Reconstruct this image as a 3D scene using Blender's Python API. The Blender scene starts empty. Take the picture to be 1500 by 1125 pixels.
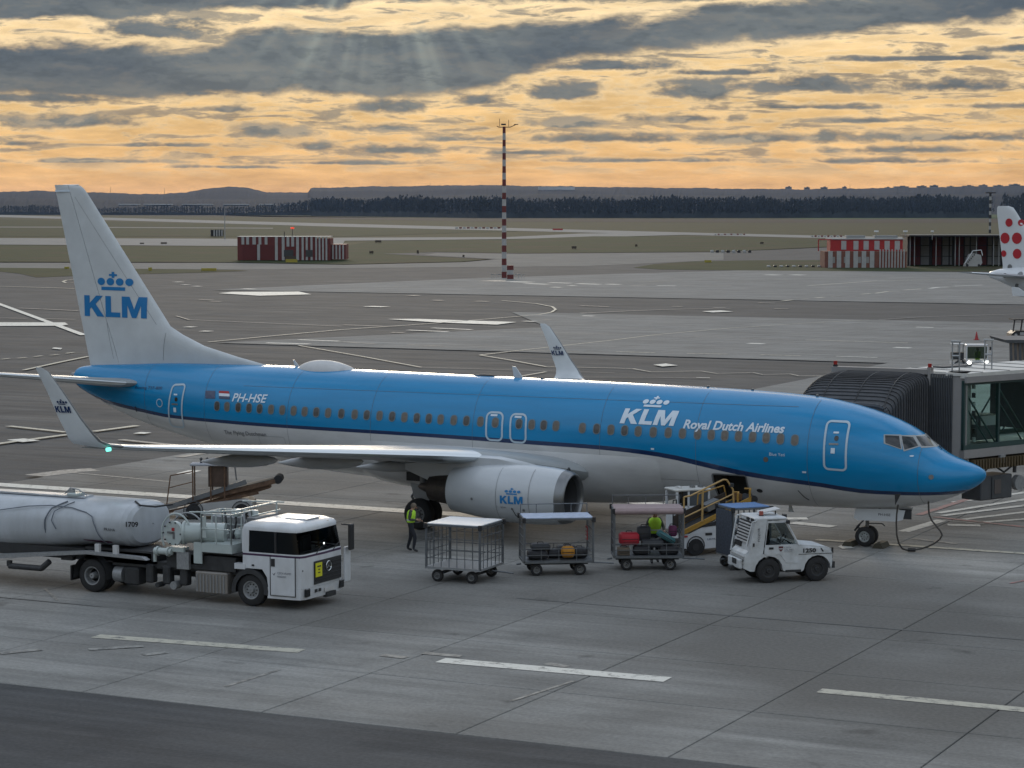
import bpy, bmesh, math, random
import numpy as np
from mathutils import Vector, Matrix
from mathutils.geometry import tessellate_polygon
R = math.radians
random.seed(7)
SC = bpy.context.scene
COL = SC.collection

# ------------------------------------------------------------------ camera
CAM = Vector((20.218, -76.39, 11.432)); YAW = -.4591; PITCH = .0745; FPX = 3441.0
cd = bpy.data.cameras.new('camera'); co = bpy.data.objects.new('camera', cd); COL.objects.link(co)
co.location = CAM; co.rotation_euler = (math.pi/2-PITCH, 0, -YAW)
cd.sensor_width = 36; cd.lens = 36*FPX/1500; cd.clip_start = .5; cd.clip_end = 40000
SC.camera = co
SC.view_settings.view_transform = 'Standard'; SC.view_settings.look = 'None'
SC.view_settings.exposure = 0.36; SC.view_settings.gamma = 1
SC.view_settings.use_curve_mapping = False
SC.cycles.use_denoising = True
SC.cycles.max_bounces = 8; SC.cycles.volume_bounces = 1
SC.cycles.volume_step_rate = 4

# ------------------------------------------------------------------ sky
SUN_AZ, SUN_EL = -.06, R(9)         # azimuth to the right of the view axis, elevation
FWD = Vector((math.sin(YAW), math.cos(YAW), 0)); RGT = Vector((math.cos(YAW), -math.sin(YAW), 0))
W = bpy.data.worlds.new('World'); SC.world = W; W.use_nodes = True
nt = W.node_tree; nt.nodes.clear()
def N(t, **k):
    n = nt.nodes.new(t)
    for a, b in k.items(): setattr(n, a, b)
    return n
def val(x, sock):
    if hasattr(x, 'is_output'): nt.links.new(x, sock)
    else: sock.default_value = x
def M(op, a, b=None, c=None, clamp=False):
    n = N('ShaderNodeMath', operation=op); n.use_clamp = clamp
    for i, x in enumerate((a, b, c)):
        if x is not None: val(x, n.inputs[i])
    return n.outputs[0]
def MR(x, a, b, c=0., d=1., smooth=True):
    n = N('ShaderNodeMapRange', interpolation_type='SMOOTHSTEP' if smooth else 'LINEAR'); n.clamp = True
    val(x, n.inputs[0])
    for i, q in enumerate((a, b, c, d)): val(q, n.inputs[i+1])
    return n.outputs[0]
def MIX(f, a, b, mode='MIX'):
    n = N('ShaderNodeMix', data_type='RGBA', blend_type=mode); n.clamp_factor = True
    val(f, n.inputs['Factor'])
    for s, x in ((n.inputs[6], a), (n.inputs[7], b)):
        if isinstance(x, tuple): s.default_value = (*x, 1)
        else: nt.links.new(x, s)
    return n.outputs[2]
tc = N('ShaderNodeTexCoord').outputs['Generated']
def DOT(v):
    n = N('ShaderNodeVectorMath', operation='DOT_PRODUCT'); nt.links.new(tc, n.inputs[0]); n.inputs[1].default_value = v
    return n.outputs['Value']
df, dr, dz = DOT(FWD), DOT(RGT), DOT((0, 0, 1))
AZ = M('ARCTAN2', dr, df); EL = M('ARCSINE', dz)
def NOISE(scale, vec=(1, 1, 5), detail=6, rough=.55, dist=0., off=(0, 0, 0)):
    mp = N('ShaderNodeMapping'); nt.links.new(tc, mp.inputs[0]); mp.inputs['Scale'].default_value = vec; mp.inputs['Location'].default_value = off
    n = N('ShaderNodeTexNoise'); nt.links.new(mp.outputs[0], n.inputs['Vector'])
    n.inputs['Scale'].default_value = scale; n.inputs['Detail'].default_value = detail
    n.inputs['Roughness'].default_value = rough; n.inputs['Distortion'].default_value = dist
    return n.outputs['Fac']
def FC(x, pts, lo, hi):
    """curve of y(px) over azimuth"""
    xn = M('DIVIDE', M('SUBTRACT', x, lo), hi-lo, clamp=True)
    n = N('ShaderNodeFloatCurve'); nt.links.new(xn, n.inputs['Value'])
    c = n.mapping.curves[0]; c.points[0].location = (0, pts[0][1]); c.points[1].location = (1, pts[-1][1])
    for p in pts[1:-1]: c.points.new(*p)
    n.mapping.update(); return n.outputs[0]
PX = lambda px: (px-750)/FPX
PY = lambda py: (306-py)/FPX
def EDGE(pts):
    return M('MULTIPLY', FC(AZ, [((PX(a)-PX(-300))/(PX(1800)-PX(-300)), PY(b)/.12) for a, b in pts], PX(-300), PX(1800)), .12)
n_big = NOISE(9, (1, 1, 4), 7, .6)
n_mid = NOISE(24, (1, 1, 3.2), 7, .62, .3)
n_fine = NOISE(70, (1, 1, 2.6), 6, .6, .2, (3, 1, 2))
def RELIEF(scale, vec, detail, rough, dist, off, dz_):
    a = NOISE(scale, vec, detail, rough, dist, off); b = NOISE(scale, vec, detail, rough, dist, (off[0], off[1], off[2]+dz_*vec[2]))
    return M('SUBTRACT', a, b)
def SG(n, k): return M('MULTIPLY', M('SUBTRACT', n, .5), k)
wob = M('ADD', SG(n_mid, .015), SG(n_fine, .008))
# the long dark bank across the view and the layer above it
low = EDGE([(-300, 165), (0, 150), (200, 156), (420, 150), (600, 150), (700, 136), (780, 112), (1000, 76), (1200, 62), (1330, 52), (1500, 42), (1800, 20)])
top = EDGE([(-300, 75), (0, 64), (150, 68), (300, 64), (400, 45), (600, 42), (760, 34), (900, 30), (1050, 10), (1300, -20), (1500, -45), (1800, -80)])
e2 = M('ADD', EL, wob)
bank = M('MINIMUM', M('SUBTRACT', e2, low), M('SUBTRACT', top, e2))
bank = MR(bank, -.0035, .0065)
top2 = EDGE([(-300, 20), (0, 42), (160, 40), (330, 22), (480, 24), (560, 10), (700, 8), (800, 10), (1000, 12), (1100, 2), (1200, -14), (1500, -40), (1800, -60)])
upper = MR(M('SUBTRACT', M('ADD', EL, M('MULTIPLY', wob, .8)), top2), -.002, .004)
# higher up the layer breaks open and lets paler sky through
n_hi = NOISE(3.0, (1, 1, 1.6), 6, .6, .0, (5, 2, 1))
hole = MR(n_hi, .46, .62)
hole = M('MULTIPLY', hole, MR(EL, .14, .30))
upper = M('MULTIPLY', upper, M('SUBTRACT', 1., hole))
# single clouds: (px, py, rx, ry)
field = None
w3 = M('ADD', M('ADD', SG(n_mid, 2.6), SG(n_fine, 2.6)), SG(NOISE(150, (1, 1, 2.4), 5, .6, .2, (8, 1, 5)), .9))
for px, py, rx, ry in [(255, 52, 90, 18), (120, 183, 120, 15), (60, 150, 190, 12), (820, 140, 62, 20), (700, 150, 40, 10), (1010, 138, 95, 22), (1150, 130, 140, 17), (1390, 132, 130, 15),
                       (410, 195, 75, 15), (462, 218, 38, 10), (560, 160, 85, 15), (560, 190, 70, 9), (880, 100, 110, 11), (1010, 176, 110, 10), (900, 205, 130, 9), (1120, 205, 180, 12),
                       (580, 222, 90, 9), (1330, 222, 150, 7), (1480, 80, 60, 8), (840, 182, 70, 10), (1250, 180, 120, 5), (1400, 205, 150, 9), (760, 225, 80, 6), (300, 140, 130, 14), (330, 164, 70, 7), (240, 215, 110, 5), (120, 238, 150, 5), (500, 240, 160, 5), (680, 205, 60, 6), (950, 236, 150, 5), (1250, 238, 170, 6), (1150, 160, 160, 6), (1450, 160, 90, 7), (40, 214, 60, 6), (350, 246, 90, 4), (1050, 110, 90, 6), (1350, 92, 120, 5)]:
    a = M('DIVIDE', M('SUBTRACT', AZ, PX(px)), rx/FPX); b = M('DIVIDE', M('SUBTRACT', EL, PY(py)), ry/FPX)
    b = M('MAXIMUM', b, M('MULTIPLY', b, -1.7)); d = M('SUBTRACT', 1.15, M('SQRT', M('ADD', M('MULTIPLY', a, a), M('MULTIPLY', b, b))))
    field = d if field is None else M('MAXIMUM', field, d)
rel = M('ADD', RELIEF(24, (1, 1, 3.2), 7, .62, .3, (0, 0, 0), .0045), M('MULTIPLY', RELIEF(70, (1, 1, 2.6), 6, .6, .2, (3, 1, 2), .0025), .8))
single = M('MULTIPLY', MR(M('ADD', field, w3), -.60, 1.15), .95)
# thin streaks and small puffs low over the horizon, everywhere round
puff = MR(M('ADD', NOISE(30, (1, 1, 8), 7, .64, .5, (1, 4, 7)), SG(n_fine, .22)), .44, .62)
puff = M('MULTIPLY', puff, MR(EL, .008, .024))
puff = M('MULTIPLY', puff, .62)
cov = M('MAXIMUM', M('MAXIMUM', bank, upper), M('MAXIMUM', single, puff))
# sunward glow
sd = Vector(FWD*math.cos(SUN_EL)*math.cos(SUN_AZ) + RGT*math.cos(SUN_EL)*math.sin(SUN_AZ) + Vector((0, 0, math.sin(SUN_EL))))
ang = M('ARCCOSINE', M('MINIMUM', DOT(sd), .99999))
near = MR(ang, .42, 1.25, 1., 0.)
sky = N('ShaderNodeTexSky', sky_type='NISHITA'); sky.sun_disc = False; sky.sun_elevation = SUN_EL
sky.sun_rotation = math.atan2(sd.x, sd.y); sky.air_density = 1.6; sky.dust_density = 3.0; sky.altitude = 300
SKYS = .20
base = MIX(1., sky.outputs[0], (SKYS, SKYS, SKYS), 'MULTIPLY')
ramp = N('ShaderNodeValToRGB'); nt.links.new(MR(EL, 0, .10, smooth=False), ramp.inputs[0])
cr = ramp.color_ramp; cr.elements[0].color = (.70, .375, .15, 1); cr.elements[1].position = 1; cr.elements[1].color = (.90, .70, .40, 1)
for p, c in ((.12, (.72, .41, .16, 1)), (.38, (.68, .44, .19, 1)), (.6, (.68, .47, .225, 1)), (.8, (.82, .61, .34, 1))):
    e = cr.elements.new(p); e.color = c
tex = M('ADD', .96, SG(NOISE(30, (1, 1, 6), 6, .6, .3, (9, 9, 2)), 1.1))
glow = MIX(1., ramp.outputs[0], tex, 'MULTIPLY') if False else ramp.outputs[0]
vm = N('ShaderNodeVectorMath', operation='SCALE'); nt.links.new(glow, vm.inputs[0]); nt.links.new(tex, vm.inputs['Scale'])
clear = MIX(M('MULTIPLY', near, MR(EL, .12, .5, 1., .0)), base, vm.outputs[0])
# clouds: slate near the sun, paler grey away from it
shade = MR(n_big, .3, .7)
tx = M('ADD', M('MULTIPLY', n_mid, .6), M('MULTIPLY', NOISE(13, (1, 1, 6), 7, .65, .6, (2, 6, 4)), .6))
shade = M('MULTIPLY', M('ADD', MR(tx, .30, .95), shade), .52)
cl = MIX(shade, (.064, .083, .106), (.165, .180, .178))
cl_hi = MIX(MR(n_hi, .3, .7), (.58, .67, .80), (.92, 1.0, 1.14))
cl = MIX(MR(EL, .10, .5), cl, cl_hi)
warm = MIX(.5, cl, (.40, .30, .17))
cl = MIX(MR(EL, .070, .015, 0., 1.), cl, MIX(.60, cl, (.265, .235, .17)))
# light shafts falling from the sun through the bank
sa = M('ARCTAN2', M('SUBTRACT', AZ, PX(560)), M('SUBTRACT', PY(-140), EL))
cmb = N('ShaderNodeCombineXYZ'); nt.links.new(M('MULTIPLY', sa, 1.0), cmb.inputs[0])
ns = N('ShaderNodeTexNoise'); nt.links.new(cmb.outputs[0], ns.inputs['Vector']); ns.inputs['Scale'].default_value = 5.5; ns.inputs['Detail'].default_value = 2
shaft = MR(ns.outputs['Fac'], .36, .80)
rr_ = M('SQRT', M('ADD', M('POWER', M('SUBTRACT', AZ, PX(560)), 2.), M('POWER', M('SUBTRACT', EL, PY(-20)), 2.)))
shaft = M('MULTIPLY', shaft, MR(rr_, .02, .085, 1., 0.)); shaft = M('MULTIPLY', shaft, MR(EL, .10, .085))
cl = MIX(M('MULTIPLY', shaft, .75), cl, (.29, .315, .28))
cl = MIX(M('MULTIPLY', M('MULTIPLY', MR(rel, .01, .16), near), M('ADD', .06, M('MULTIPLY', MR(EL, .05, .03), .50))), cl, (.50, .38, .235)); cl = MIX(M('MULTIPLY', MR(rel, -.01, -.14), .30), cl, (.060, .072, .082))
rim = M('MULTIPLY', M('MULTIPLY', MR(cov, .02, .30), MR(cov, .30, .75, 1., 0.)), MR(EL, .02, .07, .25, .60))
clear = MIX(M('MULTIPLY', M('MULTIPLY', rim, near), .70), clear, (.96, .74, .44))
full = MIX(MR(cov, .08, .92), clear, cl)
# the half of the sky behind the camera: open pale blue-grey dusk over the cloud
bg = N('ShaderNodeBackground'); nt.links.new(full, bg.inputs[0]); bg.inputs[1].default_value = 1.0
wo = N('ShaderNodeOutputWorld'); nt.links.new(bg.outputs[0], wo.inputs[0])
W.cycles.sampling_method = 'MANUAL'; W.cycles.sample_map_resolution = 2048

sl = bpy.data.lights.new('sun', 'SUN'); sl.energy = .8; sl.angle = R(14); sl.color = (1, .86, .68)
so = bpy.data.objects.new('sun', sl); COL.objects.link(so)
so.rotation_euler = (-sd).to_track_quat('-Z', 'Y').to_euler()

# ------------------------------------------------------------------ pixel -> ground, for measuring the apron from the photograph
CF = Vector((math.sin(YAW)*math.cos(PITCH), math.cos(YAW)*math.cos(PITCH), -math.sin(PITCH)))
CU = RGT.cross(CF)
def G(px, py, z=0.):
    d = CF + RGT*((px-750)/FPX) + CU*((562.5-py)/FPX)
    t = (z-CAM.z)/d.z
    return Vector((CAM.x+d.x*t, CAM.y+d.y*t, z))
def AT(px, py, D):
    d = CF + RGT*((px-750)/FPX) + CU*((562.5-py)/FPX)
    return CAM + d*D

# ------------------------------------------------------------------ materials
MATS = {}
def mat(name, col, rough=.5, metal=0., spec=.5, var=0., vscale=3., bump=0., bscale=20., coat=0., trans=0., emit=None, alpha=1., vcol=None, stretch=None, coords='Object', ior=None, rnd=0.):
    if name in MATS: return MATS[name]
    m = bpy.data.materials.new(name); m.use_nodes = True; t = m.node_tree; b = t.nodes['Principled BSDF']
    b.inputs['Base Color'].default_value = (*col, 1); b.inputs['Roughness'].default_value = rough
    b.inputs['Metallic'].default_value = metal; b.inputs['Specular IOR Level'].default_value = spec
    b.inputs['Coat Weight'].default_value = coat; b.inputs['Coat Roughness'].default_value = .12
    b.inputs['Transmission Weight'].default_value = trans
    if ior: b.inputs['IOR'].default_value = ior
    b.inputs['Alpha'].default_value = alpha
    if emit: b.inputs['Emission Color'].default_value = (*emit[0], 1); b.inputs['Emission Strength'].default_value = emit[1]
    if var or bump:
        tcn = t.nodes.new('ShaderNodeTexCoord'); mp = t.nodes.new('ShaderNodeMapping'); t.links.new(tcn.outputs[coords], mp.inputs[0])
        if stretch: mp.inputs['Scale'].default_value = stretch
    if var:
        nz = t.nodes.new('ShaderNodeTexNoise'); t.links.new(mp.outputs[0], nz.inputs['Vector']); nz.inputs['Scale'].default_value = vscale
        nz.inputs['Detail'].default_value = 7; nz.inputs['Roughness'].default_value = .62
        mr = t.nodes.new('ShaderNodeMapRange'); mr.inputs[1].default_value = .28; mr.inputs[2].default_value = .72
        t.links.new(nz.outputs['Fac'], mr.inputs[0])
        mx = t.nodes.new('ShaderNodeMix'); mx.data_type = 'RGBA'; t.links.new(mr.outputs[0], mx.inputs[0])
        c2 = vcol or tuple(max(0, c*(1-var)) for c in col); c1 = col if vcol else tuple(min(1, c*(1+var)) for c in col)
        mx.inputs[6].default_value = (*c2, 1); mx.inputs[7].default_value = (*c1, 1)
        out = mx.outputs[2]
        if rnd:
            oi = t.nodes.new('ShaderNodeObjectInfo'); m2 = t.nodes.new('ShaderNodeMapRange'); t.links.new(oi.outputs['Random'], m2.inputs[0])
            m2.inputs[3].default_value = 1-rnd; m2.inputs[4].default_value = 1+rnd
            vs = t.nodes.new('ShaderNodeVectorMath'); vs.operation = 'SCALE'; t.links.new(out, vs.inputs[0]); t.links.new(m2.outputs[0], vs.inputs['Scale']); out = vs.outputs[0]
        t.links.new(out, b.inputs['Base Color'])
    if bump:
        nb = t.nodes.new('ShaderNodeTexNoise'); t.links.new(mp.outputs[0], nb.inputs['Vector']); nb.inputs['Scale'].default_value = bscale; nb.inputs['Detail'].default_value = 5
        bp = t.nodes.new('ShaderNodeBump'); bp.inputs['Strength'].default_value = bump; bp.inputs['Distance'].default_value = .02
        t.links.new(nb.outputs['Fac'], bp.inputs['Height']); t.links.new(bp.outputs[0], b.inputs['Normal'])
    MATS[name] = m; return m

blue = mat('blue_paint', (.000, .205, .440), .24, coat=.25, spec=.35, bump=.10, bscale=2.2, var=.10, vscale=1.2, stretch=(.3, 1, 3))
navy = mat('navy_paint', (.004, .022, .085), .25, coat=.5)
belly = mat('grey_white_paint', (.54, .545, .55), .3, coat=.3, var=.13, vscale=1.5, stretch=(.4, 1, 1))
white = mat('white_paint', (.68, .70, .72), .32, coat=.2, var=.05, vscale=2)
finw = mat('fin_paint', (.54, .565, .58), .35, coat=.2, var=.10, vscale=.9)
logo_blue = mat('logo_blue', (.010, .17, .42), .4)
letter = mat('lettering_white', (.62, .70, .78), .4)
dark = mat('black_paint', (.02, .02, .022), .5)
rubber = mat('rubber', (.018, .018, .019), .8, var=.3, vscale=12)
steel = mat('grey_steel', (.20, .205, .21), .45, metal=.6, var=.15, vscale=9)
galv = mat('galvanised_steel', (.30, .31, .32), .5, metal=.5, var=.18, vscale=14)
silver = mat('polished_aluminium', (.62, .65, .66), .30, metal=1.)
wingg = mat('wing_grey', (.30, .32, .33), .38, var=.08, vscale=1.5)
glass = mat('dark_glass', (.012, .014, .016), .08, spec=.6)
pane_m = mat('cabin_window_shade', (.120, .105, .088), .35, var=.3, vscale=9)
yellow = mat('yellow_paint', (.34, .19, .03), .5, var=.15, vscale=6)
hivis = mat('hi_vis_cloth', (.46, .78, .05), .8, var=.12, vscale=8)
navy_cloth = mat('navy_cloth', (.018, .020, .026), .9)
skin_m = mat('skin', (.42, .24, .17), .6)
red = mat('red_paint', (.34, .018, .020), .5, var=.12, vscale=3)
whitep = mat('weathered_white', (.50, .50, .50), .6, var=.12, vscale=3)
truckw = mat('truck_white', (.62, .64, .67), .35, coat=.15, var=.05, vscale=2.6, vcol=(.50, .51, .52), stretch=(1, 1, .5))
chassis = mat('chassis_black', (.030, .031, .033), .6, var=.3, vscale=5)

# ------------------------------------------------------------------ mesh builder
def frame(d):
    d = Vector(d).normalized(); u = Vector((0, 0, 1)) if abs(d.z) < .95 else Vector((1, 0, 0))
    a = d.cross(u).normalized(); return a, d.cross(a).normalized()
class MB:
    org = Vector((0, 0, 0))     # vertices are given in this frame; subtracted when a mesh is linked
    def __init__(s): s.v = []; s.f = []; s.m = []; s.ms = []
    def mi(s, m):
        if m not in s.ms: s.ms.append(m)
        return s.ms.index(m)
    def add(s, vs, fs, m=None):
        o = len(s.v); s.v += [tuple(v) for v in vs]; k = s.mi(m)
        for f in fs: s.f.append(tuple(i+o for i in f)); s.m.append(k)
        return s
    def box(s, c, d, m=None, rot=0., bev=0., tilt=None):
        """centre, full sizes; rot about z, optional matrix tilt"""
        x, y, z = d[0]/2, d[1]/2, d[2]/2
        if bev:
            e = min(bev, x*.9, y*.9, z*.9); vs = []
            for sx in (-1, 1):
                for sy in (-1, 1):
                    for sz in (-1, 1):
                        vs += [(sx*x, sy*(y-e), sz*(z-e)), (sx*(x-e), sy*y, sz*(z-e)), (sx*(x-e), sy*(y-e), sz*z)]
            bm = bmesh.new()
            for v in vs: bm.verts.new(v)
            bmesh.ops.convex_hull(bm, input=bm.verts); bmesh.ops.dissolve_limit(bm, angle_limit=.02, verts=bm.verts, edges=bm.edges)
            bm.verts.index_update(); vs = [v.co.copy() for v in bm.verts]; fs = [[v.index for v in f.verts] for f in bm.faces]; bm.free()
        else:
            vs = [Vector((a*x, b*y, g*z)) for a in (-1, 1) for b in (-1, 1) for g in (-1, 1)]
            fs = [(0, 1, 3, 2), (4, 6, 7, 5), (0, 4, 5, 1), (2, 3, 7, 6), (0, 2, 6, 4), (1, 5, 7, 3)]
        Mx = Matrix.Rotation(rot, 3, 'Z') @ (tilt or Matrix.Identity(3))
        return s.add([Mx @ Vector(v) + Vector(c) for v in vs], fs, m)
    def cyl(s, a, b, r, m=None, r2=None, n=12, caps=True):
        a, b = Vector(a), Vector(b); r2 = r if r2 is None else r2; u, w = frame(b-a); vs = []
        for p, q in ((a, r), (b, r2)):
            for i in range(n):
                t = 2*math.pi*i/n; vs.append(p + (u*math.cos(t) + w*math.sin(t))*q)
        fs = [(i, (i+1) % n, n+(i+1) % n, n+i) for i in range(n)]
        if caps: fs += [tuple(range(n-1, -1, -1)), tuple(range(n, 2*n))]
        return s.add(vs, fs, m)
    def tube(s, pts, r, m=None, n=6):
        for a, b in zip(pts[:-1], pts[1:]): s.cyl(a, b, r, m, n=n)
        return s
    def lathe(s, prof, o, axis, m=None, n=32, mats=None, squash=None):
        """prof: (distance along axis, radius)"""
        ax = Vector(axis).normalized(); u, w = frame(ax); vs = []; o = Vector(o)
        for t, r in prof:
            for i in range(n):
                a = 2*math.pi*i/n; q = (u*math.cos(a) + w*math.sin(a))*r
                if squash and q.z < 0: q.z *= squash
                vs.append(o + ax*t + q)
        for k in range(len(prof)-1):
            s.add([], [], m)
        base = len(s.v); s.v += [tuple(v) for v in vs]
        for k in range(len(prof)-1):
            mm = s.mi(mats[k] if mats else m)
            for i in range(n):
                j = (i+1) % n; s.f.append((base+k*n+i, base+k*n+j, base+(k+1)*n+j, base+(k+1)*n+i)); s.m.append(mm)
        return s
    def grid(s, rows, m=None, closed=False):
        nr, nc = len(rows), len(rows[0]); fs = []
        for i in range(nr-1):
            for j in range(nc if closed else nc-1):
                k = (j+1) % nc; fs.append((i*nc+j, i*nc+k, (i+1)*nc+k, (i+1)*nc+j))
        return s.add([p for r in rows for p in r], fs, m)
    def prism(s, poly, h0, h1, m=None, axis='z', mside=None):
        """polygon in the plane across axis, extruded h0..h1"""
        mk = {'z': lambda p, h: (p[0], p[1], h), 'y': lambda p, h: (p[0], h, p[1]), 'x': lambda p, h: (h, p[0], p[1])}[axis]
        n = len(poly); vs = [mk(p, h0) for p in poly] + [mk(p, h1) for p in poly]
        fs = [(i, (i+1) % n, n+(i+1) % n, n+i) for i in range(n)] + [tuple(range(n-1, -1, -1)), tuple(range(n, 2*n))]
        return s.add(vs, fs, m)
    def build(s, name, m=None, parent=None, smooth=True, angle=40, loc=None):
        me = bpy.data.meshes.new(name); me.from_pydata([(v[0]-MB.org.x, v[1]-MB.org.y, v[2]-MB.org.z) for v in s.v], [], s.f)
        for q in s.ms: me.materials.append(q or m)
        me.polygons.foreach_set('material_index', s.m); me.update()
        bm = bmesh.new(); bm.from_mesh(me); bmesh.ops.recalc_face_normals(bm, faces=bm.faces)
        if smooth:
            c = math.cos(R(angle))
            for f in bm.faces: f.smooth = True
            for e in bm.edges:
                if len(e.link_faces) == 2 and e.link_faces[0].normal.dot(e.link_faces[1].normal) < c: e.smooth = False
        bm.to_mesh(me); bm.free()
        o = bpy.data.objects.new(name, me); COL.objects.link(o)
        if parent: o.parent = parent
        if loc: o.location = loc
        return o
def tag(o, label=None, cat=None, group=None, kind=None):
    if label: o['label'] = label
    if cat: o['category'] = cat
    if group: o['group'] = group
    if kind: o['kind'] = kind
    return o
def thing(name, label, cat, loc=(0, 0, 0), rz=0., group=None):
    o = bpy.data.objects.new(name, None); COL.objects.link(o); o.location = loc; o.rotation_euler = (0, 0, rz)
    o.empty_display_size = .5
    return tag(o, label, cat, group)
def kids(o): return [c for c in bpy.data.objects if c.parent == o]
def dup(o, parent=None):
    ch = kids(o); c = o.copy(); COL.objects.link(c); c.parent = parent
    for k in ch: dup(k, c)
    return c
def text_mesh(body, size, shear=0., bold=0., align='LEFT'):
    cu = bpy.data.curves.new('t', 'FONT'); cu.body = body; cu.size = size; cu.shear = shear; cu.offset = bold; cu.align_x = align; cu.resolution_u = 3
    ob = bpy.data.objects.new('t', cu); COL.objects.link(ob); dg = bpy.context.evaluated_depsgraph_get()
    me = bpy.data.meshes.new_from_object(ob.evaluated_get(dg)); bpy.data.objects.remove(ob)
    vs = [v.co.copy() for v in me.vertices]; fs = [tuple(p.vertices) for p in me.polygons]; bpy.data.meshes.remove(me)
    return vs, fs
def text_on(name, body, size, fn, m, parent, width=None, **k):
    """lettering laid on a surface: fn(u, v) -> point"""
    vs, fs = text_mesh(body, size, **k)
    if width:
        w = max(v.x for v in vs)-min(v.x for v in vs); x0 = min(v.x for v in vs)
        for v in vs: v.x = (v.x-x0)*width/w
    mb = MB(); mb.add([fn(v.x, v.y) for v in vs], fs, m); return mb.build(name, m, parent, smooth=False)
KG = [[(0, 0), (.27, 0), (.27, .34), (.35, .43), (.63, 0), (.98, 0), (.56, .60), (.93, 1), (.60, 1), (.27, .64), (.27, 1), (0, 1)],
      [(1.05, 0), (1.76, 0), (1.76, .23), (1.32, .23), (1.32, 1), (1.05, 1)],
      [(1.84, 0), (2.10, 0), (2.10, .60), (2.31, 0), (2.52, 0), (2.73, .60), (2.73, 0), (2.99, 0), (2.99, 1), (2.62, 1), (2.415, .40), (2.21, 1), (1.84, 1)]]
def circle(cx, cy, rx, ry, n=14): return [(cx+rx*math.cos(2*math.pi*i/n), cy+ry*math.sin(2*math.pi*i/n)) for i in range(n)]
def glyphs(name, polys, fn, m, parent, cuts=1):
    bm = bmesh.new()
    for p in polys:
        bv = [bm.verts.new((q[0], q[1], 0)) for q in p]
        for t in tessellate_polygon([[Vector((q[0], q[1], 0)) for q in p]]): bm.faces.new([bv[i] for i in t])
    for _ in range(cuts): bmesh.ops.subdivide_edges(bm, edges=bm.edges[:], cuts=1, use_grid_fill=True)
    bm.verts.index_update(); mb = MB(); mb.add([fn(v.co.x, v.co.y) for v in bm.verts], [[v.index for v in f.verts] for f in bm.faces], m); bm.free()
    return mb.build(name, m, parent, smooth=False)
CROWN = [circle(.18+.42*i, .55+.0*i, .175, .24) for i in range(4)] + [[(.18, 0), (1.26, 0), (1.26, .22), (.18, .22)],
         [(.66, .92), (.66, .80), (.78, .80), (.78, .92), (.90, .92), (.90, 1.04), (.78, 1.04), (.78, 1.18), (.66, 1.18), (.66, 1.04), (.54, 1.04), (.54, .92)]]
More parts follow.
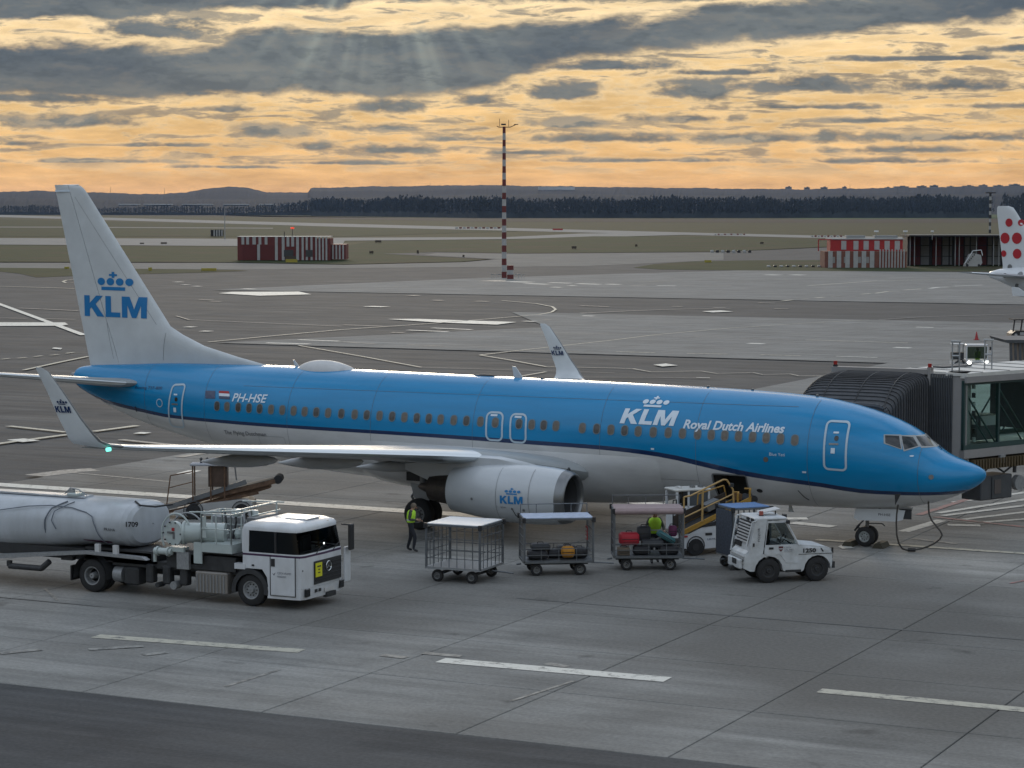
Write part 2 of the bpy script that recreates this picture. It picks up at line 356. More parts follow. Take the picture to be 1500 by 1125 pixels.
# ------------------------------------------------------------------ ground
def ground_mat(name, c1, c2, c3=None, streak=True, joints=None, rough=.88, rnd=0., scale=1., lo=.30, hi=.70):
    """paving: broad mottling, streaks of tyre rubber and dust along the apron, fine grain"""
    m = bpy.data.materials.new(name); m.use_nodes = True; t = m.node_tree; b = t.nodes['Principled BSDF']; L = t.links.new
    b.inputs['Roughness'].default_value = rough; b.inputs['Specular IOR Level'].default_value = .10
    g = t.nodes.new('ShaderNodeNewGeometry')
    def nz(sc, vec, det=6, off=0):
        mp = t.nodes.new('ShaderNodeMapping'); L(g.outputs['Position'], mp.inputs[0]); mp.inputs['Scale'].default_value = vec; mp.inputs['Location'].default_value = (off, off, 0)
        n = t.nodes.new('ShaderNodeTexNoise'); L(mp.outputs[0], n.inputs['Vector']); n.inputs['Scale'].default_value = sc*scale; n.inputs['Detail'].default_value = det; n.inputs['Roughness'].default_value = .65
        return n.outputs['Fac']
    def rng(x, a, b_, c=0., d=1.):
        r = t.nodes.new('ShaderNodeMapRange'); L(x, r.inputs[0])
        for i, q in enumerate((a, b_, c, d)): r.inputs[i+1].default_value = q
        return r.outputs[0]
    def mix(f, a, b_, mode='MIX'):
        x = t.nodes.new('ShaderNodeMix'); x.data_type = 'RGBA'; x.blend_type = mode
        if hasattr(f, 'is_output'): L(f, x.inputs[0])
        else: x.inputs[0].default_value = f
        for s, q in ((x.inputs[6], a), (x.inputs[7], b_)):
            if isinstance(q, tuple): s.default_value = (*q, 1)
            else: L(q, s)
        return x.outputs[2]
    c = mix(rng(nz(.12, (1, 1, 1), 6), lo, hi), c1, c2)
    if streak: c = mix(rng(nz(.35, (1, 1, 1), 8, 51), .52, .66, 0., .5), c, tuple(q*.80 for q in c1))
    if streak: c = mix(rng(nz(.22, (.25, 1, 1), 7, 71), .54, .66, 0., .45), c, tuple(min(1, q*1.25) for q in c2))
    if streak: c = mix(rng(nz(.9, (.10, 1.2, 1), 5, 7), .46, .70, 0., .55), c, tuple(q*.62 for q in c1))
    if streak: c = mix(rng(nz(1.1, (.07, .8, 1), 4, 31), .52, .75, 0., .45), c, tuple(min(1, q*1.35) for q in c2))
    if c3: c = mix(rng(nz(.03, (1, 1, 1), 4, 3), .50, .62), c, c3)
    if rnd:   # drips of oil and fuel
        vo = t.nodes.new('ShaderNodeTexVoronoi'); vm_ = t.nodes.new('ShaderNodeMapping'); L(g.outputs['Position'], vm_.inputs[0]); vm_.inputs['Scale'].default_value = (.30, .42, 1)
        ad = t.nodes.new('ShaderNodeVectorMath'); ad.operation = 'ADD'; n5 = t.nodes.new('ShaderNodeTexNoise'); L(g.outputs['Position'], n5.inputs['Vector']); n5.inputs['Scale'].default_value = 1.6; n5.inputs['Detail'].default_value = 4
        sc5 = t.nodes.new('ShaderNodeVectorMath'); sc5.operation = 'SCALE'; L(n5.outputs['Color'], sc5.inputs[0]); sc5.inputs['Scale'].default_value = .45; L(vm_.outputs[0], ad.inputs[0]); L(sc5.outputs[0], ad.inputs[1]); L(ad.outputs[0], vo.inputs['Vector']); vo.inputs['Scale'].default_value = 1.0
        c = mix(rng(vo.outputs['Distance'], .14, .05, 0., .50), c, (.060, .058, .055))
    gr = rng(nz(9, (1, 1, 1), 3), .3, .7, .84, 1.16)
    v = t.nodes.new('ShaderNodeVectorMath'); v.operation = 'SCALE'; L(c, v.inputs[0]); L(gr, v.inputs['Scale']); c = v.outputs[0]
    if joints:
        br = t.nodes.new('ShaderNodeTexBrick'); L(g.outputs['Position'], br.inputs['Vector']); br.offset = 0
        mp = t.nodes.new('ShaderNodeMapping'); L(g.outputs['Position'], mp.inputs[0]); mp.inputs['Location'].default_value = (-1.7, 31.6, 0); L(mp.outputs[0], br.inputs['Vector'])
        for i, q in (('Scale', 1), ('Mortar Size', .035), ('Brick Width', joints), ('Row Height', joints), ('Mortar Smooth', .2)): br.inputs[i].default_value = q
        br.inputs['Color1'].default_value = (1, 1, 1, 1); br.inputs['Color2'].default_value = (.93, .93, .93, 1); br.inputs['Mortar'].default_value = (.5, .5, .5, 1)
        c = mix(1., c, br.outputs['Color'], 'MULTIPLY')
    if rnd:
        oi = t.nodes.new('ShaderNodeObjectInfo'); r = rng(oi.outputs['Random'], 0, 1, 1-rnd, 1+rnd)
        v = t.nodes.new('ShaderNodeVectorMath'); v.operation = 'SCALE'; L(c, v.inputs[0]); L(r, v.inputs['Scale']); c = v.outputs[0]
    L(c, b.inputs['Base Color'])
    rf = rng(nz(.5, (.2, 1, 1), 4, 11), .35, .7, rough, min(1, rough+.12)); L(rf, b.inputs['Roughness'])
    bp = t.nodes.new('ShaderNodeBump'); bp.inputs['Strength'].default_value = .25; bp.inputs['Distance'].default_value = .01; L(nz(25, (1, 1, 1), 3), bp.inputs['Height']); L(bp.outputs[0], b.inputs['Normal'])
    return m
concrete = ground_mat("apron_concrete", (.160, .159, .152), (.268, .264, .250), (.132, .127, .118), rnd=.06)
concrete_far = ground_mat('apron_concrete_far', (.155, .158, .155), (.215, .216, .210), joints=5)
asphalt = ground_mat('asphalt', (.058, .060, .063), (.088, .090, .092))
asphalt2 = ground_mat('asphalt_far', (.066, .067, .068), (.105, .106, .105))
runway = ground_mat('taxiway_concrete', (.17, .166, .158), (.235, .228, .214), streak=False)
taxi = ground_mat('taxiway_asphalt', (.125, .125, .12), (.17, .168, .16))
grass_m = ground_mat('grass', (.016, .028, .008), (.034, .042, .015), (.040, .034, .017), streak=False, rough=.95)
grass_b = ground_mat('dry_grass', (.040, .040, .018), (.060, .056, .026), streak=False, rough=.95, scale=.3)
grass_g = ground_mat('green_field', (.040, .062, .022), (.058, .080, .030), streak=False, rough=.95, scale=.2)
soil = ground_mat('ploughed_field', (.040, .032, .024), (.060, .048, .036), streak=False, rough=.95, scale=.2)
def sheet(name, pts, z, m, kind='structure', parent=None):
    mb = MB(); mb.add([(p[0], p[1], z) for p in pts], [tuple(range(len(pts)))], m); o = mb.build(name, m, parent, smooth=False)
    if o.data.polygons[0].normal.z < 0: o.data.flip_normals()
    if kind: tag(o, kind=kind)
    return o
def psheet(name, px, z, m, **k): return sheet(name, [G(a, b) for a, b in px], z, m, **k)
sheet('ground', [(-16000, -3000), (12000, -3000), (12000, 26000), (-16000, 26000)], -.30, grass_b)
psheet('green_field', [(1150, 318.5), (1300, 314.5), (1600, 312), (1600, 319), (1180, 321)], -.24, grass_g)
psheet('ploughed_field', [(-200, 312.5), (600, 319), (1180, 321), (1600, 319), (1600, 325.5), (1180, 326), (700, 324), (500, 321), (300, 314.5)], -.22, soil)
psheet('brown_grass', [(-200, 322), (0, 321), (480, 331), (760, 338), (500, 346), (-200, 346)], -.22, grass_m)
psheet('runway', [(-300, 312.0), (0, 314.6), (480, 326.8), (1060, 341.2), (1230, 345), (1800, 352), (1800, 357), (1230, 348.5), (1060, 344.8), (480, 331.2), (0, 317.8), (-300, 315)], -.20, runway)
psheet('taxiway', [(-300, 347.5), (0, 348), (344, 349), (500, 347.5), (743, 346.6), (850, 341.5), (980, 340), (1060, 342), (940, 345), (743, 349.5), (505, 352), (500, 361), (344, 359.5), (0, 357.5), (-300, 357)], -.18, runway)
psheet('taxiway_line', [(-300, 331.4), (88, 331.8), (400, 333.4), (400, 334.3), (88, 332.8), (-300, 332.3)], -.17, runway)
psheet('grass_infield', [(-300, 357.8), (0, 358.5), (344, 361), (500, 361), (540, 353), (640, 351), (743, 350), (870, 345.5), (1060, 345.8), (1180, 347.5), (1500, 352), (1500, 359), (1230, 360), (1060, 367.5), (760, 370), (640, 368), (560, 371), (680, 376), (720, 378), (680, 382), (505, 386), (344, 383), (-300, 382)], -.16, grass_m)
# apron
psheet('apron_asphalt', [(-900, 383.5), (344, 384), (505, 387), (680, 383), (722, 379), (640, 375), (560, 371), (640, 368.6), (760, 370.6), (1060, 368.2), (1230, 361), (2000, 359), (6200, 420), (6200, 1400), (-3800, 1400), (-3800, 420)], -.12, asphalt)
psheet('taxiway_crossing', [(-300, 384), (344, 384.8), (505, 387.4), (680, 383.6), (735, 379), (620, 373), (640, 370), (760, 371.6), (1060, 369.4), (1060, 380), (860, 389), (500, 392), (364, 394), (-300, 390)], -.10, taxi)
psheet('grass_strip', [(-300, 390), (0, 391.6), (345, 394.6), (364, 396), (300, 398.4), (150, 402), (53, 405.6), (28, 400), (-10, 396), (-300, 395)], -.08, grass_m)
psheet('grass_island', [(928, 391.4), (960, 386), (1013, 382.4), (1100, 380.8), (1205, 380.5), (1600, 381), (1600, 397.5), (1330, 397), (1200, 396.6), (1050, 395), (967, 394)], -.08, grass_m)
sheet('apron_concrete_far', [(-166, 204), (-60, 204), (20, 204), (120, 204), (120, 380), (-60, 348), (-137, 336), (-158, 272), (-164, 225)], -.06, concrete_far)
sheet('apron_concrete_middle', [(-92, 93), (90, 93), (90, 158.5), (-96, 158.5), (-78, 130)], -.06, concrete_far)
sheet('apron_concrete_stand', [(-32.2, 18.35), (-32.2, 93), (120, 93), (120, 18.35)], -.056, concrete_far)
sheet('foreground_asphalt', [(-60, -31.66), (40, -31.66), (40, -90), (-60, -90)], .004, asphalt)
ap = sheet('apron', [(-42, -31.62), (28, -31.62), (28, 18.4), (-42, 18.4)], -.030, mat('joint_filler', (.060, .060, .060), .9))
sm = {}
joint = .035
xs = [-42] + [1.7+5*k for k in range(-8, 6)]; ysl = [-31.6+5*k for k in range(11)]
for i in range(len(xs)-1):
    for j in range(len(ysl)-1):
        w, h = xs[i+1]-xs[i]-joint, 5-joint
        key = round(w, 3)
        if key not in sm:
            b = MB(); a, c, e = w/2, h/2, .012
            b.add([(-a, -c, -.03), (a, -c, -.03), (a, c, -.03), (-a, c, -.03), (-a, -c, -e), (a, -c, -e), (a, c, -e), (-a, c, -e), (-a+e, -c+e, 0), (a-e, -c+e, 0), (a-e, c-e, 0), (-a+e, c-e, 0)],
                  [(0, 1, 5, 4), (1, 2, 6, 5), (2, 3, 7, 6), (3, 0, 4, 7), (4, 5, 9, 8), (5, 6, 10, 9), (6, 7, 11, 10), (7, 4, 8, 11), (8, 9, 10, 11)], concrete)
            o = b.build('slab', concrete, ap, smooth=False); sm[key] = o
        else:
            o = bpy.data.objects.new('slab', sm[key].data); COL.objects.link(o); o.parent = ap
        o.location = ((xs[i]+xs[i+1])/2, (ysl[j]+ysl[j+1])/2, random.uniform(-.0015, .0015))
# painted markings: worn paint with gaps
def paint_mat(name, col, wear):
    m = bpy.data.materials.new(name); m.use_nodes = True; t = m.node_tree; b = t.nodes['Principled BSDF']; L = t.links.new
    g = t.nodes.new('ShaderNodeNewGeometry'); n = t.nodes.new('ShaderNodeTexNoise'); L(g.outputs['Position'], n.inputs['Vector']); n.inputs['Scale'].default_value = 3.2; n.inputs['Detail'].default_value = 9; n.inputs['Roughness'].default_value = .7
    r = t.nodes.new('ShaderNodeMapRange'); L(n.outputs['Fac'], r.inputs[0]); r.inputs[1].default_value = wear-.06; r.inputs[2].default_value = wear+.10
    x = t.nodes.new('ShaderNodeMix'); x.data_type = 'RGBA'; L(r.outputs[0], x.inputs[0]); x.inputs[6].default_value = (.13, .13, .125, 1); x.inputs[7].default_value = (*col, 1)
    L(x.outputs[2], b.inputs['Base Color']); b.inputs['Roughness'].default_value = .72; b.inputs['Specular IOR Level'].default_value = .25
    return m
cream = paint_mat('cream_line_paint', (.42, .40, .33), .40)
wpaint = paint_mat('white_line_paint', (.58, .57, .52), .38)
worn = paint_mat('worn_line_paint', (.27, .265, .245), .48)
pink = paint_mat('red_line_paint', (.30, .14, .13), .44)
LINES = []
def line(px, w, m, z=.008):
    P = [G(a, b) for a, b in px]; rows = []
    for i, p in enumerate(P):
        d = (P[min(i+1, len(P)-1)]-P[max(i-1, 0)]).normalized(); n = Vector((-d.y, d.x, 0))*w/2
        rows.append([(p.x-n.x, p.y-n.y), (p.x+n.x, p.y+n.y)])
    LINES.append((rows, m, z))
mk = thing('apron_markings', 'white and cream painted guide lines across the apron', 'markings')
del mk['category'], mk['label']; mk['kind'] = 'structure'
def zlay(x, y):   # top of whatever lies there
    return .009 if (y < 18.4 and x > -42) or y < -31.6 else (-.047 if (x > -32.2 and y < 93) or y > 93 else -.112)
def mark(px, w, m, name='painted_line'):
    P = [G(a, b) for a, b in px]; mb = MB(); rows = []; w = w*(.72 if P[0].y > 25 else 1.)
    z = max(zlay(p.x, p.y) for p in P)
    if z < 0: z = -.047 + .0
    for i, p in enumerate(P):
        d = (P[min(i+1, len(P)-1)]-P[max(i-1, 0)]).normalized(); n = Vector((-d.y, d.x, 0))*w/2
        rows.append([(p.x-n.x, p.y-n.y, z), (p.x+n.x, p.y+n.y, z)])
    mark.k += 1; zz = (mark.k % 9)*.0011
    rows = [[(a[0], a[1], a[2]+zz) for a in r] for r in rows]
    o = mb.grid(rows, m).build(name, m, mk, smooth=False)
    if o.data.polygons[0].normal.z < 0: o.data.flip_normals()
mark.k = 0
def patch(px, m, name='painted_block'):
    mark.k += 1; P = [G(a, b) for a, b in px]; z = max(zlay(p.x, p.y) for p in P); z = z if z > 0 else -.047
    o = sheet(name, P, z+(mark.k % 9)*.0011, m, kind=None, parent=mk)
for px, w in [([(140, 932), (442, 954)], .5), ([(1200, 1012), (1330, 1024), (1560, 1046)], .5)]: mark(px, w, cream)
mark([(645, 967.5), (978, 996)], .62, wpaint)
for px in [[(620, 957), (675, 962)], [(560, 960), (595, 964)], [(210, 960), (244, 956)], [(130, 952), (210, 947)], [(0, 958), (60, 952)], [(800, 972), (832, 977)]]: mark(px, .30, worn)
mark([(410, 981), (330, 1006)], .12, worn); mark([(840, 998), (750, 1027)], .10, worn)
def wline(a, b, w, m): # in metres
    mb = MB(); d = (Vector(b)-Vector(a)).normalized(); n = Vector((-d.y, d.x))*w/2; mark.k += 1; z = .009+(mark.k % 9)*.0011
    mb.add([(a[0]-n.x, a[1]-n.y, z), (b[0]-n.x, b[1]-n.y, z), (b[0]+n.x, b[1]+n.y, z), (a[0]+n.x, a[1]+n.y, z)], [(0, 1, 2, 3)], m)
    o = mb.build('painted_line', m, mk, smooth=False)
    if o.data.polygons[0].normal.z < 0: o.data.flip_normals()
wline((-46, 1.1), (-18.5, 1.1), 1.0, wpaint)
mark([(838, 725), (1000, 744)], .9, wpaint); mark([(1153, 760), (1183, 760)], .6, wpaint); mark([(1160, 766), (1221, 772)], .6, wpaint)
mark([(1195, 791), (1290, 797), (1420, 806), (1560, 815)], .35, cream)
patch([(1227, 801), (1239, 797.5), (1252, 803.5), (1234, 804.5)], wpaint)
mark([(1323, 779), (1380, 762)], .45, wpaint); mark([(1388, 769), (1436, 770)], .5, wpaint); mark([(1380, 762), (1443, 768)], .25, worn); mark([(1337, 789), (1402, 797)], .3, worn)
for a, b in [((1346, 754.5), (1446, 722)), ((1369, 757.5), (1560, 779))]: mark([a, b], .30, pink)
mark([(1480, 855), (1510, 849)], .12, pink)
for a, b in [((1374, 752), (1520, 729)), ((1381, 756), (1520, 738.5)), ((1411, 761), (1520, 748)), ((1443, 765), (1520, 759)), ((1397, 736), (1520, 719)), ((1423, 719), (1520, 710)), ((1432, 711), (1520, 702))]: mark([a, b], .32, wpaint)
# beyond the aircraft
for px, w, m in [
  ([(-40, 430), (0, 445), (123, 490)], 1.0, wpaint), ([(63, 452), (115, 454.5)], .9, worn), ([(28, 450.5), (60, 452)], .9, worn), ([(35, 541), (90, 529), (130, 521)], .5, cream), ([(0, 418.6), (110, 422)], .8, cream),
  ([(60, 466), (110, 467)], .8, worn), ([(0, 465), (40, 465.6)], .8, worn),
  ([(110, 413), (97, 414), (92, 412), (97, 410), (110, 409)], .6, cream),
  ([(356, 422.3), (374, 423)], 1.6, wpaint), ([(257, 412.4), (265, 412.8)], 2, wpaint), ([(268, 416.5), (276, 416.9)], 1.6, wpaint), ([(284, 418.6), (293, 419)], 1.6, wpaint), ([(272, 478), (285, 478.4)], 1.6, wpaint), ([(295, 484), (309, 484.4)], 1.6, wpaint),
  ([(292, 438), (312, 438.6)], 1.0, worn), ([(307, 440.5), (324, 441)], 1.0, worn), ([(258, 462), (277, 467.5), (300, 468.5), (500, 477)], .35, worn),
  ([(305, 500), (400, 491), (500, 482), (640, 472.5), (720, 466), (790, 460), (808, 456.5), (814, 452.5), (809, 448.5), (785, 444), (735, 439.5)], .42, cream),
  ([(390, 501.5), (454, 503)], 1.0, wpaint), ([(437, 496.8), (497, 499)], .9, wpaint), ([(437, 505), (530, 521), (617, 537)], .30, cream), ([(617, 537), (900, 545)], .18, worn),
  ([(597, 482.6), (656, 485)], 1.0, wpaint), ([(633, 479.5), (691, 482)], 1.0, wpaint), ([(503, 475), (560, 477)], .6, worn), ([(502, 500), (550, 503)], .5, worn), ([(597, 504), (648, 506)], .5, worn), ([(573, 486), (592, 486.6)], .8, worn),
  ([(538, 448), (565, 449)], 2.4, wpaint), ([(635, 439), (648, 439.6)], 1.6, worn), ([(697, 440.5), (715, 441)], 1.6, worn), ([(600, 432), (612, 432.5)], 2.0, worn),
  ([(640, 482.5), (850, 487.4), (1137, 496), (1350, 502.4), (1560, 509)], .40, worn), ([(1180, 497), (1330, 501.5)], .45, cream),
  ([(703, 519), (760, 512.4), (900, 497), (960, 489.6), (1067, 480), (1180, 472.6), (1273, 468)], .36, cream), ([(703, 519), (745, 526), (800, 536)], .34, cream), ([(800, 536), (900, 538), (927, 539), (953, 543.5), (1027, 542.4), (1050, 546), (1103, 544.6), (1117, 547.6), (1157, 546.6), (1170, 549.4), (1210, 549.4)], .28, cream),
  ([(720, 511.5), (847, 514)], .35, worn), ([(763, 550), (800, 543.5)], .3, cream), ([(767, 469.6), (785, 470.3)], 1.2, wpaint), ([(853, 461.8), (870, 462.3)], 1.3, wpaint), ([(795, 467), (808, 467.4)], .9, worn),
  ([(850, 551), (1040, 552.4)], .18, worn), ([(1020, 552), (1040, 552.3)], .4, wpaint),
  ([(850, 458), (930, 454.4), (1000, 452), (1070, 451)], .6, worn), ([(1287, 467.5), (1350, 463.5), (1500, 459)], .4, worn),
  ([(743, 412), (778, 413)], 3.4, wpaint), ([(770, 415), (803, 416)], 2.6, wpaint), ([(805, 413.6), (837, 414.4)], 2.4, wpaint), ([(845, 415), (880, 416)], 2.6, wpaint), ([(888, 415.6), (908, 416.2)], 2.4, wpaint), ([(808, 420), (822, 420.4)], 2, wpaint), ([(833, 417.6), (843, 417.9)], 2, wpaint),
  ([(923, 418), (947, 417)], 1.6, worn), ([(962, 418), (990, 418.3)], 1.8, wpaint), ([(1000, 418), (1010, 418.2)], 1.2, worn), ([(1033, 417.4), (1072, 418)], 1.6, worn),
  ([(932, 413), (1000, 409.3)], .8, worn), ([(850, 414), (1180, 409), (1300, 407)], .5, worn), ([(1183, 418), (1283, 411), (1350, 409.6), (1500, 408)], .8, cream),
  ([(1122, 402), (1142, 402.5)], 3.5, wpaint), ([(1159, 402), (1178, 402.5)], 3.5, wpaint),
  ([(1145, 440.4), (1161, 438.8)], .9, cream), ([(1172, 438), (1185, 436.6)], .7, worn), ([(1194, 436), (1207, 434.8)], .9, cream), ([(1217, 434), (1231, 432.8)], .7, worn), ([(1262, 430.5), (1275, 429.3)], .9, cream), ([(1283, 429), (1300, 426.4), (1318, 426)], .9, cream), ([(1324, 424.4), (1350, 422.6)], 1.0, cream), ([(1362, 422), (1374, 420.4), (1390, 420)], 1.2, wpaint), ([(1397, 418.6), (1440, 417)], 1.0, wpaint), ([(1318, 431), (1330, 430.6)], 1, worn),
  ([(903, 514.3), (959, 516)], .55, cream), ([(1006, 516.8), (1066, 518)], .55, cream), ([(1114, 518.8), (1173, 520.4)], .55, cream), ([(1225, 521), (1285, 523)], .6, wpaint), ([(1338, 523.6), (1400, 526)], .6, worn), ([(1460, 526), (1500, 527)], .6, worn),
  ([(1096, 502), (1119, 502.8)], 1.4, wpaint), ([(1310, 508), (1334, 508.8)], 1.4, wpaint), ([(1342, 478.5), (1367, 479)], 1.3, wpaint), ([(1325, 474), (1370, 475)], .7, worn), ([(1415, 477.4), (1460, 478.6)], .6, worn),
  ([(1110, 443), (1135, 443.4)], 1.2, worn), ([(1045, 450), (1062, 450.3)], 1.2, worn), ([(1134, 451.6), (1155, 452)], 1.2, worn), ([(985, 448), (1000, 448.3)], 1.2, worn), ([(850, 447), (892, 448.6)], .9, worn),
  ([(12, 622.5), (97, 631.5)], .42, cream), ([(-30, 653), (0, 648), (99, 635)], .45, cream), ([(137, 630.5), (201, 622)], .45, cream), ([(200, 632.6), (217, 633.2)], .8, wpaint), ([(176, 642.4), (220, 647), (267, 651.4)], .42, worn), ([(262, 670), (300, 664)], .5, worn), ([(267, 691.4), (286, 692)], 1.4, wpaint), ([(50, 697), (105, 690), (140, 688)], 1.2, worn), ([(100, 692), (250, 706)], .2, worn),
  ([(2, 525.2), (14, 524)], .4, cream), ([(26, 523.6), (39, 522.6)], .4, cream), ([(50, 521.4), (62, 520)], .4, cream), ([(73, 519.4), (86, 518.2)], .4, cream), ([(97, 516.6), (108, 515.2)], .4, cream),
  ([(66, 863), (84, 880)], .08, worn), ([(560, 411), (420, 413)], .4, worn), ([(1060, 412), (1150, 414)], .5, worn)]: mark(px, w, m)
for px, m in [([(0, 471.4), (95, 471.6), (100, 474.6), (90, 476.4), (0, 476.8), (-60, 476.6), (-60, 471)], wpaint), ([(320, 429), (340, 427), (438, 426.6), (456, 430.6), (380, 432.6)], wpaint), ([(567, 466.6), (612, 466.4), (757, 471), (728, 474.8), (640, 471.6)], wpaint),
              ([(76, 509.6), (79, 508), (91, 509), (89, 511)], wpaint), ([(1028, 455.4), (1056, 454), (1074, 455.8), (1044, 457)], wpaint), ([(957, 533.4), (975, 531.6), (993, 534.2), (970, 536)], wpaint), ([(10, 643), (35, 641), (59, 644), (32, 646.4)], wpaint), ([(743, 409.4), (700, 411), (740, 412)], worn)]: patch(px, m)
# oil and rubber stains on the stand
stain = ground_mat('oil_stain', (.062, .062, .062), (.09, .09, .088), rough=.6)

tar = ground_mat('tar_seam', (.105, .105, .102), (.16, .158, .152), streak=False, scale=4)
for a, b, w in [((-10, -14.95), (28, -15.1), .10), ((-40, -21.5), (-20, -21.6), .05)]: wline(a, b, w, tar)
# ------------------------------------------------------------------ the blue airliner
FT=[(0.0,2.62),(-.04,2.74),(-.15,2.83),(-.35,2.93),(-1.0,3.16),(-1.45,3.36),(-1.63,3.48),(-2.0,3.79),(-2.46,4.09),(-3.41,4.50),(-4.62,4.83),(-5.83,5.03),(-8.3,5.17),(-12,5.25),(-17.5,5.32),(-23,5.39),(-28,5.45),(-32,5.42),(-34.5,5.30),(-36.3,5.20),(-36.9,5.08),(-37.05,4.9)]
FB=[(0.0,2.62),(-.04,2.50),(-.15,2.37),(-.4,2.18),(-1.0,1.88),(-1.8,1.6),(-2.66,1.42),(-4.58,1.27),(-8.3,1.23),(-14,1.25),(-20,1.30),(-24.5,1.48),(-28,1.92),(-31.9,2.6),(-34.2,3.2),(-36.3,4.05),(-36.9,4.35),(-37.05,4.5)]
FW=[(0.0,0.0),(-.04,.14),(-.15,.3),(-.4,.56),(-1.0,.95),(-1.8,1.28),(-3,1.58),(-4,1.73),(-5,1.82),(-6.5,1.88),(-12,1.88),(-24,1.88),(-27,1.80),(-30,1.50),(-33,1.02),(-35,.66),(-36.5,.35),(-36.9,.24),(-37.05,.14)]
def pchip(T):
    T=sorted(T);xs=[t[0] for t in T];ys=[t[1] for t in T];n=len(xs)
    h=[xs[i+1]-xs[i] for i in range(n-1)];d=[(ys[i+1]-ys[i])/h[i] for i in range(n-1)]
    m=[d[0]]+[0 if d[i-1]*d[i]<=0 else 3*(h[i-1]+h[i])/((2*h[i]+h[i-1])/d[i-1]+(h[i]+2*h[i-1])/d[i]) for i in range(1,n-1)]+[d[-1]]
    def f(x):
        x=min(max(x,xs[0]),xs[-1]);i=0
        while i<n-2 and x>xs[i+1]: i+=1
        t=(x-xs[i])/h[i];a=t*t*(3-2*t)
        return ys[i]*(1-a)+ys[i+1]*a+h[i]*((t**3-2*t*t+t)*m[i]+(t**3-t*t)*m[i+1])
    return f
ftop,fbot,fwid=pchip(FT),pchip(FB),pchip(FW)
def ys(x,z):
    t,b,w=ftop(x),fbot(x),fwid(x);c=(t+b)/2;h=(t-b)/2
    if h<1e-4: return 0
    q=1-((z-c)/h)**2
    return w*math.sqrt(q) if q>0 else -1
BT = pchip([(-37.05, 4.6), (-36.3, 4.12), (-35.0, 3.866), (-33.316, 3.66), (-31.753, 3.495), (-29.057, 3.431), (-26.634, 3.395), (-20.2, 3.325), (-16.345, 3.257), (-13.683, 3.205), (-12.64, 3.17), (-10.767, 3.03), (-9.341, 2.80), (-7.948, 2.56), (-6.666, 2.40), (-5.241, 2.27), (-4.439, 2.17), (-3.605, 2.09), (-2.307, 2.07), (-1.084, 2.10), (-.65, 2.13), (0, 2.2)])
BB = pchip([(-37.05, 4.45), (-36.3, 3.96), (-35.1, 3.73), (-33.369, 3.52), (-31.79, 3.363), (-29.08, 3.30), (-26.6, 3.265), (-20.2, 3.19), (-16.35, 3.11), (-13.69, 3.06), (-12.64, 3.02), (-10.77, 2.87), (-9.36, 2.62), (-7.97, 2.385), (-6.69, 2.24), (-5.27, 2.12), (-4.47, 2.02), (-3.63, 1.95), (-2.33, 1.94), (-1.126, 1.98), (-.9, 1.99), (0, 2.1)])
def sec(x):
    t, b, w = ftop(x), fbot(x), fwid(x); return (t+b)/2, max((t-b)/2, 1e-4), w
def surf(x, z, o=.012, side=-1):
    c, h, w = sec(x); q = max(-.9999, min(.9999, (z-c)/h)); y = w*math.sqrt(1-q*q)
    n = Vector((0, y/max(w*w, 1e-4), (z-c)/(h*h))).normalized()
    return Vector((x, side*(y+n.y*o), z+n.z*o))
plane = thing('airliner', 'large blue and white twin-engine airliner parked at the jet bridge, tail to the left', 'airplane', (0, 0, 0))
# fuselage, rows follow the paint edges; the cargo doorway is left open
DX0, DX1, DZ0, DZ1 = -9.04, -7.86, 1.40, 2.36
xs_ = [0, -.01, -.04, -.08, -.15, -.25, -.35, -.5, -.7, -.9, -1.15, -1.4, -1.7, -2, -2.3, -2.6, -3, -3.4, -3.9, -4.5, -5.2, -6, -7, DX1]
xs_ += [DX1+(DX0-DX1)*i/6 for i in range(1, 7)]
xs_ += [-9.6-.7*i for i in range(0, 34)] + [-33.6, -34.2, -34.8, -35.4, -35.9, -36.3, -36.6, -36.8, -36.95, -37.02, -37.05]
mb = MB(); rows = []; NA, NB, NC = 16, 2, 16
for x in xs_:
    c, h, w = sec(x)
    def th(z): return math.acos(max(-1, min(1, (z-c)/h)))
    a1, a2 = th(BT(x)), th(BB(x))
    d1, d2 = th(DZ1), th(DZ0)
    al = [a1*i/NA for i in range(NA)] + [a1+(a2-a1)*i/NB for i in range(NB)]
    if DX0-.01 <= x <= DX1+.01: al += [a2+(d1-a2)*i/3 for i in range(3)] + [d1+(d2-d1)*i/7 for i in range(7)] + [d2+(math.pi-d2)*i/6 for i in range(7)]
    else: al += [a2+(math.pi-a2)*i/16 for i in range(17)]
    rows.append([(x, -w*math.sin(a), c+h*math.cos(a)) for a in al] + [(x, w*math.sin(a), c+h*math.cos(a)) for a in al[-2:0:-1]])
nc = len(rows[0]); nh = NA+NB+17
vs = [p for r in rows for p in r]; base = len(mb.v); mb.v += vs
bi, ni, wi = mb.mi(blue), mb.mi(navy), mb.mi(belly)
for i in range(len(rows)-1):
    xm = (xs_[i]+xs_[i+1])/2
    for j in range(nc):
        k = (j+1) % nc; jj = j if j < nh-1 else nc-1-j
        if DX0 < xm < DX1 and j in range(NA+NB+3, NA+NB+10): continue
        mb.f.append((i*nc+j, i*nc+k, (i+1)*nc+k, (i+1)*nc+j)); mb.m.append(bi if jj < NA else (ni if jj < NA+NB else wi))
mb.f.append(tuple(range((len(rows)-1)*nc, len(rows)*nc))); mb.m.append(bi)
fus = mb.build('fuselage', None, plane, angle=60)
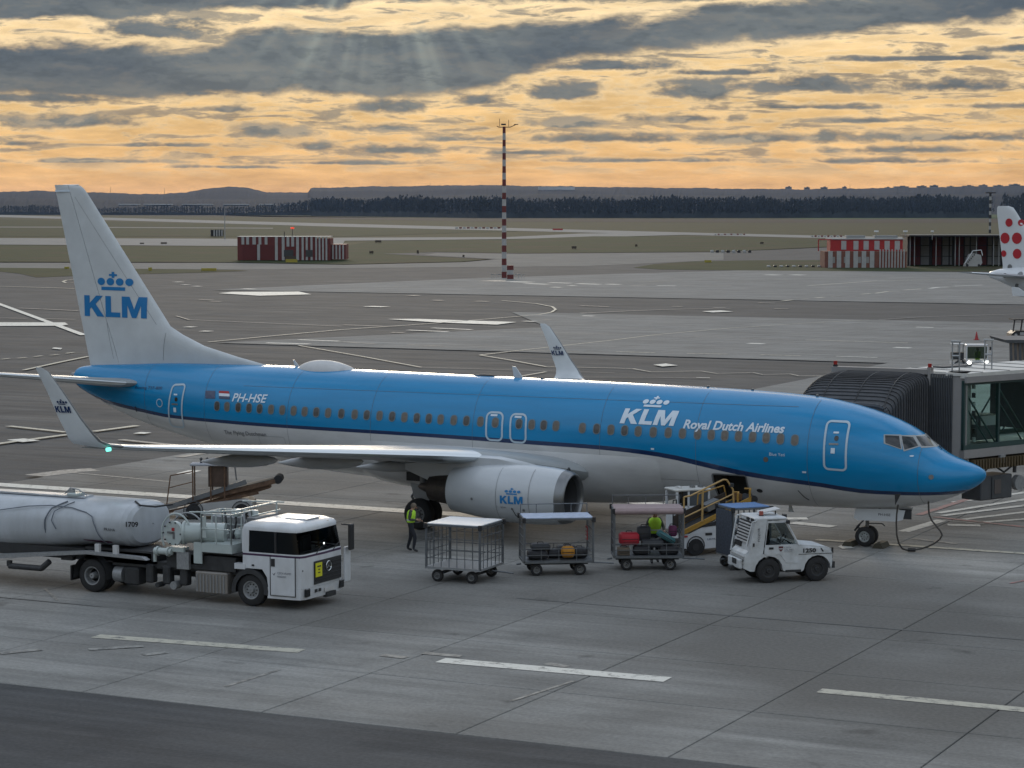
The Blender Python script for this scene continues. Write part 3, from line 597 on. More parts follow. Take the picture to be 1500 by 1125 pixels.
# cargo hold behind the doorway, door swung up inside
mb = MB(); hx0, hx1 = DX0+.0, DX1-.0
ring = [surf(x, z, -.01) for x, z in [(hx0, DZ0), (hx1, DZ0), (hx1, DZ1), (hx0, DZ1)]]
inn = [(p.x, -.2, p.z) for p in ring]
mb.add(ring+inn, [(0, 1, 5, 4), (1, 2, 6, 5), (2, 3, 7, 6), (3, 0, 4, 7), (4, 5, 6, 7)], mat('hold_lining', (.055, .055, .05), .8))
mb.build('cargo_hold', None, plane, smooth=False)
def ring_path(corners, r=.10, n=5):
    """rounded quad in (x, z) from four corners given clockwise from top left"""
    A, B, C_, D = corners; W_ = abs(B[0]-A[0]); H_ = abs(A[1]-D[1]); out = []
    for cx, cy, a0 in ((1-r/W_, 1-r/H_, 0), (r/W_, 1-r/H_, 90), (r/W_, r/H_, 180), (1-r/W_, r/H_, 270)):
        for i in range(n+1):
            a = R(a0+90*i/n); out.append((cx+r/W_*math.cos(a), cy+r/H_*math.sin(a)))
    pts = []
    for u, v in out:
        t = (A[0]*(1-u)+B[0]*u, A[1]*(1-u)+B[1]*u); b = (D[0]*(1-u)+C_[0]*u, D[1]*(1-u)+C_[1]*u)
        pts.append((b[0]*(1-v)+t[0]*v, b[1]*(1-v)+t[1]*v))
    return pts
def densify(p, d=.12):
    out = []
    for i in range(len(p)):
        a, b = Vector(p[i]), Vector(p[(i+1) % len(p)]); n = max(1, int((b-a).length/d))
        out += [tuple(a+(b-a)*k/n) for k in range(n)]
    return out
def outline(name, corners, w, m, parent, r=.1, o=.014, side=-1):
    p = densify(ring_path(corners, r)); c = Vector((sum(q[0] for q in p)/len(p), sum(q[1] for q in p)/len(p))); mb = MB(); n = len(p)
    def off(k):
        res = []
        for i in range(n):
            a, b = Vector(p[i-1]), Vector(p[(i+1) % n]); t = (b-a).normalized(); nn = Vector((-t.y, t.x))
            if nn.dot(Vector(p[i])-c) < 0: nn = -nn
            res.append(Vector(p[i])+nn*k)
        return res
    outer, inner = off(w/2), off(-w/2)
    mb.grid([[surf(q.x, q.y, o, side) for q in outer], [surf(q.x, q.y, o, side) for q in inner]], m, closed=True)
    return mb.build(name, m, parent, smooth=False)
def pad(name, corners, m, parent, o=.01, r=.05, side=-1, rim=None, ro=0.):
    p = ring_path(corners, r); mb = MB(); n = len(p); cx = sum(q[0] for q in p)/n; cz = sum(q[1] for q in p)/n
    P = [surf(q[0], q[1], o, side) for q in p]
    if rim:
        P2 = [surf(cx+(q[0]-cx)*(1-ro), cz+(q[1]-cz)*(1-ro*.7), o, side) for q in p]; P3 = [surf(cx+(q[0]-cx)*(1-ro), cz+(q[1]-cz)*(1-ro*.7), o-.006, side) for q in p]
        mb.grid([P, P2], rim, closed=True); mb.add(P3+[surf(cx, cz, o-.006, side)], [(i, (i+1) % n, n) for i in range(n)], m)
    else: mb.add(P+[surf(cx, cz, o, side)], [(i, (i+1) % n, n) for i in range(n)], m)
    return mb.build(name, m, parent, smooth=False)
WIN = [(-6.061, 3.68), (-6.567, 3.70), (-7.074, 3.715), (-7.561, 3.725), (-8.068, 3.73), (-8.566, 3.73), (-9.057, 3.73), (-9.557, 3.735), (-10.114, 3.737), (-10.641, 3.737), (-11.2, 3.737), (-11.764, 3.74), (-12.279, 3.745), (-12.798, 3.75), (-13.345, 3.76), (-13.891, 3.767),
       (-14.915, 3.80), (-15.396, 3.803), (-15.864, 3.805), (-16.366, 3.81), (-17.31, 3.82), (-17.904, 3.832), (-18.468, 3.836), (-18.981, 3.838), (-19.516, 3.845), (-20.001, 3.852), (-20.496, 3.856), (-21.009, 3.865), (-21.518, 3.872), (-22.045, 3.88), (-22.583, 3.885), (-23.09, 3.888), (-23.66, 3.895),
       (-24.222, 3.90), (-24.733, 3.905), (-25.239, 3.91), (-25.725, 3.922), (-26.23, 3.928), (-26.731, 3.931), (-27.247, 3.938), (-27.736, 3.942), (-28.245, 3.946), (-28.784, 3.948), (-29.271, 3.949)]
rimm = mat('window_rim', (.13, .17, .19), .35); pane_b = mat('cabin_window_pane', (.060, .056, .052), .2, var=.4, vscale=6)
for side in (-1, 1):
    for x, z in WIN:
        pad('cabin_window', [(x-.138, z+.185), (x+.138, z+.185), (x+.138, z-.185), (x-.138, z-.185)], random.choice((pane_m, pane_m, pane_b)), plane, .014, .12, side, rimm, .20)
DOORS = [('service_door', [(-5.06, 4.33), (-4.32, 4.31), (-4.27, 2.74), (-5.01, 2.77)], .14), ('rear_service_door', [(-31.57, 4.65), (-30.95, 4.69), (-31.11, 3.0), (-31.85, 3.03)], .14),
         ('overwing_exit', [(-17.68, 4.17), (-17.04, 4.17), (-17.0, 3.19), (-17.63, 3.20)], .18), ('overwing_exit', [(-16.72, 4.145), (-16.11, 4.145), (-16.06, 3.15), (-16.67, 3.165)], .18)]
dl = mat('door_outline', (.42, .52, .60), .4)
for nm, cs, r in DOORS:
    d = outline(nm, cs, .07, dl, plane, r)
    if nm != 'overwing_exit':
        cx = (cs[0][0]+cs[2][0])/2; zt = cs[0][1]
        pad('door_placard', [(cx-.12, zt-.33), (cx+.06, zt-.33), (cx+.06, zt-.39), (cx-.12, zt-.39)], letter, d, .012, .01)
        pad('door_window', [(cx-.06, zt-.46), (cx+.08, zt-.46), (cx+.08, zt-.62), (cx-.06, zt-.62)], glass, d, .012, .06)
        pad('door_handle', [(cx-.22, zt-.70), (cx+.10, zt-.70), (cx+.10, zt-.76), (cx-.22, zt-.76)], steel, d, .012, .01)
        pad('door_placard', [(cx-.14, zt-.86), (cx+.0, zt-.86), (cx+.0, zt-1.04), (cx-.14, zt-1.04)], letter, d, .012, .01)
    else:
        pad('door_placard', [(cs[0][0]+.15, cs[0][1]-.06), (cs[0][0]+.42, cs[0][1]-.06), (cs[0][0]+.42, cs[0][1]-.13), (cs[0][0]+.15, cs[0][1]-.13)], letter, d, .012, .01)
outline('cargo_door_frame', [(DX0-.03, DZ1+.03), (DX1+.03, DZ1+.03), (DX1+.03, DZ0-.03), (DX0-.03, DZ0-.03)], .05, steel, plane, .08)
outline('rear_cargo_door', [(-27.4, 2.9), (-26.2, 2.9), (-26.2, 2.1), (-27.4, 2.1)], .015, wingg, plane, .08, .006)
# cockpit glass
def patch_on(name, q, m, parent, o=.010, side=-1, n=6):
    rows = []
    for i in range(n+1):
        v = i/n; r = []
        for j in range(n+1):
            u = j/n; t = Vector(q[0])*(1-u)+Vector(q[1])*u; b = Vector(q[3])*(1-u)+Vector(q[2])*u; p = t*(1-v)+b*v; r.append(surf(p.x, p.y, o, side))
        rows.append(r)
    return MB().grid(rows, m).build(name, m, parent)
CW = [[(-3.12, 3.911), (-2.70, 3.893), (-2.545, 3.505), (-3.05, 3.676)], [(-2.62, 3.882), (-2.31, 3.848), (-2.075, 3.582), (-2.43, 3.470)], [(-2.247, 3.862), (-2.02, 3.83), (-1.70, 3.535), (-1.984, 3.575)]]
frm = mat('cockpit_frame', (.30, .31, .31), .4)
for side in (-1, 1):
    for q in CW:
        c = Vector((sum(p[0] for p in q)/4, sum(p[1] for p in q)/4)); g = [tuple(c+(Vector(p)-c)*(1+.045/(Vector(p)-c).length*1.3)) for p in q]
        f = patch_on('cockpit_window', g, frm, plane, .006, side); patch_on('pane', q, glass, f, .013, side)
MB().tube([surf(-1.50, 3.40, .03), surf(-1.62, 3.48, .04)], .015).build('wiper', dark, plane)
# titles
def on_fus(x0, z0, slope=0., shear=0., sx=1., o=.016): return lambda u, v: surf(x0+u*sx+v*shear, z0+v+slope*u, o)
sc_ = 2.02/2.99
glyphs('airline_lettering', [[(x*sc_*1.0, y*.50) for x, y in g] for g in KG], on_fus(-12.50, 3.985, -.008, .22), letter, plane, 1)
glyphs('crown_emblem', [[(x*.61, y*.30) for x, y in g] for g in CROWN], on_fus(-11.86, 4.565, -.01, .2), letter, plane, 1)
text_on('airline_lettering', 'Royal Dutch Airlines', .40, on_fus(-10.12, 3.915, -.004, .0), letter, plane, 3.66, shear=.22, bold=.012)
text_on('registration_lettering', 'PH-HSE', .42, on_fus(-28.57, 4.16, .006), letter, plane, 1.60, shear=.2, bold=.008)
text_on('name_lettering', 'The Flying Dutchman', .22, on_fus(-29.05, 2.88, .012), mat('lettering_dark', (.05, .055, .07), .5), plane, 2.03)
text_on('name_lettering', 'Blue Yeti', .15, on_fus(-6.93, 3.13), letter, plane, .55)
text_on('type_lettering', 'Boeing 737-800', .16, on_fus(-33.5, 4.42, .02), navy, plane, 1.4)
pad('flag_panel', [(-29.92, 4.50), (-29.45, 4.51), (-29.39, 4.22), (-29.86, 4.21)], navy, plane, .014, .01)
f = pad('flag', [(-29.27, 4.52), (-28.80, 4.52), (-28.74, 4.43), (-29.25, 4.43)], red, plane, .014, .01)
pad('flag', [(-29.25, 4.43), (-28.74, 4.43), (-28.71, 4.33), (-29.22, 4.33)], letter, plane, .014, .005); pad('flag', [(-29.22, 4.33), (-28.71, 4.33), (-28.68, 4.23), (-29.20, 4.23)], navy, plane, .014, .005)
def disc_on(name, x, z, r, m, o=.014, n=14, rx=None):
    P = [surf(x+(rx or r)*math.cos(2*math.pi*i/n), z+r*math.sin(2*math.pi*i/n), o) for i in range(n)]; return MB().add(P, [tuple(range(n))], m).build(name, m, plane, smooth=False)
disc_on('service_port', -7.06, 2.99, .09, pane_m); disc_on('static_port', -1.53, 2.60, .08, steel); disc_on('alliance_emblem', -32.2, 3.93, .17, dl, .012); disc_on('alliance_emblem', -32.2, 3.93, .13, blue, .018)
disc_on('service_port', -7.45, 1.86, .07, dark, rx=.11); disc_on('crew_emblem', -2.18, 3.27, .025, letter, rx=.07)
for x, z, w_ in [(-11.2, 3.16, .12), (-5.72, 2.62, .14)]: pad('access_panel', [(x-w_/2, z+.03), (x+w_/2, z+.03), (x+w_/2, z-.03), (x-w_/2, z-.03)], letter, plane, .014, .01)
for px_, z0_, z1_ in [(-33.55, 3.5, 3.75)]: pad('drain_mast', [(px_-.02, z1_), (px_+.02, z1_), (px_+.02, z0_), (px_-.02, z0_)], dark, plane, .02, .005)
# pitot probes, nose panel, belly antennas, door flap
MB().prism([(-2.64, 2.02), (-2.44, 2.04), (-2.52, 1.86), (-2.62, 1.66)], -1.60, -1.56, dark, axis='y').build('service_flap', dark, plane, smooth=False)
MB().tube([surf(-6.05, 1.95, .012), surf(-5.9, 1.7, .012), surf(-5.78, 1.6, .012)], .012).build('panel_seam', dark, plane)
# ---- wings
def airfoil(u, t): return 5*t*(.2969*math.sqrt(max(u, 0))-.126*u-.3516*u*u+.2843*u**3-.1036*u**4)
def loft(secs, c0=0., c1=1., n=14):
    """secs: (LE, TE, thickness direction, t/c, camber)"""
    rows = []; us = [c0+(c1-c0)*(1-math.cos(math.pi*i/n))/2 if c0 == 0 else c0+(c1-c0)*i/n for i in range(n+1)]
    for LE, TE, nv, t, cam in secs:
        LE, TE, nv = Vector(LE), Vector(TE), Vector(nv).normalized(); c = (TE-LE).length
        up = [LE+(TE-LE)*u + nv*c*(airfoil(u, t)+cam*4*u*(1-u)) for u in us]; lo = [LE+(TE-LE)*u + nv*c*(-airfoil(u, t)+cam*4*u*(1-u)) for u in us]
        rows.append(up[::-1]+lo[1 if c0 == 0 else 0:])
    return rows, us
def loft_mesh(secs, m, c0=0., c1=1., n=14, le=None, le_rows=None):
    rows, us = loft(secs, c0, c1, n); mb = MB(); nc = len(rows[0])
    for i in range(len(rows)-1):
        for j in range(nc-1):
            mm = m
            if le and abs(j-(n-.5)) < le[0] and i in le_rows: mm = le[1]
            mb.f.append((i*nc+j, i*nc+j+1, (i+1)*nc+j+1, (i+1)*nc+j)); mb.m.append(mb.mi(mm))
    mb.v = [tuple(p) for r in rows for p in r]
    k = len(rows)-1
    for q in (0, k): mb.f.append(tuple(range(q*nc, (q+1)*nc))); mb.m.append(mb.mi(m))
    for i in range(k): mb.f.append((i*nc, i*nc+nc-1, (i+1)*nc+nc-1, (i+1)*nc)); mb.m.append(mb.mi(m))
    return mb
WS = [(1.2, -13.3, -21.6, 2.12, .13), (1.9, -13.75, -21.6, 2.24, .13), (2.7, -14.5, -21.55, 2.45, .125), (3.7, -15.35, -21.5, 2.68, .12), (4.83, -16.25, -21.5, 2.90, .12), (6.2, -16.95, -21.75, 3.05, .115), (9, -18.35, -22.4, 3.32, .11), (13, -20.3, -23.15, 3.70, .105), (16.6, -22.1, -23.9, 4.05, .10), (17.15, -22.40, -24.05, 4.12, .10)]
WL = [((-22.40, 17.15, 4.12), (-24.05, 17.15, 4.12), 0.), ((-22.62, 17.45, 4.17), (-24.08, 17.45, 4.17), .35), ((-22.85, 17.68, 4.32), (-24.10, 17.66, 4.33), .9), ((-23.02, 17.78, 4.52), (-24.13, 17.76, 4.55), 1.25), ((-23.4, 17.84, 4.95), (-24.33, 17.84, 4.98), 1.4),
      ((-24.0, 17.93, 5.75), (-24.68, 17.93, 5.78), 1.42), ((-24.55, 18.0, 6.42), (-25.03, 18.0, 6.46), 1.42), ((-24.8, 18.02, 6.54), (-25.05, 18.02, 6.55), 1.42)]
fair = mat('fairing_grey', (.36, .37, .38), .38, var=.06)
for s in (-1, 1):
    dz_ = (lambda y: 0.) if s < 0 else (lambda y: -.22*(y/18)**1.5)
    secs = [((xl, s*y, z+dz_(y)), (xt, s*y, z-.10+dz_(y)-.12*max(0, 6-y)/6), (0, -s*.09, 1), t, .012) for y, xl, xt, z, t in WS]
    # the inboard flap edge keeps some droop, the outer slat is bare metal
    w = loft_mesh(secs, wingg, 0, 1, 16, (3.0, silver), range(4, 9)).build('wing', None, plane, angle=35)
    wl = loft_mesh([((a[0], s*a[1], a[2]+dz_(a[1])), (b[0], s*b[1], b[2]+dz_(b[1])), (0, -s*math.sin(t), math.cos(t)), .10 if i < 3 else .08, 0) for i, (a, b, t) in enumerate(WL)], finw, 0, 1, 12, (2., steel), range(0, 7)).build('winglet', None, plane)
    tag(wl, 'pale grey upswept winglet')
    yy = lambda z: s*(17.84+(z-4.95)*.1065)+ (-.062 if s < 0 else -.075)
    kx, kz, kw, kh = (-24.32, 5.17, .58, .17)
    dzl = 0 if s < 0 else -.22
    fnw = lambda u, v: Vector((-24.36+u-.45*(v), yy(5.17+v), 5.17+v+dzl))
    glyphs('winglet_lettering', [[(x*.57/2.99, y*.20) for x, y in g] for g in KG], lambda u, v: Vector((-24.36+u-.25*v, yy(5.17+v), 5.17+v+dzl)), navy, wl, 0)
    glyphs('winglet_emblem', [[(x*.25, y*.14) for x, y in g] for g in CROWN], lambda u, v: Vector((-24.30+u-.25*v, yy(5.42+v), 5.42+v+dzl)), navy, wl, 0)
    # flap track fairings
    for y, xa, L_, r in [(3.6, -20.6, 3.0, .20), (7.6, -21.0, 3.4, .26), (11.6, -21.9, 3.0, .22)]:
        z = np.interp(y, [q[0] for q in WS], [q[3] for q in WS])-.30+dz_(y)
        MB().lathe([(0, .01), (.15, r*.45), (.5, r*.8), (1.1, r), (L_*.6, r*.95), (L_*.85, r*.5), (L_, .02)], (xa+1.6, s*y, z), (-1, 0, -.06), fair, 12).build('flap_track_fairing', fair, plane)
    # drooped inboard flap piece
    # landing light and root fairing
# wing-body fairing: swollen belly between the wings
rows = []
for i in range(25):
    u = i/24; x = -11.0-12.2*u; k = math.sin(math.pi*min(1, u*1.0))**.55 if 0 < u < 1 else 0
    c, h, w_ = sec(x); r = []
    for j in range(25):
        a = math.pi*(.56+.88*j/24); sy = math.sin(a); cz = math.cos(a)
        yy_ = -(w_+.26*k*(1 if True else 0)+.015)*sy; zz_ = c+(h+.38*k)*cz*1.0
        e = math.sin(math.pi*j/24)**.35
        y0, z0 = -(w_-.01)*sy, c+(h-.01)*cz
        r.append((x, y0+(yy_-y0)*e, z0+(zz_-z0)*e))
    rows.append(r)
MB().grid(rows, belly).build('belly_fairing', belly, plane, angle=70)
for s in (-1, 1):
    xs2 = lambda y: np.interp(y, [q[0] for q in WS], [q[1] for q in WS]); MB().lathe([(0, .02), (.03, .07), (.10, .10), (.3, .11)], (xs2(2.3)-.0, s*2.3, 2.335), (-1, 0, .0), glass, 16).build('landing_light', glass, plane)
# ---- fin, rudder
FS = [(5.15, -27.6, .012), (5.47, -28.1, .020), (5.72, -29.3, .035), (6.11, -30.86, .062), (6.53, -31.87, .075), (6.84, -32.44, .08), (8.5, -33.68, .088), (10.2, -34.96, .088), (12.04, -36.34, .088), (12.22, -36.5, .085), (12.33, -36.66, .07), (12.38, -36.9, .04)]
te = lambda z: -36.32-1.62*(z-5.28)/(12.38-5.28)
fsec = [((x, 0, z), (te(z), 0, z), (0, 1, 0), t, 0) for z, x, t in FS]
def hinge(z): return te(z)+ (1.42 if z < 6 else 1.42-.72*(z-6)/6.4)
def fin_rows(f0, f1):
    rows = []
    for z, x, t in FS:
        c = x-te(z); h = (x-hinge(z))/c
        a = 0 if f0 == 0 else h+.012/c*2; b = 1 if f1 == 1 else h
        us = [a+(b-a)*((1-math.cos(math.pi*i/12))/2 if f0 == 0 else i/12) for i in range(13)]
        up = [(x-c*u, -airfoil(u, t)*c, z) for u in us]; lo = [(x-c*u, airfoil(u, t)*c, z) for u in us]
        rows.append(up[::-1]+lo[1 if a == 0 else 0:])
    return rows
for nm, f0, f1 in (('vertical_fin', 0, .5), ('rudder', .5, 1)):
    rws = fin_rows(f0, f1); mb = MB(); mb.grid(rws, finw, closed=True); nc = len(rws[0])
    for q in (0, len(rws)-1): mb.f.append(tuple(range(q*nc, (q+1)*nc))); mb.m.append(0)
    mb.build(nm, finw, plane, angle=50)
def finy(x, z, o=.012):
    xl = np.interp(z, [f[0] for f in FS], [f[1] for f in FS]); t = np.interp(z, [f[0] for f in FS], [f[2] for f in FS]); c = xl-te(z); return -airfoil((xl-x)/c, t)*c-o
fl = lambda u, v: Vector((-36.53+u, finy(-36.53+u, 7.17+v-.012*u), 7.17+v-.012*u))
glyphs('fin_lettering', [[(x*3.08/2.99, y*.83) for x, y in g] for g in KG], fl, logo_blue, plane, 2)
fl2 = lambda u, v: Vector((-35.83+u, finy(-35.83+u, 8.20+v-.012*u), 8.22+v-.012*u))
glyphs('fin_crown_emblem', [[(x*1.08, y*.62) for x, y in g] for g in CROWN], fl2, logo_blue, plane, 1)
MB().cyl((-36.75, 0, 12.36), (-37.5, 0, 12.36), .03, silver).build('fin_cap_strip', silver, plane)
pad_ = MB().prism([(-37.85, 12.10), (-37.15, 12.10), (-37.15, 12.18), (-37.87, 12.18)], -.075, -.06, letter, axis='y').build('fin_tip_plate', letter, plane, smooth=False)
# ---- tailplane
for s in (-1, 1):
    secs = [((-33.2, s*.55, 4.60), (-36.9, s*.55, 4.62), (0, 0, 1), .10, 0), ((-33.7, s*1.2, 4.66), (-37.0, s*1.2, 4.68), (0, 0, 1), .10, 0), ((-36.55, s*6.6, 5.30), (-38.05, s*6.6, 5.32), (0, 0, 1), .09, 0), ((-36.95, s*7.1, 5.36), (-38.1, s*7.1, 5.36), (0, 0, 1), .06, 0)]
    loft_mesh(secs, wingg, 0, 1, 12, (2.0, silver), range(1, 3)).build('tailplane', None, plane, angle=35)
    MB().prism([(-36.8, 4.95), (-33.1, 5.0), (-32.9, 4.5), (-33.4, 4.3), (-36.6, 4.5)], s*.30 if s > 0 else -.62, .62 if s > 0 else -.30, blue, axis='y').build('tailplane_seal', blue, plane, smooth=False) if False else None
MB().lathe([(0, .16), (.25, .13), (.28, .10), (.1, .09)], (-36.95, 0, 4.75), (-1, 0, .05), steel, 16).build('apu_exhaust', steel, plane)
# ---- engines
ncell = mat('nacelle_paint', (.45, .475, .50), .3, coat=.3, var=.04, vscale=1.5)
lipm = mat('inlet_lip_metal', (.20, .205, .21), .35, metal=.8)
hot = mat('exhaust_metal', (.10, .085, .075), .45, metal=.8, var=.2, vscale=4)
for s in (-1, 1):
    o = Vector((-12.82, s*4.83, 1.66)); ax_ = (-1, 0, .02)
    eng = MB().lathe([(.13, .90), (.35, .955), (.8, 1.01), (1.4, 1.045), (2.1, 1.05), (2.8, 1.01), (3.6, .93), (4.3, .83), (4.5, .80), (4.46, .74), (4.2, .74)], o, ax_, ncell, 48, squash=.93).build('engine', ncell, plane, angle=50)
    tag(eng, 'white engine pod under the near wing' if s < 0 else 'engine pod under the far wing')
    MB().lathe([(.33, .953), (.13, .903), (.06, .868), (.015, .83), (0, .80), (.02, .77), (.10, .74), (.22, .725)], o, ax_, lipm, 48, squash=.93).build('inlet_lip', lipm, eng, angle=80)
    MB().lathe([(.22, .725), (.6, .74), (1.15, .77)], o, ax_, mat('inlet_lining', (.07, .072, .075), .5), 40, squash=.93).build('inlet_duct', None, eng, angle=80)
    fb = MB(); fc = o+Vector((-1.1, 0, .02))
    for k in range(24):
        a = 2*math.pi*k/24; r1, r2 = .2, .755; tw = .55
        p = lambda r, da, dx: fc+Vector((dx, r*math.sin(a+da), r*math.cos(a+da)))
        fb.add([p(r1, -.08, .06), p(r1, .08, -.06), p(r2, .11+.06, -.03), p(r2, -.11+.06, .09)], [(0, 1, 2, 3)], mat('fan_blade', (.10, .10, .105), .35, metal=.8))
    fb.cyl(fc+Vector((-.16, 0, 0)), fc+Vector((-.17, 0, 0)), .78, dark, n=32)
    fb.build('fan', None, eng, smooth=False)
    MB().lathe([(0, .01), (.08, .09), (.22, .17), (.34, .21)], fc+Vector((.36, 0, 0)), (-1, 0, 0), dark, 20).build('spinner', dark, eng)
    MB().lathe([(4.0, .60), (4.5, .56), (5.1, .50), (5.45, .44), (5.44, .40), (5.0, .42)], o, ax_, hot, 32).build('exhaust_nozzle', hot, eng, angle=50)
    MB().lathe([(4.9, .30), (5.5, .24), (5.9, .10), (6.0, .01)], o, ax_, hot, 20).build('exhaust_cone', hot, eng)
    pl = MB(); py_ = s*4.83
    rows = []
    for x, zt, zb, hw in [(-13.9, 2.68, 2.55, .03), (-14.6, 2.82, 2.4, .14), (-15.6, 2.98, 2.3, .20), (-16.8, 3.0, 2.1, .22), (-18.2, 2.8, 2.0, .2), (-19.3, 2.62, 2.35, .04)]:
        rows.append([(x, py_-hw, zb), (x, py_-hw*.9, zt-.08), (x, py_, zt), (x, py_+hw*.9, zt-.08), (x, py_+hw, zb)])
    pl.grid(rows, ncell); pl.build('pylon', ncell, plane, angle=50)
    if s < 0:
        def on_e(u, v, x0=-15.1):
            x = x0+u; t = -12.82-x; r = np.interp(t, [.13, .35, .8, 1.4, 2.1, 2.8, 3.6, 4.3], [.90, .955, 1.01, 1.045, 1.05, 1.01, .93, .83])+.012
            z = v; q = max(-.98, min(.98, z/(r*(.93 if z < 0 else 1)))); return Vector((x, -4.83-r*math.sqrt(1-q*q), 1.70+v))
        glyphs('engine_lettering', [[(x*.86/2.99, y*.27) for x, y in g] for g in KG], lambda u, v: on_e(u-.0, v-.20), logo_blue, eng, 1)
        glyphs('engine_emblem', [[(x*.37, y*.19) for x, y in g] for g in CROWN], lambda u, v: on_e(u+.17, v+.12), logo_blue, eng, 0)
        text_on('engine_placard', 'SkyTeam', .10, lambda u, v: on_e(u-.0, v-.36), steel, eng, .2)
        for u_, z_, r_ in ((-1.12, -.12, .05), (.43, -.38, .045), (.86, -.40, .05)):
            MB().add([on_e(u_+r_*math.cos(a*.6), z_+r_*math.sin(a*.6)) for a in range(10)], [tuple(range(10))], steel).build('access_port', steel, eng, smooth=False)
        MB().tube([on_e(.45, -.42), on_e(.50, -.60), on_e(.62, -.76)], .012, dark).build('vent_stain', dark, eng)
        for xj in (-14.05, -15.28): # cowl seams
            MB().add([p for k in range(20) for p in (on_e(xj+15.1, .95-1.75*k/19), on_e(xj+15.1+.014, .95-1.75*k/19))], [(2*k, 2*k+1, 2*k+3, 2*k+2) for k in range(19)], steel).build('cowl_seam', steel, eng, smooth=False)
# ---- landing gear
def wheel(name, c, r, w, parent, hub=steel, n=24):
    x, y, z = c; pr_ = [(-w/2, r*.55), (-w/2, r*.86), (-w*.38, r*.97), (-w*.15, r), (w*.15, r), (w*.38, r*.97), (w/2, r*.86), (w/2, r*.55)]
    o = MB().lathe(pr_, c, (0, 1, 0), rubber, n).build(name, rubber, parent)
    h = MB(); h.lathe([(-w*.42, .01), (-w*.42, r*.18), (-w*.30, r*.22), (-w*.30, r*.42), (-w*.48, r*.50), (-w*.48, r*.57), (w*.48, r*.57), (w*.48, r*.50), (w*.30, r*.42), (w*.30, .01)], c, (0, 1, 0), hub, n)
    for k in range(8):
        a = math.pi*k/4; h.cyl((x+math.cos(a)*r*.32, y-w*.31, z+math.sin(a)*r*.32), (x+math.cos(a)*r*.32, y-w*.27, z+math.sin(a)*r*.32), r*.055, dark, n=6)
    h.build('rim', hub, o); return o
for s in (-1, 1):
    g = thing('x', None, None); bpy.data.objects.remove(g)
    st = MB().cyl((-19.69, s*2.86, .56), (-19.69, s*2.86, 2.5), .11, steel).cyl((-19.69, s*2.4, .56), (-19.69, s*3.3, .56), .09, steel).tube([(-19.6, s*2.8, 1.2), (-19.3, s*2.2, 1.9), (-19.2, s*1.2, 2.0)], .06, steel).tube([(-19.95, s*2.86, .8), (-20.15, s*2.86, 1.15), (-19.8, s*2.86, 1.5)], .045, steel)
    st = st.build('main_landing_gear', steel, plane)
    wheel('wheel', (-19.69, s*3.12, .56), .56, .40, st); wheel('wheel', (-19.69, s*2.55, .56), .56, .40, st)
    MB().prism([(-20.1, 1.65), (-19.3, 1.5), (-19.35, 1.05), (-19.95, 1.1)], s*3.0, s*3.04, fair, axis='y').build('gear_door', fair, st, smooth=False)
    MB().box((-19.69, s*2.4, 1.95), (1.3, 1.0, .5), dark).build('wheel_well', dark, st, smooth=False)
st = MB().cyl((-4.09, 0, .34), (-4.05, 0, 1.6), .065, steel).cyl((-4.09, -.26, .34), (-4.09, .26, .34), .05, steel).tube([(-4.0, 0, .9), (-3.6, 0, 1.35)], .03, steel).tube([(-4.12, -.02, .55), (-4.45, -.02, .62), (-4.15, -.02, .92)], .03, steel).tube([(-4.02, -.03, .78), (-3.55, -.03, .80), (-3.45, -.03, .72)], .022, steel).box((-4.4, -.1, .62), (.28, .06, .06), dark, tilt=Matrix.Rotation(-.9, 3, 'Y'))
st = st.build('nose_landing_gear', steel, plane)
for s in (-1, 1): wheel('wheel', (-4.09, s*.19, .343), .343, .20, st, silver)
dm = mat('gear_door_white', (.60, .62, .64), .35)
for s in (-1, 1): MB().prism([(-4.35, 1.32), (-3.0, 1.36), (-2.62, 1.34), (-2.70, 1.02), (-2.95, .95), (-4.30, .92), (-4.42, 1.0)], s*.42, s*.45, dm, axis='y').build('nose_gear_door', dm, st, smooth=False)
text_on('registration_lettering', 'PH-HSE', .12, lambda u, v: Vector((-3.55+u, -.457, 1.12+v)), dark, st, .42)
MB().box((-2.62, -.42, 1.22), (.42, .04, .34), chassis).build('gear_bay_panel', chassis, st, smooth=False)
# ---- top and belly fittings
rows = []
for i in range(15):
    u = i/14; x = -26.60+2.55*u; k = math.sin(math.pi*u**.8)**.55 if 0 < u < 1 else 0; rows.append([(x, -.62*k**.8*math.cos(math.pi*j/12), 5.26+ (.14 if 1 else 0)*0 + .46*k*math.sin(math.pi*j/12)) for j in range(13)])
MB().grid(rows, whitep).build('satellite_antenna_fairing', mat('radome_white', (.55, .56, .56), .4), plane)
def blade(x, z, h, c, lean, m=finw): return MB().prism([(x, z), (x+c, z), (x+c*.45-lean, z+h), (x+c*.1-lean, z+h)], -.02, .02, m, axis='y').build('blade_antenna', m, plane, smooth=False)
blade(-26.75, 5.42, .26, .18, .12); blade(-17.45, 5.30, .42, .36, .12)
for x, z in ((-18.9, 5.31), (-16.15, 5.29)): MB().lathe([(0, .001), (.2, .07), (.5, .09), (.85, .07), (1.05, .001)] if x < -18 else [(0, .001), (.1, .06), (.3, .001)], (x-.3, 0, z), (1, 0, .015), dark, 10).build('beacon' if x > -18 else 'aerial_fairing', dark, plane)
for x in (-8.25, -5.9, -9.9): MB().cyl((x, 0, ftop(x)-.02), (x, 0, ftop(x)+.06), .05, steel).build('top_antenna', steel, plane)
blade(-6.9, 1.0, .26, .2, .0, finw); MB().prism([(-21.6, 1.05), (-21.1, 1.05), (-21.35, .62)], -.02, .02, fair, axis='y').build('blade_antenna', fair, plane, smooth=False)
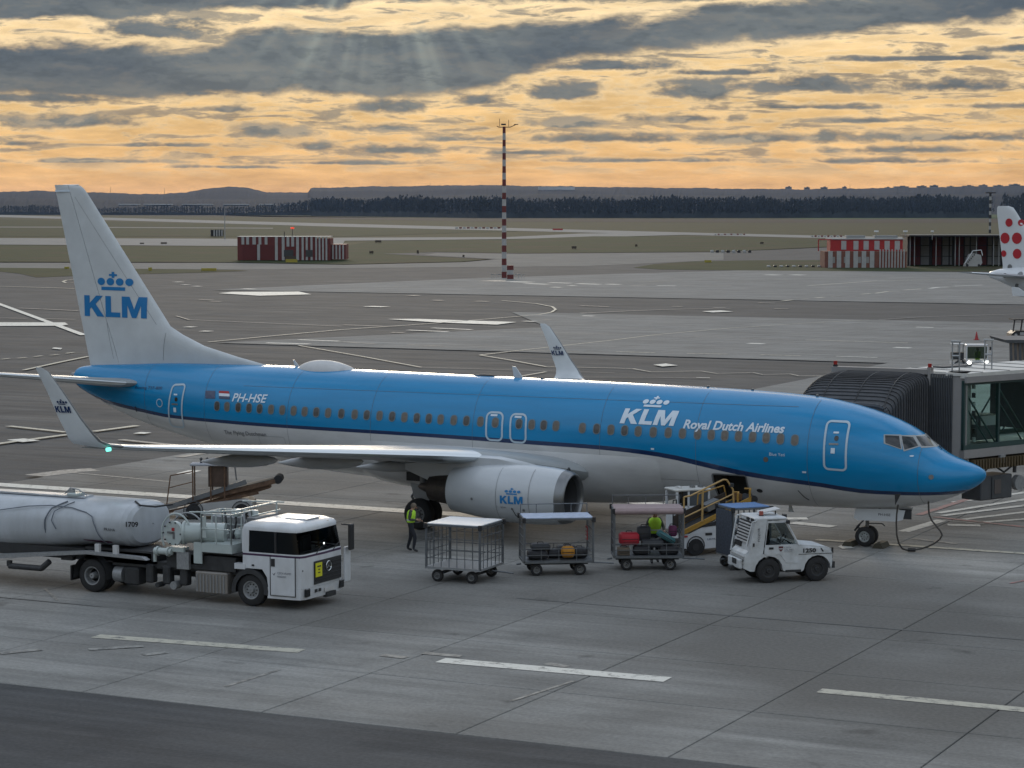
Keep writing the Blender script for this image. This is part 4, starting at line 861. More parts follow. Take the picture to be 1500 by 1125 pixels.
MB().cyl((-22.75, -17.55, 4.05), (-22.62, -17.55, 4.07), .06, mat('green_lamp', (.1, .8, .6), .3, emit=((.2, 1., .8), 1.2))).build('navigation_light', None, plane)
# hydrant-like external power hose
cab = [(-2.66, -1.15, 1.62), (-2.70, -1.15, 1.3), (-2.71, -1.15, 1.0), (-2.69, -1.15, .6), (-2.64, -1.05, .3), (-2.56, -.92, .12), (-2.45, -.78, .06), (-2.25, -.70, .06), (-2.02, -.62, .11), (-1.78, -.6, .20), (-1.55, -.6, .33), (-1.38, -.6, .47), (-1.30, -.6, .62), (-1.36, -.6, .74), (-1.50, -.6, .90), (-1.66, -.6, 1.08), (-1.76, -.6, 1.3), (-1.80, -.55, 1.72)]
hose = MB().tube(cab, .03, mat('hose_rubber', (.05, .045, .04), .6), 8); hose.cyl((-2.42, -.77, .07), (-2.18, -.68, .07), .06, dark)
tag(hose.build('ground_power_cable', None), 'dark cable looping from under the nose down to the concrete', 'cable')
for i, (x, lab) in enumerate(((-4.62, 'dark wheel chock behind the nose wheels'), (-3.55, 'dark wheel chock in front of the nose wheels'))):
    c = MB().prism([(-.20, 0), (.20, 0), (.10, .17), (-.10, .17)], -.5, .3, mat('chock_rubber', (.05, .045, .03), .8), axis='y').build('wheel_chock', None, smooth=False, loc=(x, 0, .002)); tag(c, lab, 'wheel chock', 'chocks at the nose wheels')

# skin joints on the fuselage and fin, drawn as narrow recessed sealant strips
seam = mat('skin_seam', (.10, .115, .13), .5)
for x in (-1.95, -5.6, -9.6, -13.2, -18.2, -22.4, -26.0, -29.9, -33.0):
    zt_, zb_ = ftop(x)-.05, fbot(x)+.06; P = [(surf(x, zt_+(zb_-zt_)*i/40, .005), surf(x-.011, zt_+(zb_-zt_)*i/40, .005)) for i in range(41) if not (i and False)]
    MB().grid([[a for a, b in P], [b for a, b in P]], seam).build('skin_joint', seam, plane, smooth=False)
for z in (4.75, 2.1):
    P = [(surf(-6.2-.5*i, z, .005), surf(-6.2-.5*i, z-.010, .005)) for i in range(45) if z > 3 or -6.2-.5*i > -10 or -6.2-.5*i < -24]
    P = [(surf(-9.6-.5*i, z, .005), surf(-9.6-.5*i, z-.010, .005)) for i in range(40)] if z < 3 else P
    MB().grid([[a for a, b in P], [b for a, b in P]], seam).build('skin_joint', seam, plane, smooth=False)
for pts in ([(-32.55, 6.6), (-32.75, 5.5)], [(-33.0, 6.9), (-36.9, 11.9)], [(-35.4, 6.9), (-35.15, 5.5)]):
    a, b = Vector(pts[0]), Vector(pts[1]); P = [a+(b-a)*i/12 for i in range(13)]; MB().grid([[Vector((q.x, finy(q.x, q.y, .004), q.y)) for q in P], [Vector((q.x-.014, finy(q.x-.014, q.y, .004), q.y)) for q in P]], seam).build('skin_joint', seam, plane, smooth=False)
# ------------------------------------------------------------------ hills, woods, far buildings
random.seed(11)
hillm = ground_mat('hazed_wooded_hill', (.006, .013, .022), (.014, .021, .030), (.022, .027, .032), streak=False, rough=1., scale=.04)  # blue of distant haze is put into the base colours of the woods
def prof(pts, x): return float(np.interp(x, [p[0] for p in pts], [p[1] for p in pts]))
def noise1(x, s): return math.sin(x*.13+s)+.6*math.sin(x*.31+s*2.1)+.4*math.sin(x*.77+s*3.3)
def hill(name, pts, D0, D1, seed, bump):
    rows = []
    for k in range(-420, 1960, 4):
        py = prof(pts, k) + .35*noise1(k*.5, seed) ; top = (306-py)/FPX*D1+CAM.z; r = []
        for j, u in enumerate((0, .2, .4, .6, .8, .92, 1.0, 1.15)):
            D = D0+(D1-D0)*u; z = top*(math.sin(min(1, u)*math.pi/2)**1.4 if u <= 1 else .3)
            z += (random.uniform(-bump, bump)*D1/FPX if .5 < u <= 1 else 0)
            p = CAM + (FWD + RGT*((k-750)/FPX))*D; r.append((p.x, p.y, z-.25 if j else -.35))
        rows.append(r)
    return tag(MB().grid(rows, hillm).build(name, hillm, None, smooth=False), kind='structure')
hill('hill_ridge', [(-420, 284), (0, 281.5), (60, 280.5), (180, 284), (240, 285), (270, 283), (300, 277.5), (335, 274.5), (365, 276), (390, 282), (452, 283), (457, 276), (520, 274.6), (700, 272), (760, 273), (900, 275), (1100, 277.5), (1200, 278), (1270, 276.5), (1400, 274.5), (1500, 273), (1960, 274)], 5600, 8800, 1., .35)
hill('low_hills', [(-420, 292), (0, 291), (250, 293), (420, 292), (560, 288), (800, 285), (1000, 287), (1300, 286), (1500, 284), (1960, 284)], 4700, 6000, 4., .5)
# far-off belts of bare trees
bark = mat('hazed_bare_trees', (.052, .062, .072), .95, var=.35, vscale=.05)  # lightened blue-grey carries painted haze on top of the bark colour
def belt(name, px0, px1, step, D, top, rows_n, label=None):
    mb = MB()
    for r in range(rows_n):
        x = px0
        while x < px1:
            x += step*random.uniform(.5, 1.6); d = (D(x) if callable(D) else D)+r*38+random.uniform(-10, 10)
            h = ((306-top(x))/FPX*d + CAM.z)*random.uniform(.80, 1.03)*(1+.05*math.sin(x*.11+r)); b = CAM + (FWD+RGT*((x-750)/FPX))*d; b.z = -.3
            w = h*random.uniform(.10, .19); tr = h*.024
            mb.add([(b.x-tr, b.y, b.z), (b.x+tr, b.y, b.z), (b.x+tr*.4, b.y, b.z+h*.9), (b.x-tr*.4, b.y, b.z+h*.9)], [(0, 1, 2, 3)], bark)
            for q in range(20):   # twig sprays through the crown
                a = random.uniform(0, 6.28); u = random.random()**.8; z = b.z+h*(.22+.76*u); rr = w*math.sqrt(max(.05, 1-(2*u-.85)**2*.8))*random.uniform(.2, 1.)
                cx, cy = b.x+math.cos(a)*rr, b.y+math.sin(a)*rr; s = h*random.uniform(.035, .075); t = random.uniform(0, 3.14); dx, dy = math.cos(t)*s, math.sin(t)*s
                mb.add([(cx-dx, cy-dy, z-s*.6), (cx+dx*.6, cy+dy*.6, z-s*.3), (cx+dx*.3, cy+dy*.3, z+s*1.3)], [(0, 1, 2)], bark)
    for r in range(3):      # scrub along the foot of the wood
        x = px0; row = []
        while x < px1:
            x += 2.2; d = (D(x) if callable(D) else D)-20+r*60; b = CAM + (FWD+RGT*((x-750)/FPX))*d; row.append((b.x, b.y, ((306-top(x))/FPX*d+CAM.z)*random.uniform(.12, .34)))
        mb.grid([[(a, b_, -.3) for a, b_, c in row], row], bark)
    o = mb.build(name, bark, None, smooth=False); tag(o, label, None, None, 'stuff')
belt('tree_belt', 455, 1445, 3.4, lambda x: 3000 if x > 700 else 3000+(700-x)*3.4, lambda x: 289.5+1.6*math.sin(x*.05)+1.2*math.sin(x*.017)-(1.5 if x > 1150 else 0), 6, 'long belt of bare trees at the far edge of the airfield')
belt('tree_belt', -320, 470, 3.2, lambda x: 4800-(x+320)*.9, lambda x: 302-1.5*math.sin(x*.03)-max(0, (x-330)*.06), 4, 'low bare woodland across the airfield behind the tail fin')
belt('tree_belt', 1465, 1800, 4, 2500, lambda x: 286+1.5*math.sin(x*.2), 4, 'clump of darker trees at the right end of the horizon')
rk = R(26.3)
def far_thing(name, label, cat, p, group=None): return thing(name, label, cat, tuple(p), -YAW, group)
def hillpos(px, py, D):
    p = AT(px, py, D); return p
flatw = mat('flats_wall', (.26, .25, .24), .8, var=.15, vscale=.05); flatd = mat('flats_window', (.05, .055, .06), .3)
FL = [(1155, 273.6, 9, 6), (1182, 274.4, 8, 5), (1207, 274.2, 10, 5), (1237, 273.6, 6, 7), (1320, 273, 22, 4), (1350, 272.4, 14, 5), (1368, 271.6, 12, 6), (1392, 273, 10, 4), (1418, 272, 16, 5), (1440, 271, 12, 6), (1462, 271.6, 14, 5), (1486, 270, 16, 6), (1300, 274.4, 8, 3)]
wh = ['leftmost', 'second', 'third', 'slim', 'long low', 'middle', 'taller', 'small', 'wide', 'tall', 'plain', 'rightmost', 'tiny']
for i, (px, py, w, h) in enumerate(FL):
    D = 8780; sc = D/FPX; p = AT(px, py, D); hh = (h+5)*sc; wx = w*sc
    t = far_thing('apartment_block', f'{wh[i]} far-off apartment block on the wooded skyline at the right', 'building', (p.x, p.y, p.z-hh), 'apartment blocks on the far skyline')
    MB().box((0, 0, hh/2), (wx, 14, hh), flatw).build('wall', flatw, t, smooth=False); MB().box((wx*.1, 0, hh+1.2), (wx*.35, 6, 2.4), flatd).build('roof_house', flatd, t, smooth=False)
    for k in range(2): MB().box((0, -7.1, hh-4-6*k), (wx*.86, .3, 2), flatd).build('window', flatd, t, smooth=False)
wl_ = mat('warehouse_wall', (.50, .50, .50), .7, var=.2, vscale=.02)
for i, (px, w, h, lab) in enumerate([(190, 30, 1.4, 'leftmost'), (232, 40, 1.5, 'second'), (290, 44, 1.2, 'third'), (346, 36, 1.3, 'fourth'), (392, 22, 1.2, 'fifth'), (425, 26, 1.2, 'rightmost')]):
    D = 5290; sc = D/FPX; p = AT(px, 299.4, D); t = far_thing('warehouse', f'{lab} long pale low warehouse on the horizon between tail fin and hills', 'building', (p.x, p.y, p.z-9), 'pale warehouses on the left horizon'); z = 9
    MB().box((0, 0, z/2), (w*sc*.96, 26, z-h*sc), hillm).build('wall', flatw, t, smooth=False); MB().box((0, 0, z), (w*sc, 30, h*sc), wl_).build('roof', wl_, t, smooth=False)
p = AT(815, 274, 7600); t = far_thing('factory_hall', 'pale long hall on the wooded ridge right of the mast', 'building', (p.x, p.y, p.z-22)); MB().box((0, 0, 12), (118, 40, 20), wl_).build('wall', wl_, t, smooth=False); MB().box((-8, 0, 23), (80, 30, 3), flatw).build('roof', flatw, t, smooth=False)
for px, py, h in [(162, 281, 7), (241, 282, 6), (630, 273.5, 6), (1245, 276, 6), (470, 275, 5)]:
    D = 8780; p = AT(px, py, D); t = far_thing('radio_mast', {162: 'thin far mast just right of the tail fin tip', 241: 'thin far mast left of the round hill', 630: 'thin far mast on the long ridge', 1245: 'thin far mast above the right tree belt', 470: 'thin far mast at the start of the long ridge'}[px], 'mast', (p.x, p.y, p.z-15))
    MB().cyl((0, 0, 0), (0, 0, 15+h*D/FPX), 1.0, flatd, r2=.4, n=5).build('pole', flatd, t)

# ------------------------------------------------------------------ airfield fixtures
def gthing(name, label, cat, px, py, z=0., group=None, rz=-YAW, base=-.1):
    p = G(px, py); t = thing(name, label, cat, (p.x, p.y, base), rz, group); t_D = (p-CAM).dot(CF); return t, t_D/FPX
brick_red = mat('dark_red_paint', (.125, .024, .022), .7, var=.15, vscale=1.)
dull_white = mat('dull_white_paint', (.36, .36, .355), .7, var=.12, vscale=1.)
# red and white mast
t, k = gthing('floodlight_mast', 'tall red and white banded mast rising above the horizon', 'mast', 738.5, 406.5, base=-.12)
H_ = 221*k*1.0; nb = 23
for i in range(nb):
    z0, z1 = H_*i/nb, H_*(i+1)/nb; r0, r1 = .42-.17*i/nb, .42-.17*(i+1)/nb
    MB().cyl((0, 0, z0), (0, 0, z1), r0, None, r2=r1, n=12).build('band', brick_red if i % 2 == 0 else dull_white, t)
MB().tube([(-1.2, 0, H_+.1), (-.9, 0, H_-.1), (1.0, 0, H_-.1), (1.9, 0, H_+.3)], .07, dark).box((-.1, 0, H_+.35), (.8, .4, .25), dark).cyl((-.75, 0, H_), (-.75, 0, H_+1.3), .04, dark, n=5).cyl((.75, 0, H_), (.75, 0, H_+1.1), .04, dark, n=5).box((2.0, 0, H_+.35), (.7, .3, .12), dark).build('lamp_frame', dark, t)
p = G(747.5, 408); t2 = thing('drum', 'red and white banded drum at the foot of the tall mast', 'drum', (p.x, p.y, -.1), 0)
for i in range(3): MB().cyl((0, 0, .75*i), (0, 0, .75*(i+1)), .55, None, n=14).build('band', brick_red if i != 1 else dull_white, t2)
for i, px in enumerate((722, 729, 733, 757, 762, 766)):
    p = G(px, 406.5); t2 = thing('barrier', ['leftmost', 'second', 'third', 'fourth', 'fifth', 'rightmost'][i]+' low grey trestle barrier round the foot of the tall mast', 'barrier', (p.x, p.y, -.05), -YAW, 'trestles at the mast foot')
    MB().box((0, 0, .55), (.6, .06, .12), galv).tube([(-.22, -.2, 0), (-.22, 0, .55), (-.22, .2, 0)], .03, galv).tube([(.22, -.2, 0), (.22, 0, .55), (.22, .2, 0)], .03, galv).build('frame', galv, t2, smooth=False)
# second mast, far right
t, k = gthing('floodlight_mast', 'distant red and white mast above the white polka-dot tail', 'mast', 1450, 341, base=-.2); H_ = 59*k
for i in range(11): MB().cyl((0, 0, H_*i/11), (0, 0, H_*(i+1)/11), .55, None, n=8).build('band', dark if i % 2 == 0 else dull_white, t)
MB().box((0, 0, H_), (5, 1, .5), dark).build('lamp_frame', dark, t, smooth=False)
# red building on the left
t, k = gthing('striped_building', 'low red and white striped airfield building with two dark red doors', 'building', 348, 380.5)
def bx(n, x0, x1, z0, z1, m, d0=-.12, d1=.0, parent=None): return MB().box(((x0+x1)/2, (d0+d1)/2, (z0+z1)/2), (x1-x0, d1-d0, z1-z0), m).build(n, m, parent or t, smooth=False)
s_ = k
bx('wall', 0, 113*s_, 0, 34*s_, brick_red, 0, 7); bx('wall', 113.2*s_, 136*s_, 0, 32*s_, brick_red, 0, 9); bx('wall', 136.2*s_, 158*s_, 1*s_, 23*s_, brick_red, 1.2, 10)
bx('roof_edge', -.1, 136*s_, 34*s_, 34.8*s_, dull_white, -.1, 7.2)
st = [(6, 10), (13, 17), (22, 27), (31, 35), (40, 44), (55, 59), (65, 69), (72, 76), (79, 83), (86, 90), (94, 97), (100, 103), (107, 110), (114, 116.5), (119, 121.5), (124, 126.5), (129, 131.5)]
for a, b in st:
    if a < 52: bx('white_panel', a*s_, b*s_, 23*s_, 34*s_, dull_white)
    else: bx('white_panel', a*s_, b*s_, (0 if (a > 80 or a in (55, 65)) else 20)*s_, 34*s_, dull_white, -.12 if a < 113 else -.13)
for a in (138, 143, 148, 153): bx('white_panel', a*s_, (a+2.4)*s_, 1.5*s_, 22*s_, dull_white, 1.08, 1.2)
for a, b in ((7.5, 28), (33.5, 54)): bx('garage_door', a*s_, b*s_, 0, 22*s_, mat('garage_door_red', (.10, .014, .013), .6), -.10, -.02)
bx('door_pillar', 29, 29, 0, 0, dull_white) if False else bx('white_pillar', 29*s_, 33*s_, 0, 23*s_, dull_white, -.18, -.0)
for a, b in ((68, 82), (100, 110)): bx('window', a*s_, b*s_, 5*s_, 15*s_, flatd, -.16, -.10)
MB().cyl((80*s_, 1, 34*s_), (80*s_, 1, 46*s_), .07, dark, n=6).cyl((68*s_, 1, 34*s_), (68*s_, 1, 42*s_), .1, dark, n=6).build('roof_pole', dark, t)
MB().box((80*s_, 1, 47*s_), (5*s_, .4, 2.6*s_), mat('red_lamp', (.5, .03, .02), .5, emit=((1, .1, .05), .5))).build('warning_light', None, t)
for i, (px, py, w, h, m, lab) in enumerate([(410, 380, 11, 7, 'yellow', 'orange equipment box beside the striped building'), (427, 384, 17, 5, 'yellow', 'pale yellow sign board in front of the striped building'), (426, 380.5, 16, 6, 'dark', 'dark equipment box in front of the striped building'),
      (306, 396, 22, 4, 'yellow', 'yellow taxiway sign on the grass right of the fin'), (554, 355, 9, 3.6, 'dark', 'small dark orange taxiway sign left of centre'), (841, 364, 7, 4, 'dark', 'small grey airfield box right of the mast'),
      (932, 361, 3.5, 3.6, 'dark', 'tiny dark box on the infield grass'), (1037, 384, 10, 3.6, 'yellow', 'dull yellow sign on the grass island'), (1116, 357, 5, 3, 'dark', 'tiny brown box near the runway blocks'), (544, 371, 6, 4, 'dark', 'small taxiway board with dark face left of mast'), (612, 371, 3, 5, 'dark', 'tiny post lamp on the grass left of the mast'),
      (679, 376, 3, 3.4, 'dark', 'tiny dark box on the grass near the mast'), (817, 337, 15, 2.4, 'red', 'short red barrier beside the runway'), (240, 357, 9, 2.6, 'dark', 'dark red sign right of the tail fin'), (208, 357, 6, 2, 'dark', 'thin dark sign nearer the tail fin'), (220, 396, 5, 5, 'yellow', 'small yellow box beside the fin edge'), (98, 393, 7, 3, 'yellow', 'yellow box just left of the fin')]):
    t, k = gthing('airfield_sign' if m == 'yellow' else 'equipment_box', lab, 'sign' if m == 'yellow' else 'box', px, py)
    mm = {'yellow': mat('faded_yellow', (.34, .28, .04), .7), 'dark': mat('dull_brown', (.07, .055, .04), .8), 'red': red}[m]
    MB().box((0, 0, h*k*.55), (w*k, .35, h*k*.9), mm).build('panel', mm, t, smooth=False); MB().box((-w*k*.3, 0, h*k*.06), (.1, .1, h*k*.12+.1), dark).box((w*k*.3, 0, h*k*.06), (.1, .1, h*k*.12+.1), dark).build('foot', dark, t, smooth=False)
t, k = gthing('marker_board', 'small black and white striped board far left of the red building', 'board', 318, 346.5)
for i in range(5): bx('stripe', (-9+i*3.8)*k, (-9+i*3.8+2.0)*k, 1*k, 10*k, dull_white if i % 2 or i > 1 else dark)
bx('backing', -9.5*k, 9.5*k, .5*k, 10.4*k, dark, 0, .2)
t, k = gthing('pole', 'thin grey pole beside the small striped board', 'pole', 329.5, 350); MB().cyl((0, 0, 0), (0, 0, 47*k), .22, galv, r2=.1, n=6).build('shaft', galv, t)
def blocks(x0, x1, y, n, w, h, ma, mb_, lab, grp):
    for i in range(n):
        x = x0+(x1-x0)*i/(n-1); t, k = gthing('barrier_block', f'{["first","second","third","fourth","fifth","sixth","seventh","eighth","ninth","tenth","eleventh","twelfth"][i]} block from the left in {lab}', 'barrier', x, y, group=grp, base=-.2)
        m = ma if i % 2 == 0 else mb_; MB().box((0, 0, h*k/2+.05), (w*k, .8, h*k), m, bev=.1).build('block', m, t, smooth=False)
blocks(669, 731, 334.5, 12, 4.2, 2.2, dull_white, brick_red, 'the long red and white row left of the mast', 'blocks left of the mast')
blocks(1048, 1090, 343.8, 10, 2.6, 2.0, dull_white, brick_red, 'the tiny row on the far runway', 'tiny blocks on the runway')
blocks(1043, 1098, 369.5, 8, 4.6, 4.0, dull_white, dark, 'the white row at the taxiway mouth', 'white blocks at the taxiway')
blocks(1190, 1232, 346.5, 10, 3, 2.2, dull_white, brick_red, 'the row behind the right striped building', 'blocks behind the right building')
blocks(1126, 1200, 390.5, 9, 5, 3, dull_white, dark, 'the low row beside the right striped building', 'low blocks by the right building')
# right-hand sheds
t, k = gthing('striped_building', 'right-hand airfield building with red and white upper panels and striped lower wall', 'building', 1208, 391.5); s_ = k
brown = mat('rust_brown_paint', (.17, .065, .045), .75, var=.2, vscale=1.)
bx('wall', 0, 120*s_, 0, 24*s_, brown, 0, 7); bx('wall', 12*s_, 119*s_, 24*s_, 41*s_, red, 4, 9); bx('roof_edge', 10*s_, 121*s_, 41*s_, 42.5*s_, dull_white, 3.8, 9.2)
for a in (5, 17.5, 30, 42, 54, 66): bx('white_panel', a*s_, (a+6.5)*s_, 0, 24.5*s_, dull_white)
for i in range(9): bx('white_panel', (80+i*4.4)*s_, (81.8+i*4.4)*s_, 0, 27*s_, dull_white)
for a in (24, 42, 57, 73, 88, 103): bx('white_panel', (a+4)*s_, (a+11.5)*s_, 26*s_, 39*s_, dull_white, 3.86, 4.)
for a in (10, 28, 48, 60): bx('window', a*s_, (a+5)*s_, 7*s_, 16*s_, flatw, -.06, .0)
for a, b in ((36, 64), (78, 112)): bx('roof_unit', a*s_, b*s_, 43*s_, 47*s_, galv, 4.5, 7)
MB().tube([(-1, 2, 24*s_+.02), (-1, 2, 41*s_), (12*s_, 2, 41*s_)], .12, red).build('ladder_frame', red, t)
for i, (px, w_) in enumerate(((1290, 6), (1333, 6), (1373, 4))):
    t2, k2 = gthing('white_lamp', ['left', 'middle', 'right'][i]+' small white lamp housing over the right-hand sheds', 'lamp', px, 391.5); MB().box((0, 6, 53*k2), (w_*k2, .5, 2.2*k2), white).cyl((0, 6, 40*k2), (0, 6, 52*k2), .06, galv, n=5).build('housing', None, t2, smooth=False)
t, k = gthing('open_hangar', 'dark flat-roofed open shed with red and grey wall panels', 'building', 1329, 389); s_ = k
bx('roof', -1*s_, 210*s_, 43.5*s_, 45.5*s_, dark, -2.6, 9); bx('back_wall', 0, 210*s_, 0, 43.4*s_, chassis, 6, 6.3); bx('side_wall', 0, .3, 0, 43.4*s_, dark, 0, 6)
gp = mat('grey_panel', (.22, .225, .23), .7, var=.1)
for a, b, m in ((10, 26, brick_red), (27, 39, gp), (44, 57, brick_red), (59, 68, gp), (70, 73, gp), (77, 90, brick_red), (92, 99, gp), (101, 108, gp), (111, 124, brick_red), (126, 132, gp), (134, 145, gp), (150, 170, brick_red), (175, 190, gp)):
    for z0, z1 in ((1, 13), (14, 29), (30, 42)): bx('wall_panel', a*s_, b*s_, z0*s_, z1*s_, m, 5.7, 5.9)
for a in (3, 9.5, 41, 69, 75, 100, 125, 133, 172): bx('post', a*s_, (a+1.2)*s_, 0, 43.4*s_, galv, -.3, .0)
t, k = gthing('passenger_stairs', 'white mobile passenger stairs parked under the dark open shed', 'stairs', 1424, 389.5)
mb = MB(); mb.prism([(-13*k, 0), (10*k, 0), (14*k, 5*k), (12*k, 17*k), (2*k, 19*k), (-5*k, 18*k)], -.6, .6, dull_white, axis='y'); mb.build('body', dull_white, t, smooth=False)
MB().tube([(-12*k, -.7, 4*k), (0, -.7, 23*k), (12*k, -.7, 24*k), (14*k, -.7, 16*k)], .08, white).build('handrail', white, t)
for a in (-8, 9): MB().cyl((a*k, -.7, 1.8*k), (a*k, .7, 1.8*k), 1.8*k, rubber, n=12).build('wheel', rubber, t)
for j in range(6): MB().box(((-9+2.2*j)*k, -.62, (4+2.6*j)*k), (1.6*k, .06, .3), flatd).build('step', flatd, t, smooth=False)

# ------------------------------------------------------------------ second airliner, polka-dot tail
tip = AT(1447, 402.5, 214)
air2 = thing('airliner', 'white airliner tail with red polka dots cut off by the right edge', 'airplane', (tip.x, tip.y, 0), R(-15))
zt = tip.z
w2 = mat('second_airliner_white', (.60, .62, .64), .3, coat=.3)
rows = []
for x, r, zc in [(0, .05, zt), (.25, .28, zt+.02), (1.2, .55, zt), (3, 1.0, zt-.25), (5.5, 1.5, zt-.7), (8.5, 1.88, zt-1.15), (12, 1.98, zt-1.25), (28, 1.98, zt-1.25), (31, 1.7, zt-1.35), (33, 1.0, zt-1.6), (34, .1, zt-1.75)]:
    rows.append([(x, -r*math.sin(2*math.pi*j/28), zc+r*math.cos(2*math.pi*j/28)) for j in range(28)])
MB().grid(rows, w2, closed=True).build('fuselage', w2, air2)
F2 = [(zt+.2, 7.6, 1.5), (zt+.9, 6.1, 1.52), (zt+5.6, 2.9, .85), (zt+6.1, 2.5, .85), (zt+6.25, 2.0, .95)]
off2 = 0.0
secs = [((xl, 0, z), (xt_, 0, z), (0, 1, 0), .10, 0) for z, xl, xt_ in F2]
loft_mesh(secs, w2, 0, 1, 10).build('vertical_fin', w2, air2)
def f2y(x, z):
    xl = np.interp(z, [f[0] for f in F2], [f[1] for f in F2]); xt_ = np.interp(z, [f[0] for f in F2], [f[2] for f in F2]); c = xl-xt_; u = (xl-x)/c; return -airfoil(max(0, min(1, u)), .10)*c-.03
dred = mat('polka_dot_red', (.38, .010, .020), .5)
for cx, cz, r in [(2.15, 4.75, .38), (3.35, 4.75, .30), (1.75, 3.35, .50), (3.0, 3.35, .52), (4.35, 3.4, .42), (1.62, 1.95, .30), (3.05, 1.95, .46), (4.45, 1.95, .38), (2.3, .75, .25)]:
    m = dred if cz > 1 else steel; pts = [(cx+r*math.cos(a*.5236), zt+cz+r*math.sin(a*.5236)) for a in range(12)]
    pts = [(max(x, np.interp(z, [f[0] for f in F2], [f[2] for f in F2])+.02), z) for x, z in pts]
    MB().add([(x, f2y(x, z), z) for x, z in pts], [tuple(range(12))], m).build('polka_dot', m, air2, smooth=False)
for x, z, r in [(2.2, -.0, .22), (3.9, .1, .28), (5.6, .15, .26), (3.6, -.95, .25), (5.2, -.9, .28), (4.6, .6, .2)]:
    rr0 = np.interp(x, [0, 1.2, 3, 5.5, 8.5], [.05, .55, 1.0, 1.5, 1.88]); zc = np.interp(x, [0, 1.2, 3, 5.5, 8.5], [zt, zt, zt-.25, zt-.7, zt-1.15])
    def pt(a):
        X_, Z_ = x+r*math.cos(a), zt+z+r*math.sin(a); q = max(0, rr0*rr0-(Z_-zc)**2); return (X_, -math.sqrt(q)-.05, Z_)
    MB().add([pt(a*.5236) for a in range(12)], [tuple(range(12))], steel).build('polka_dot', steel, air2, smooth=False)
for s in (-1, 1):
    loft_mesh([((5.4, s*.7, zt-.1), (2.0, s*.7, zt-.1), (0, 0, 1), .1, 0), ((2.0, s*6.2, zt+.35), (.5, s*6.2, zt+.35), (0, 0, 1), .09, 0)], wingg, 0, 1, 8, (2., silver), range(0, 1)).build('tailplane', wingg, air2)
    loft_mesh([((22.5, s*1.6, zt-2.4), (15.3, s*1.6, zt-2.4), (0, 0, 1), .12, 0), ((19.0, s*6.4, zt-2.0), (15.2, s*6.4, zt-2.0), (0, 0, 1), .11, 0), ((13.9, s*17., zt-1.15), (12.4, s*17., zt-1.15), (0, 0, 1), .1, 0)], wingg, 0, 1, 10, (2., silver), range(0, 2)).build('wing', wingg, air2)
    MB().prism([(12.1, zt-1.15), (13.7, zt-1.15), (12.6, zt-.45), (12.0, zt-.4)], s*17-.03, s*17+.03, w2, axis='y').build('wingtip_fence', w2, air2, smooth=False)
    MB().lathe([(0, .8), (.4, 1.0), (2.5, 1.05), (4.2, .7)], (22.6, s*5.75, zt-3.4), (-1, 0, 0), w2, 20).build('engine', w2, air2)
    for y_ in (3.6, 4.1): MB().cyl((17.6, s*y_-.2, .58), (17.6, s*y_+.2, .58), .58, rubber, n=16).build('wheel', rubber, air2)
    MB().cyl((17.6, s*3.85, .5), (17.6, s*3.6, zt-2.3), .12, steel, n=8).build('landing_gear', steel, air2)
MB().cyl((29.5, 0, .3), (29.5, 0, zt-3), .08, steel, n=8).cyl((29.5, -.3, .35), (29.5, .3, .35), .35, rubber, n=14).build('landing_gear', steel, air2)

# ------------------------------------------------------------------ service tractor beyond the bridge
lampm = mat('lit_headlamp', (.9, .9, .85), .3, emit=((1, .97, .88), 14.))
t, k = gthing('service_tractor', 'small white apron tractor with lit headlights beyond the jet bridge', 'vehicle', 1431, 541, base=-.06); k_ = k
mb = MB(); mb.prism([(-.80, .35), (.80, .35), (.80, .72), (-.80, .72)], -.25, 2.0, truckw, axis='y'); mb.build('body', truckw, t, smooth=False)
MB().box((0, .75, 1.78), (1.56, 1.5, .08), truckw, bev=.03).build('roof', truckw, t, smooth=False)
for x in (-.74, .74): MB().box((x, .05, 1.22), (.08, .08, 1.0), truckw).box((x, 1.4, 1.22), (.08, .08, 1.0), truckw).build('pillar', truckw, t, smooth=False)
MB().box((0, .02, 1.24), (1.38, .03, .86), mat('windscreen', (.10, .13, .10), .05, trans=.85, ior=1.1)).build('windscreen', None, t, smooth=False)
MB().box((0, -.26, .42), (1.5, .1, .26), dark).build('bumper', dark, t, smooth=False)
for x in (-.60, .60):
    MB().cyl((x, -.34, .52), (x, -.26, .52), .10, lampm, n=14).build('headlight', lampm, t)
    MB().cyl((x-.1, .3, .26), (x+.1, .3, .26), .28, rubber, n=14).build('wheel', rubber, t); MB().cyl((x-.1, 1.7, .26), (x+.1, 1.7, .26), .28, rubber, n=14).build('wheel', rubber, t)
MB().box((.95, 0, 1.55), (.14, .1, .25), dark).build('mirror', dark, t, smooth=False)
mb = MB()
for x in (-1.65, -1.25, -.9): mb.box((x, .6, 1.1), (.05, .05, 1.5), galv)
mb.box((-1.3, .6, 1.85), (.9, .9, .06), whitep).box((-1.3, .6, 1.0), (.8, .8, .5), chassis).box((-1.3, .6, .5), (.9, 1., .2), whitep).tube([(-1.7, .2, .4), (-1.1, .0, .8), (-.8, -.1, .3)], .07, dark).build('equipment_rack', None, t, smooth=False)
torso = MB(); torso.lathe([(0, .12), (.1, .20), (.35, .22), (.5, .16), (.56, .06)], (.15, .6, .85), (0, 0, 1), hivis, 12); 
pd = thing('person', 'driver in a yellow-green vest behind the windscreen of the small far tractor', 'person', tuple(t.matrix_basis @ Vector((.15, .6, .7))), -YAW)
MB().lathe([(0, .15), (.15, .20), (.45, .21), (.6, .15), (.64, .06), (.68, .06)], (0, 0, 0), (0, 0, 1), hivis, 12).lathe([(.66, .05), (.72, .10), (.82, .105), (.90, .07), (.93, .01)], (0, 0, 0), (0, 0, 1), skin_m, 12).build('body', hivis, pd)
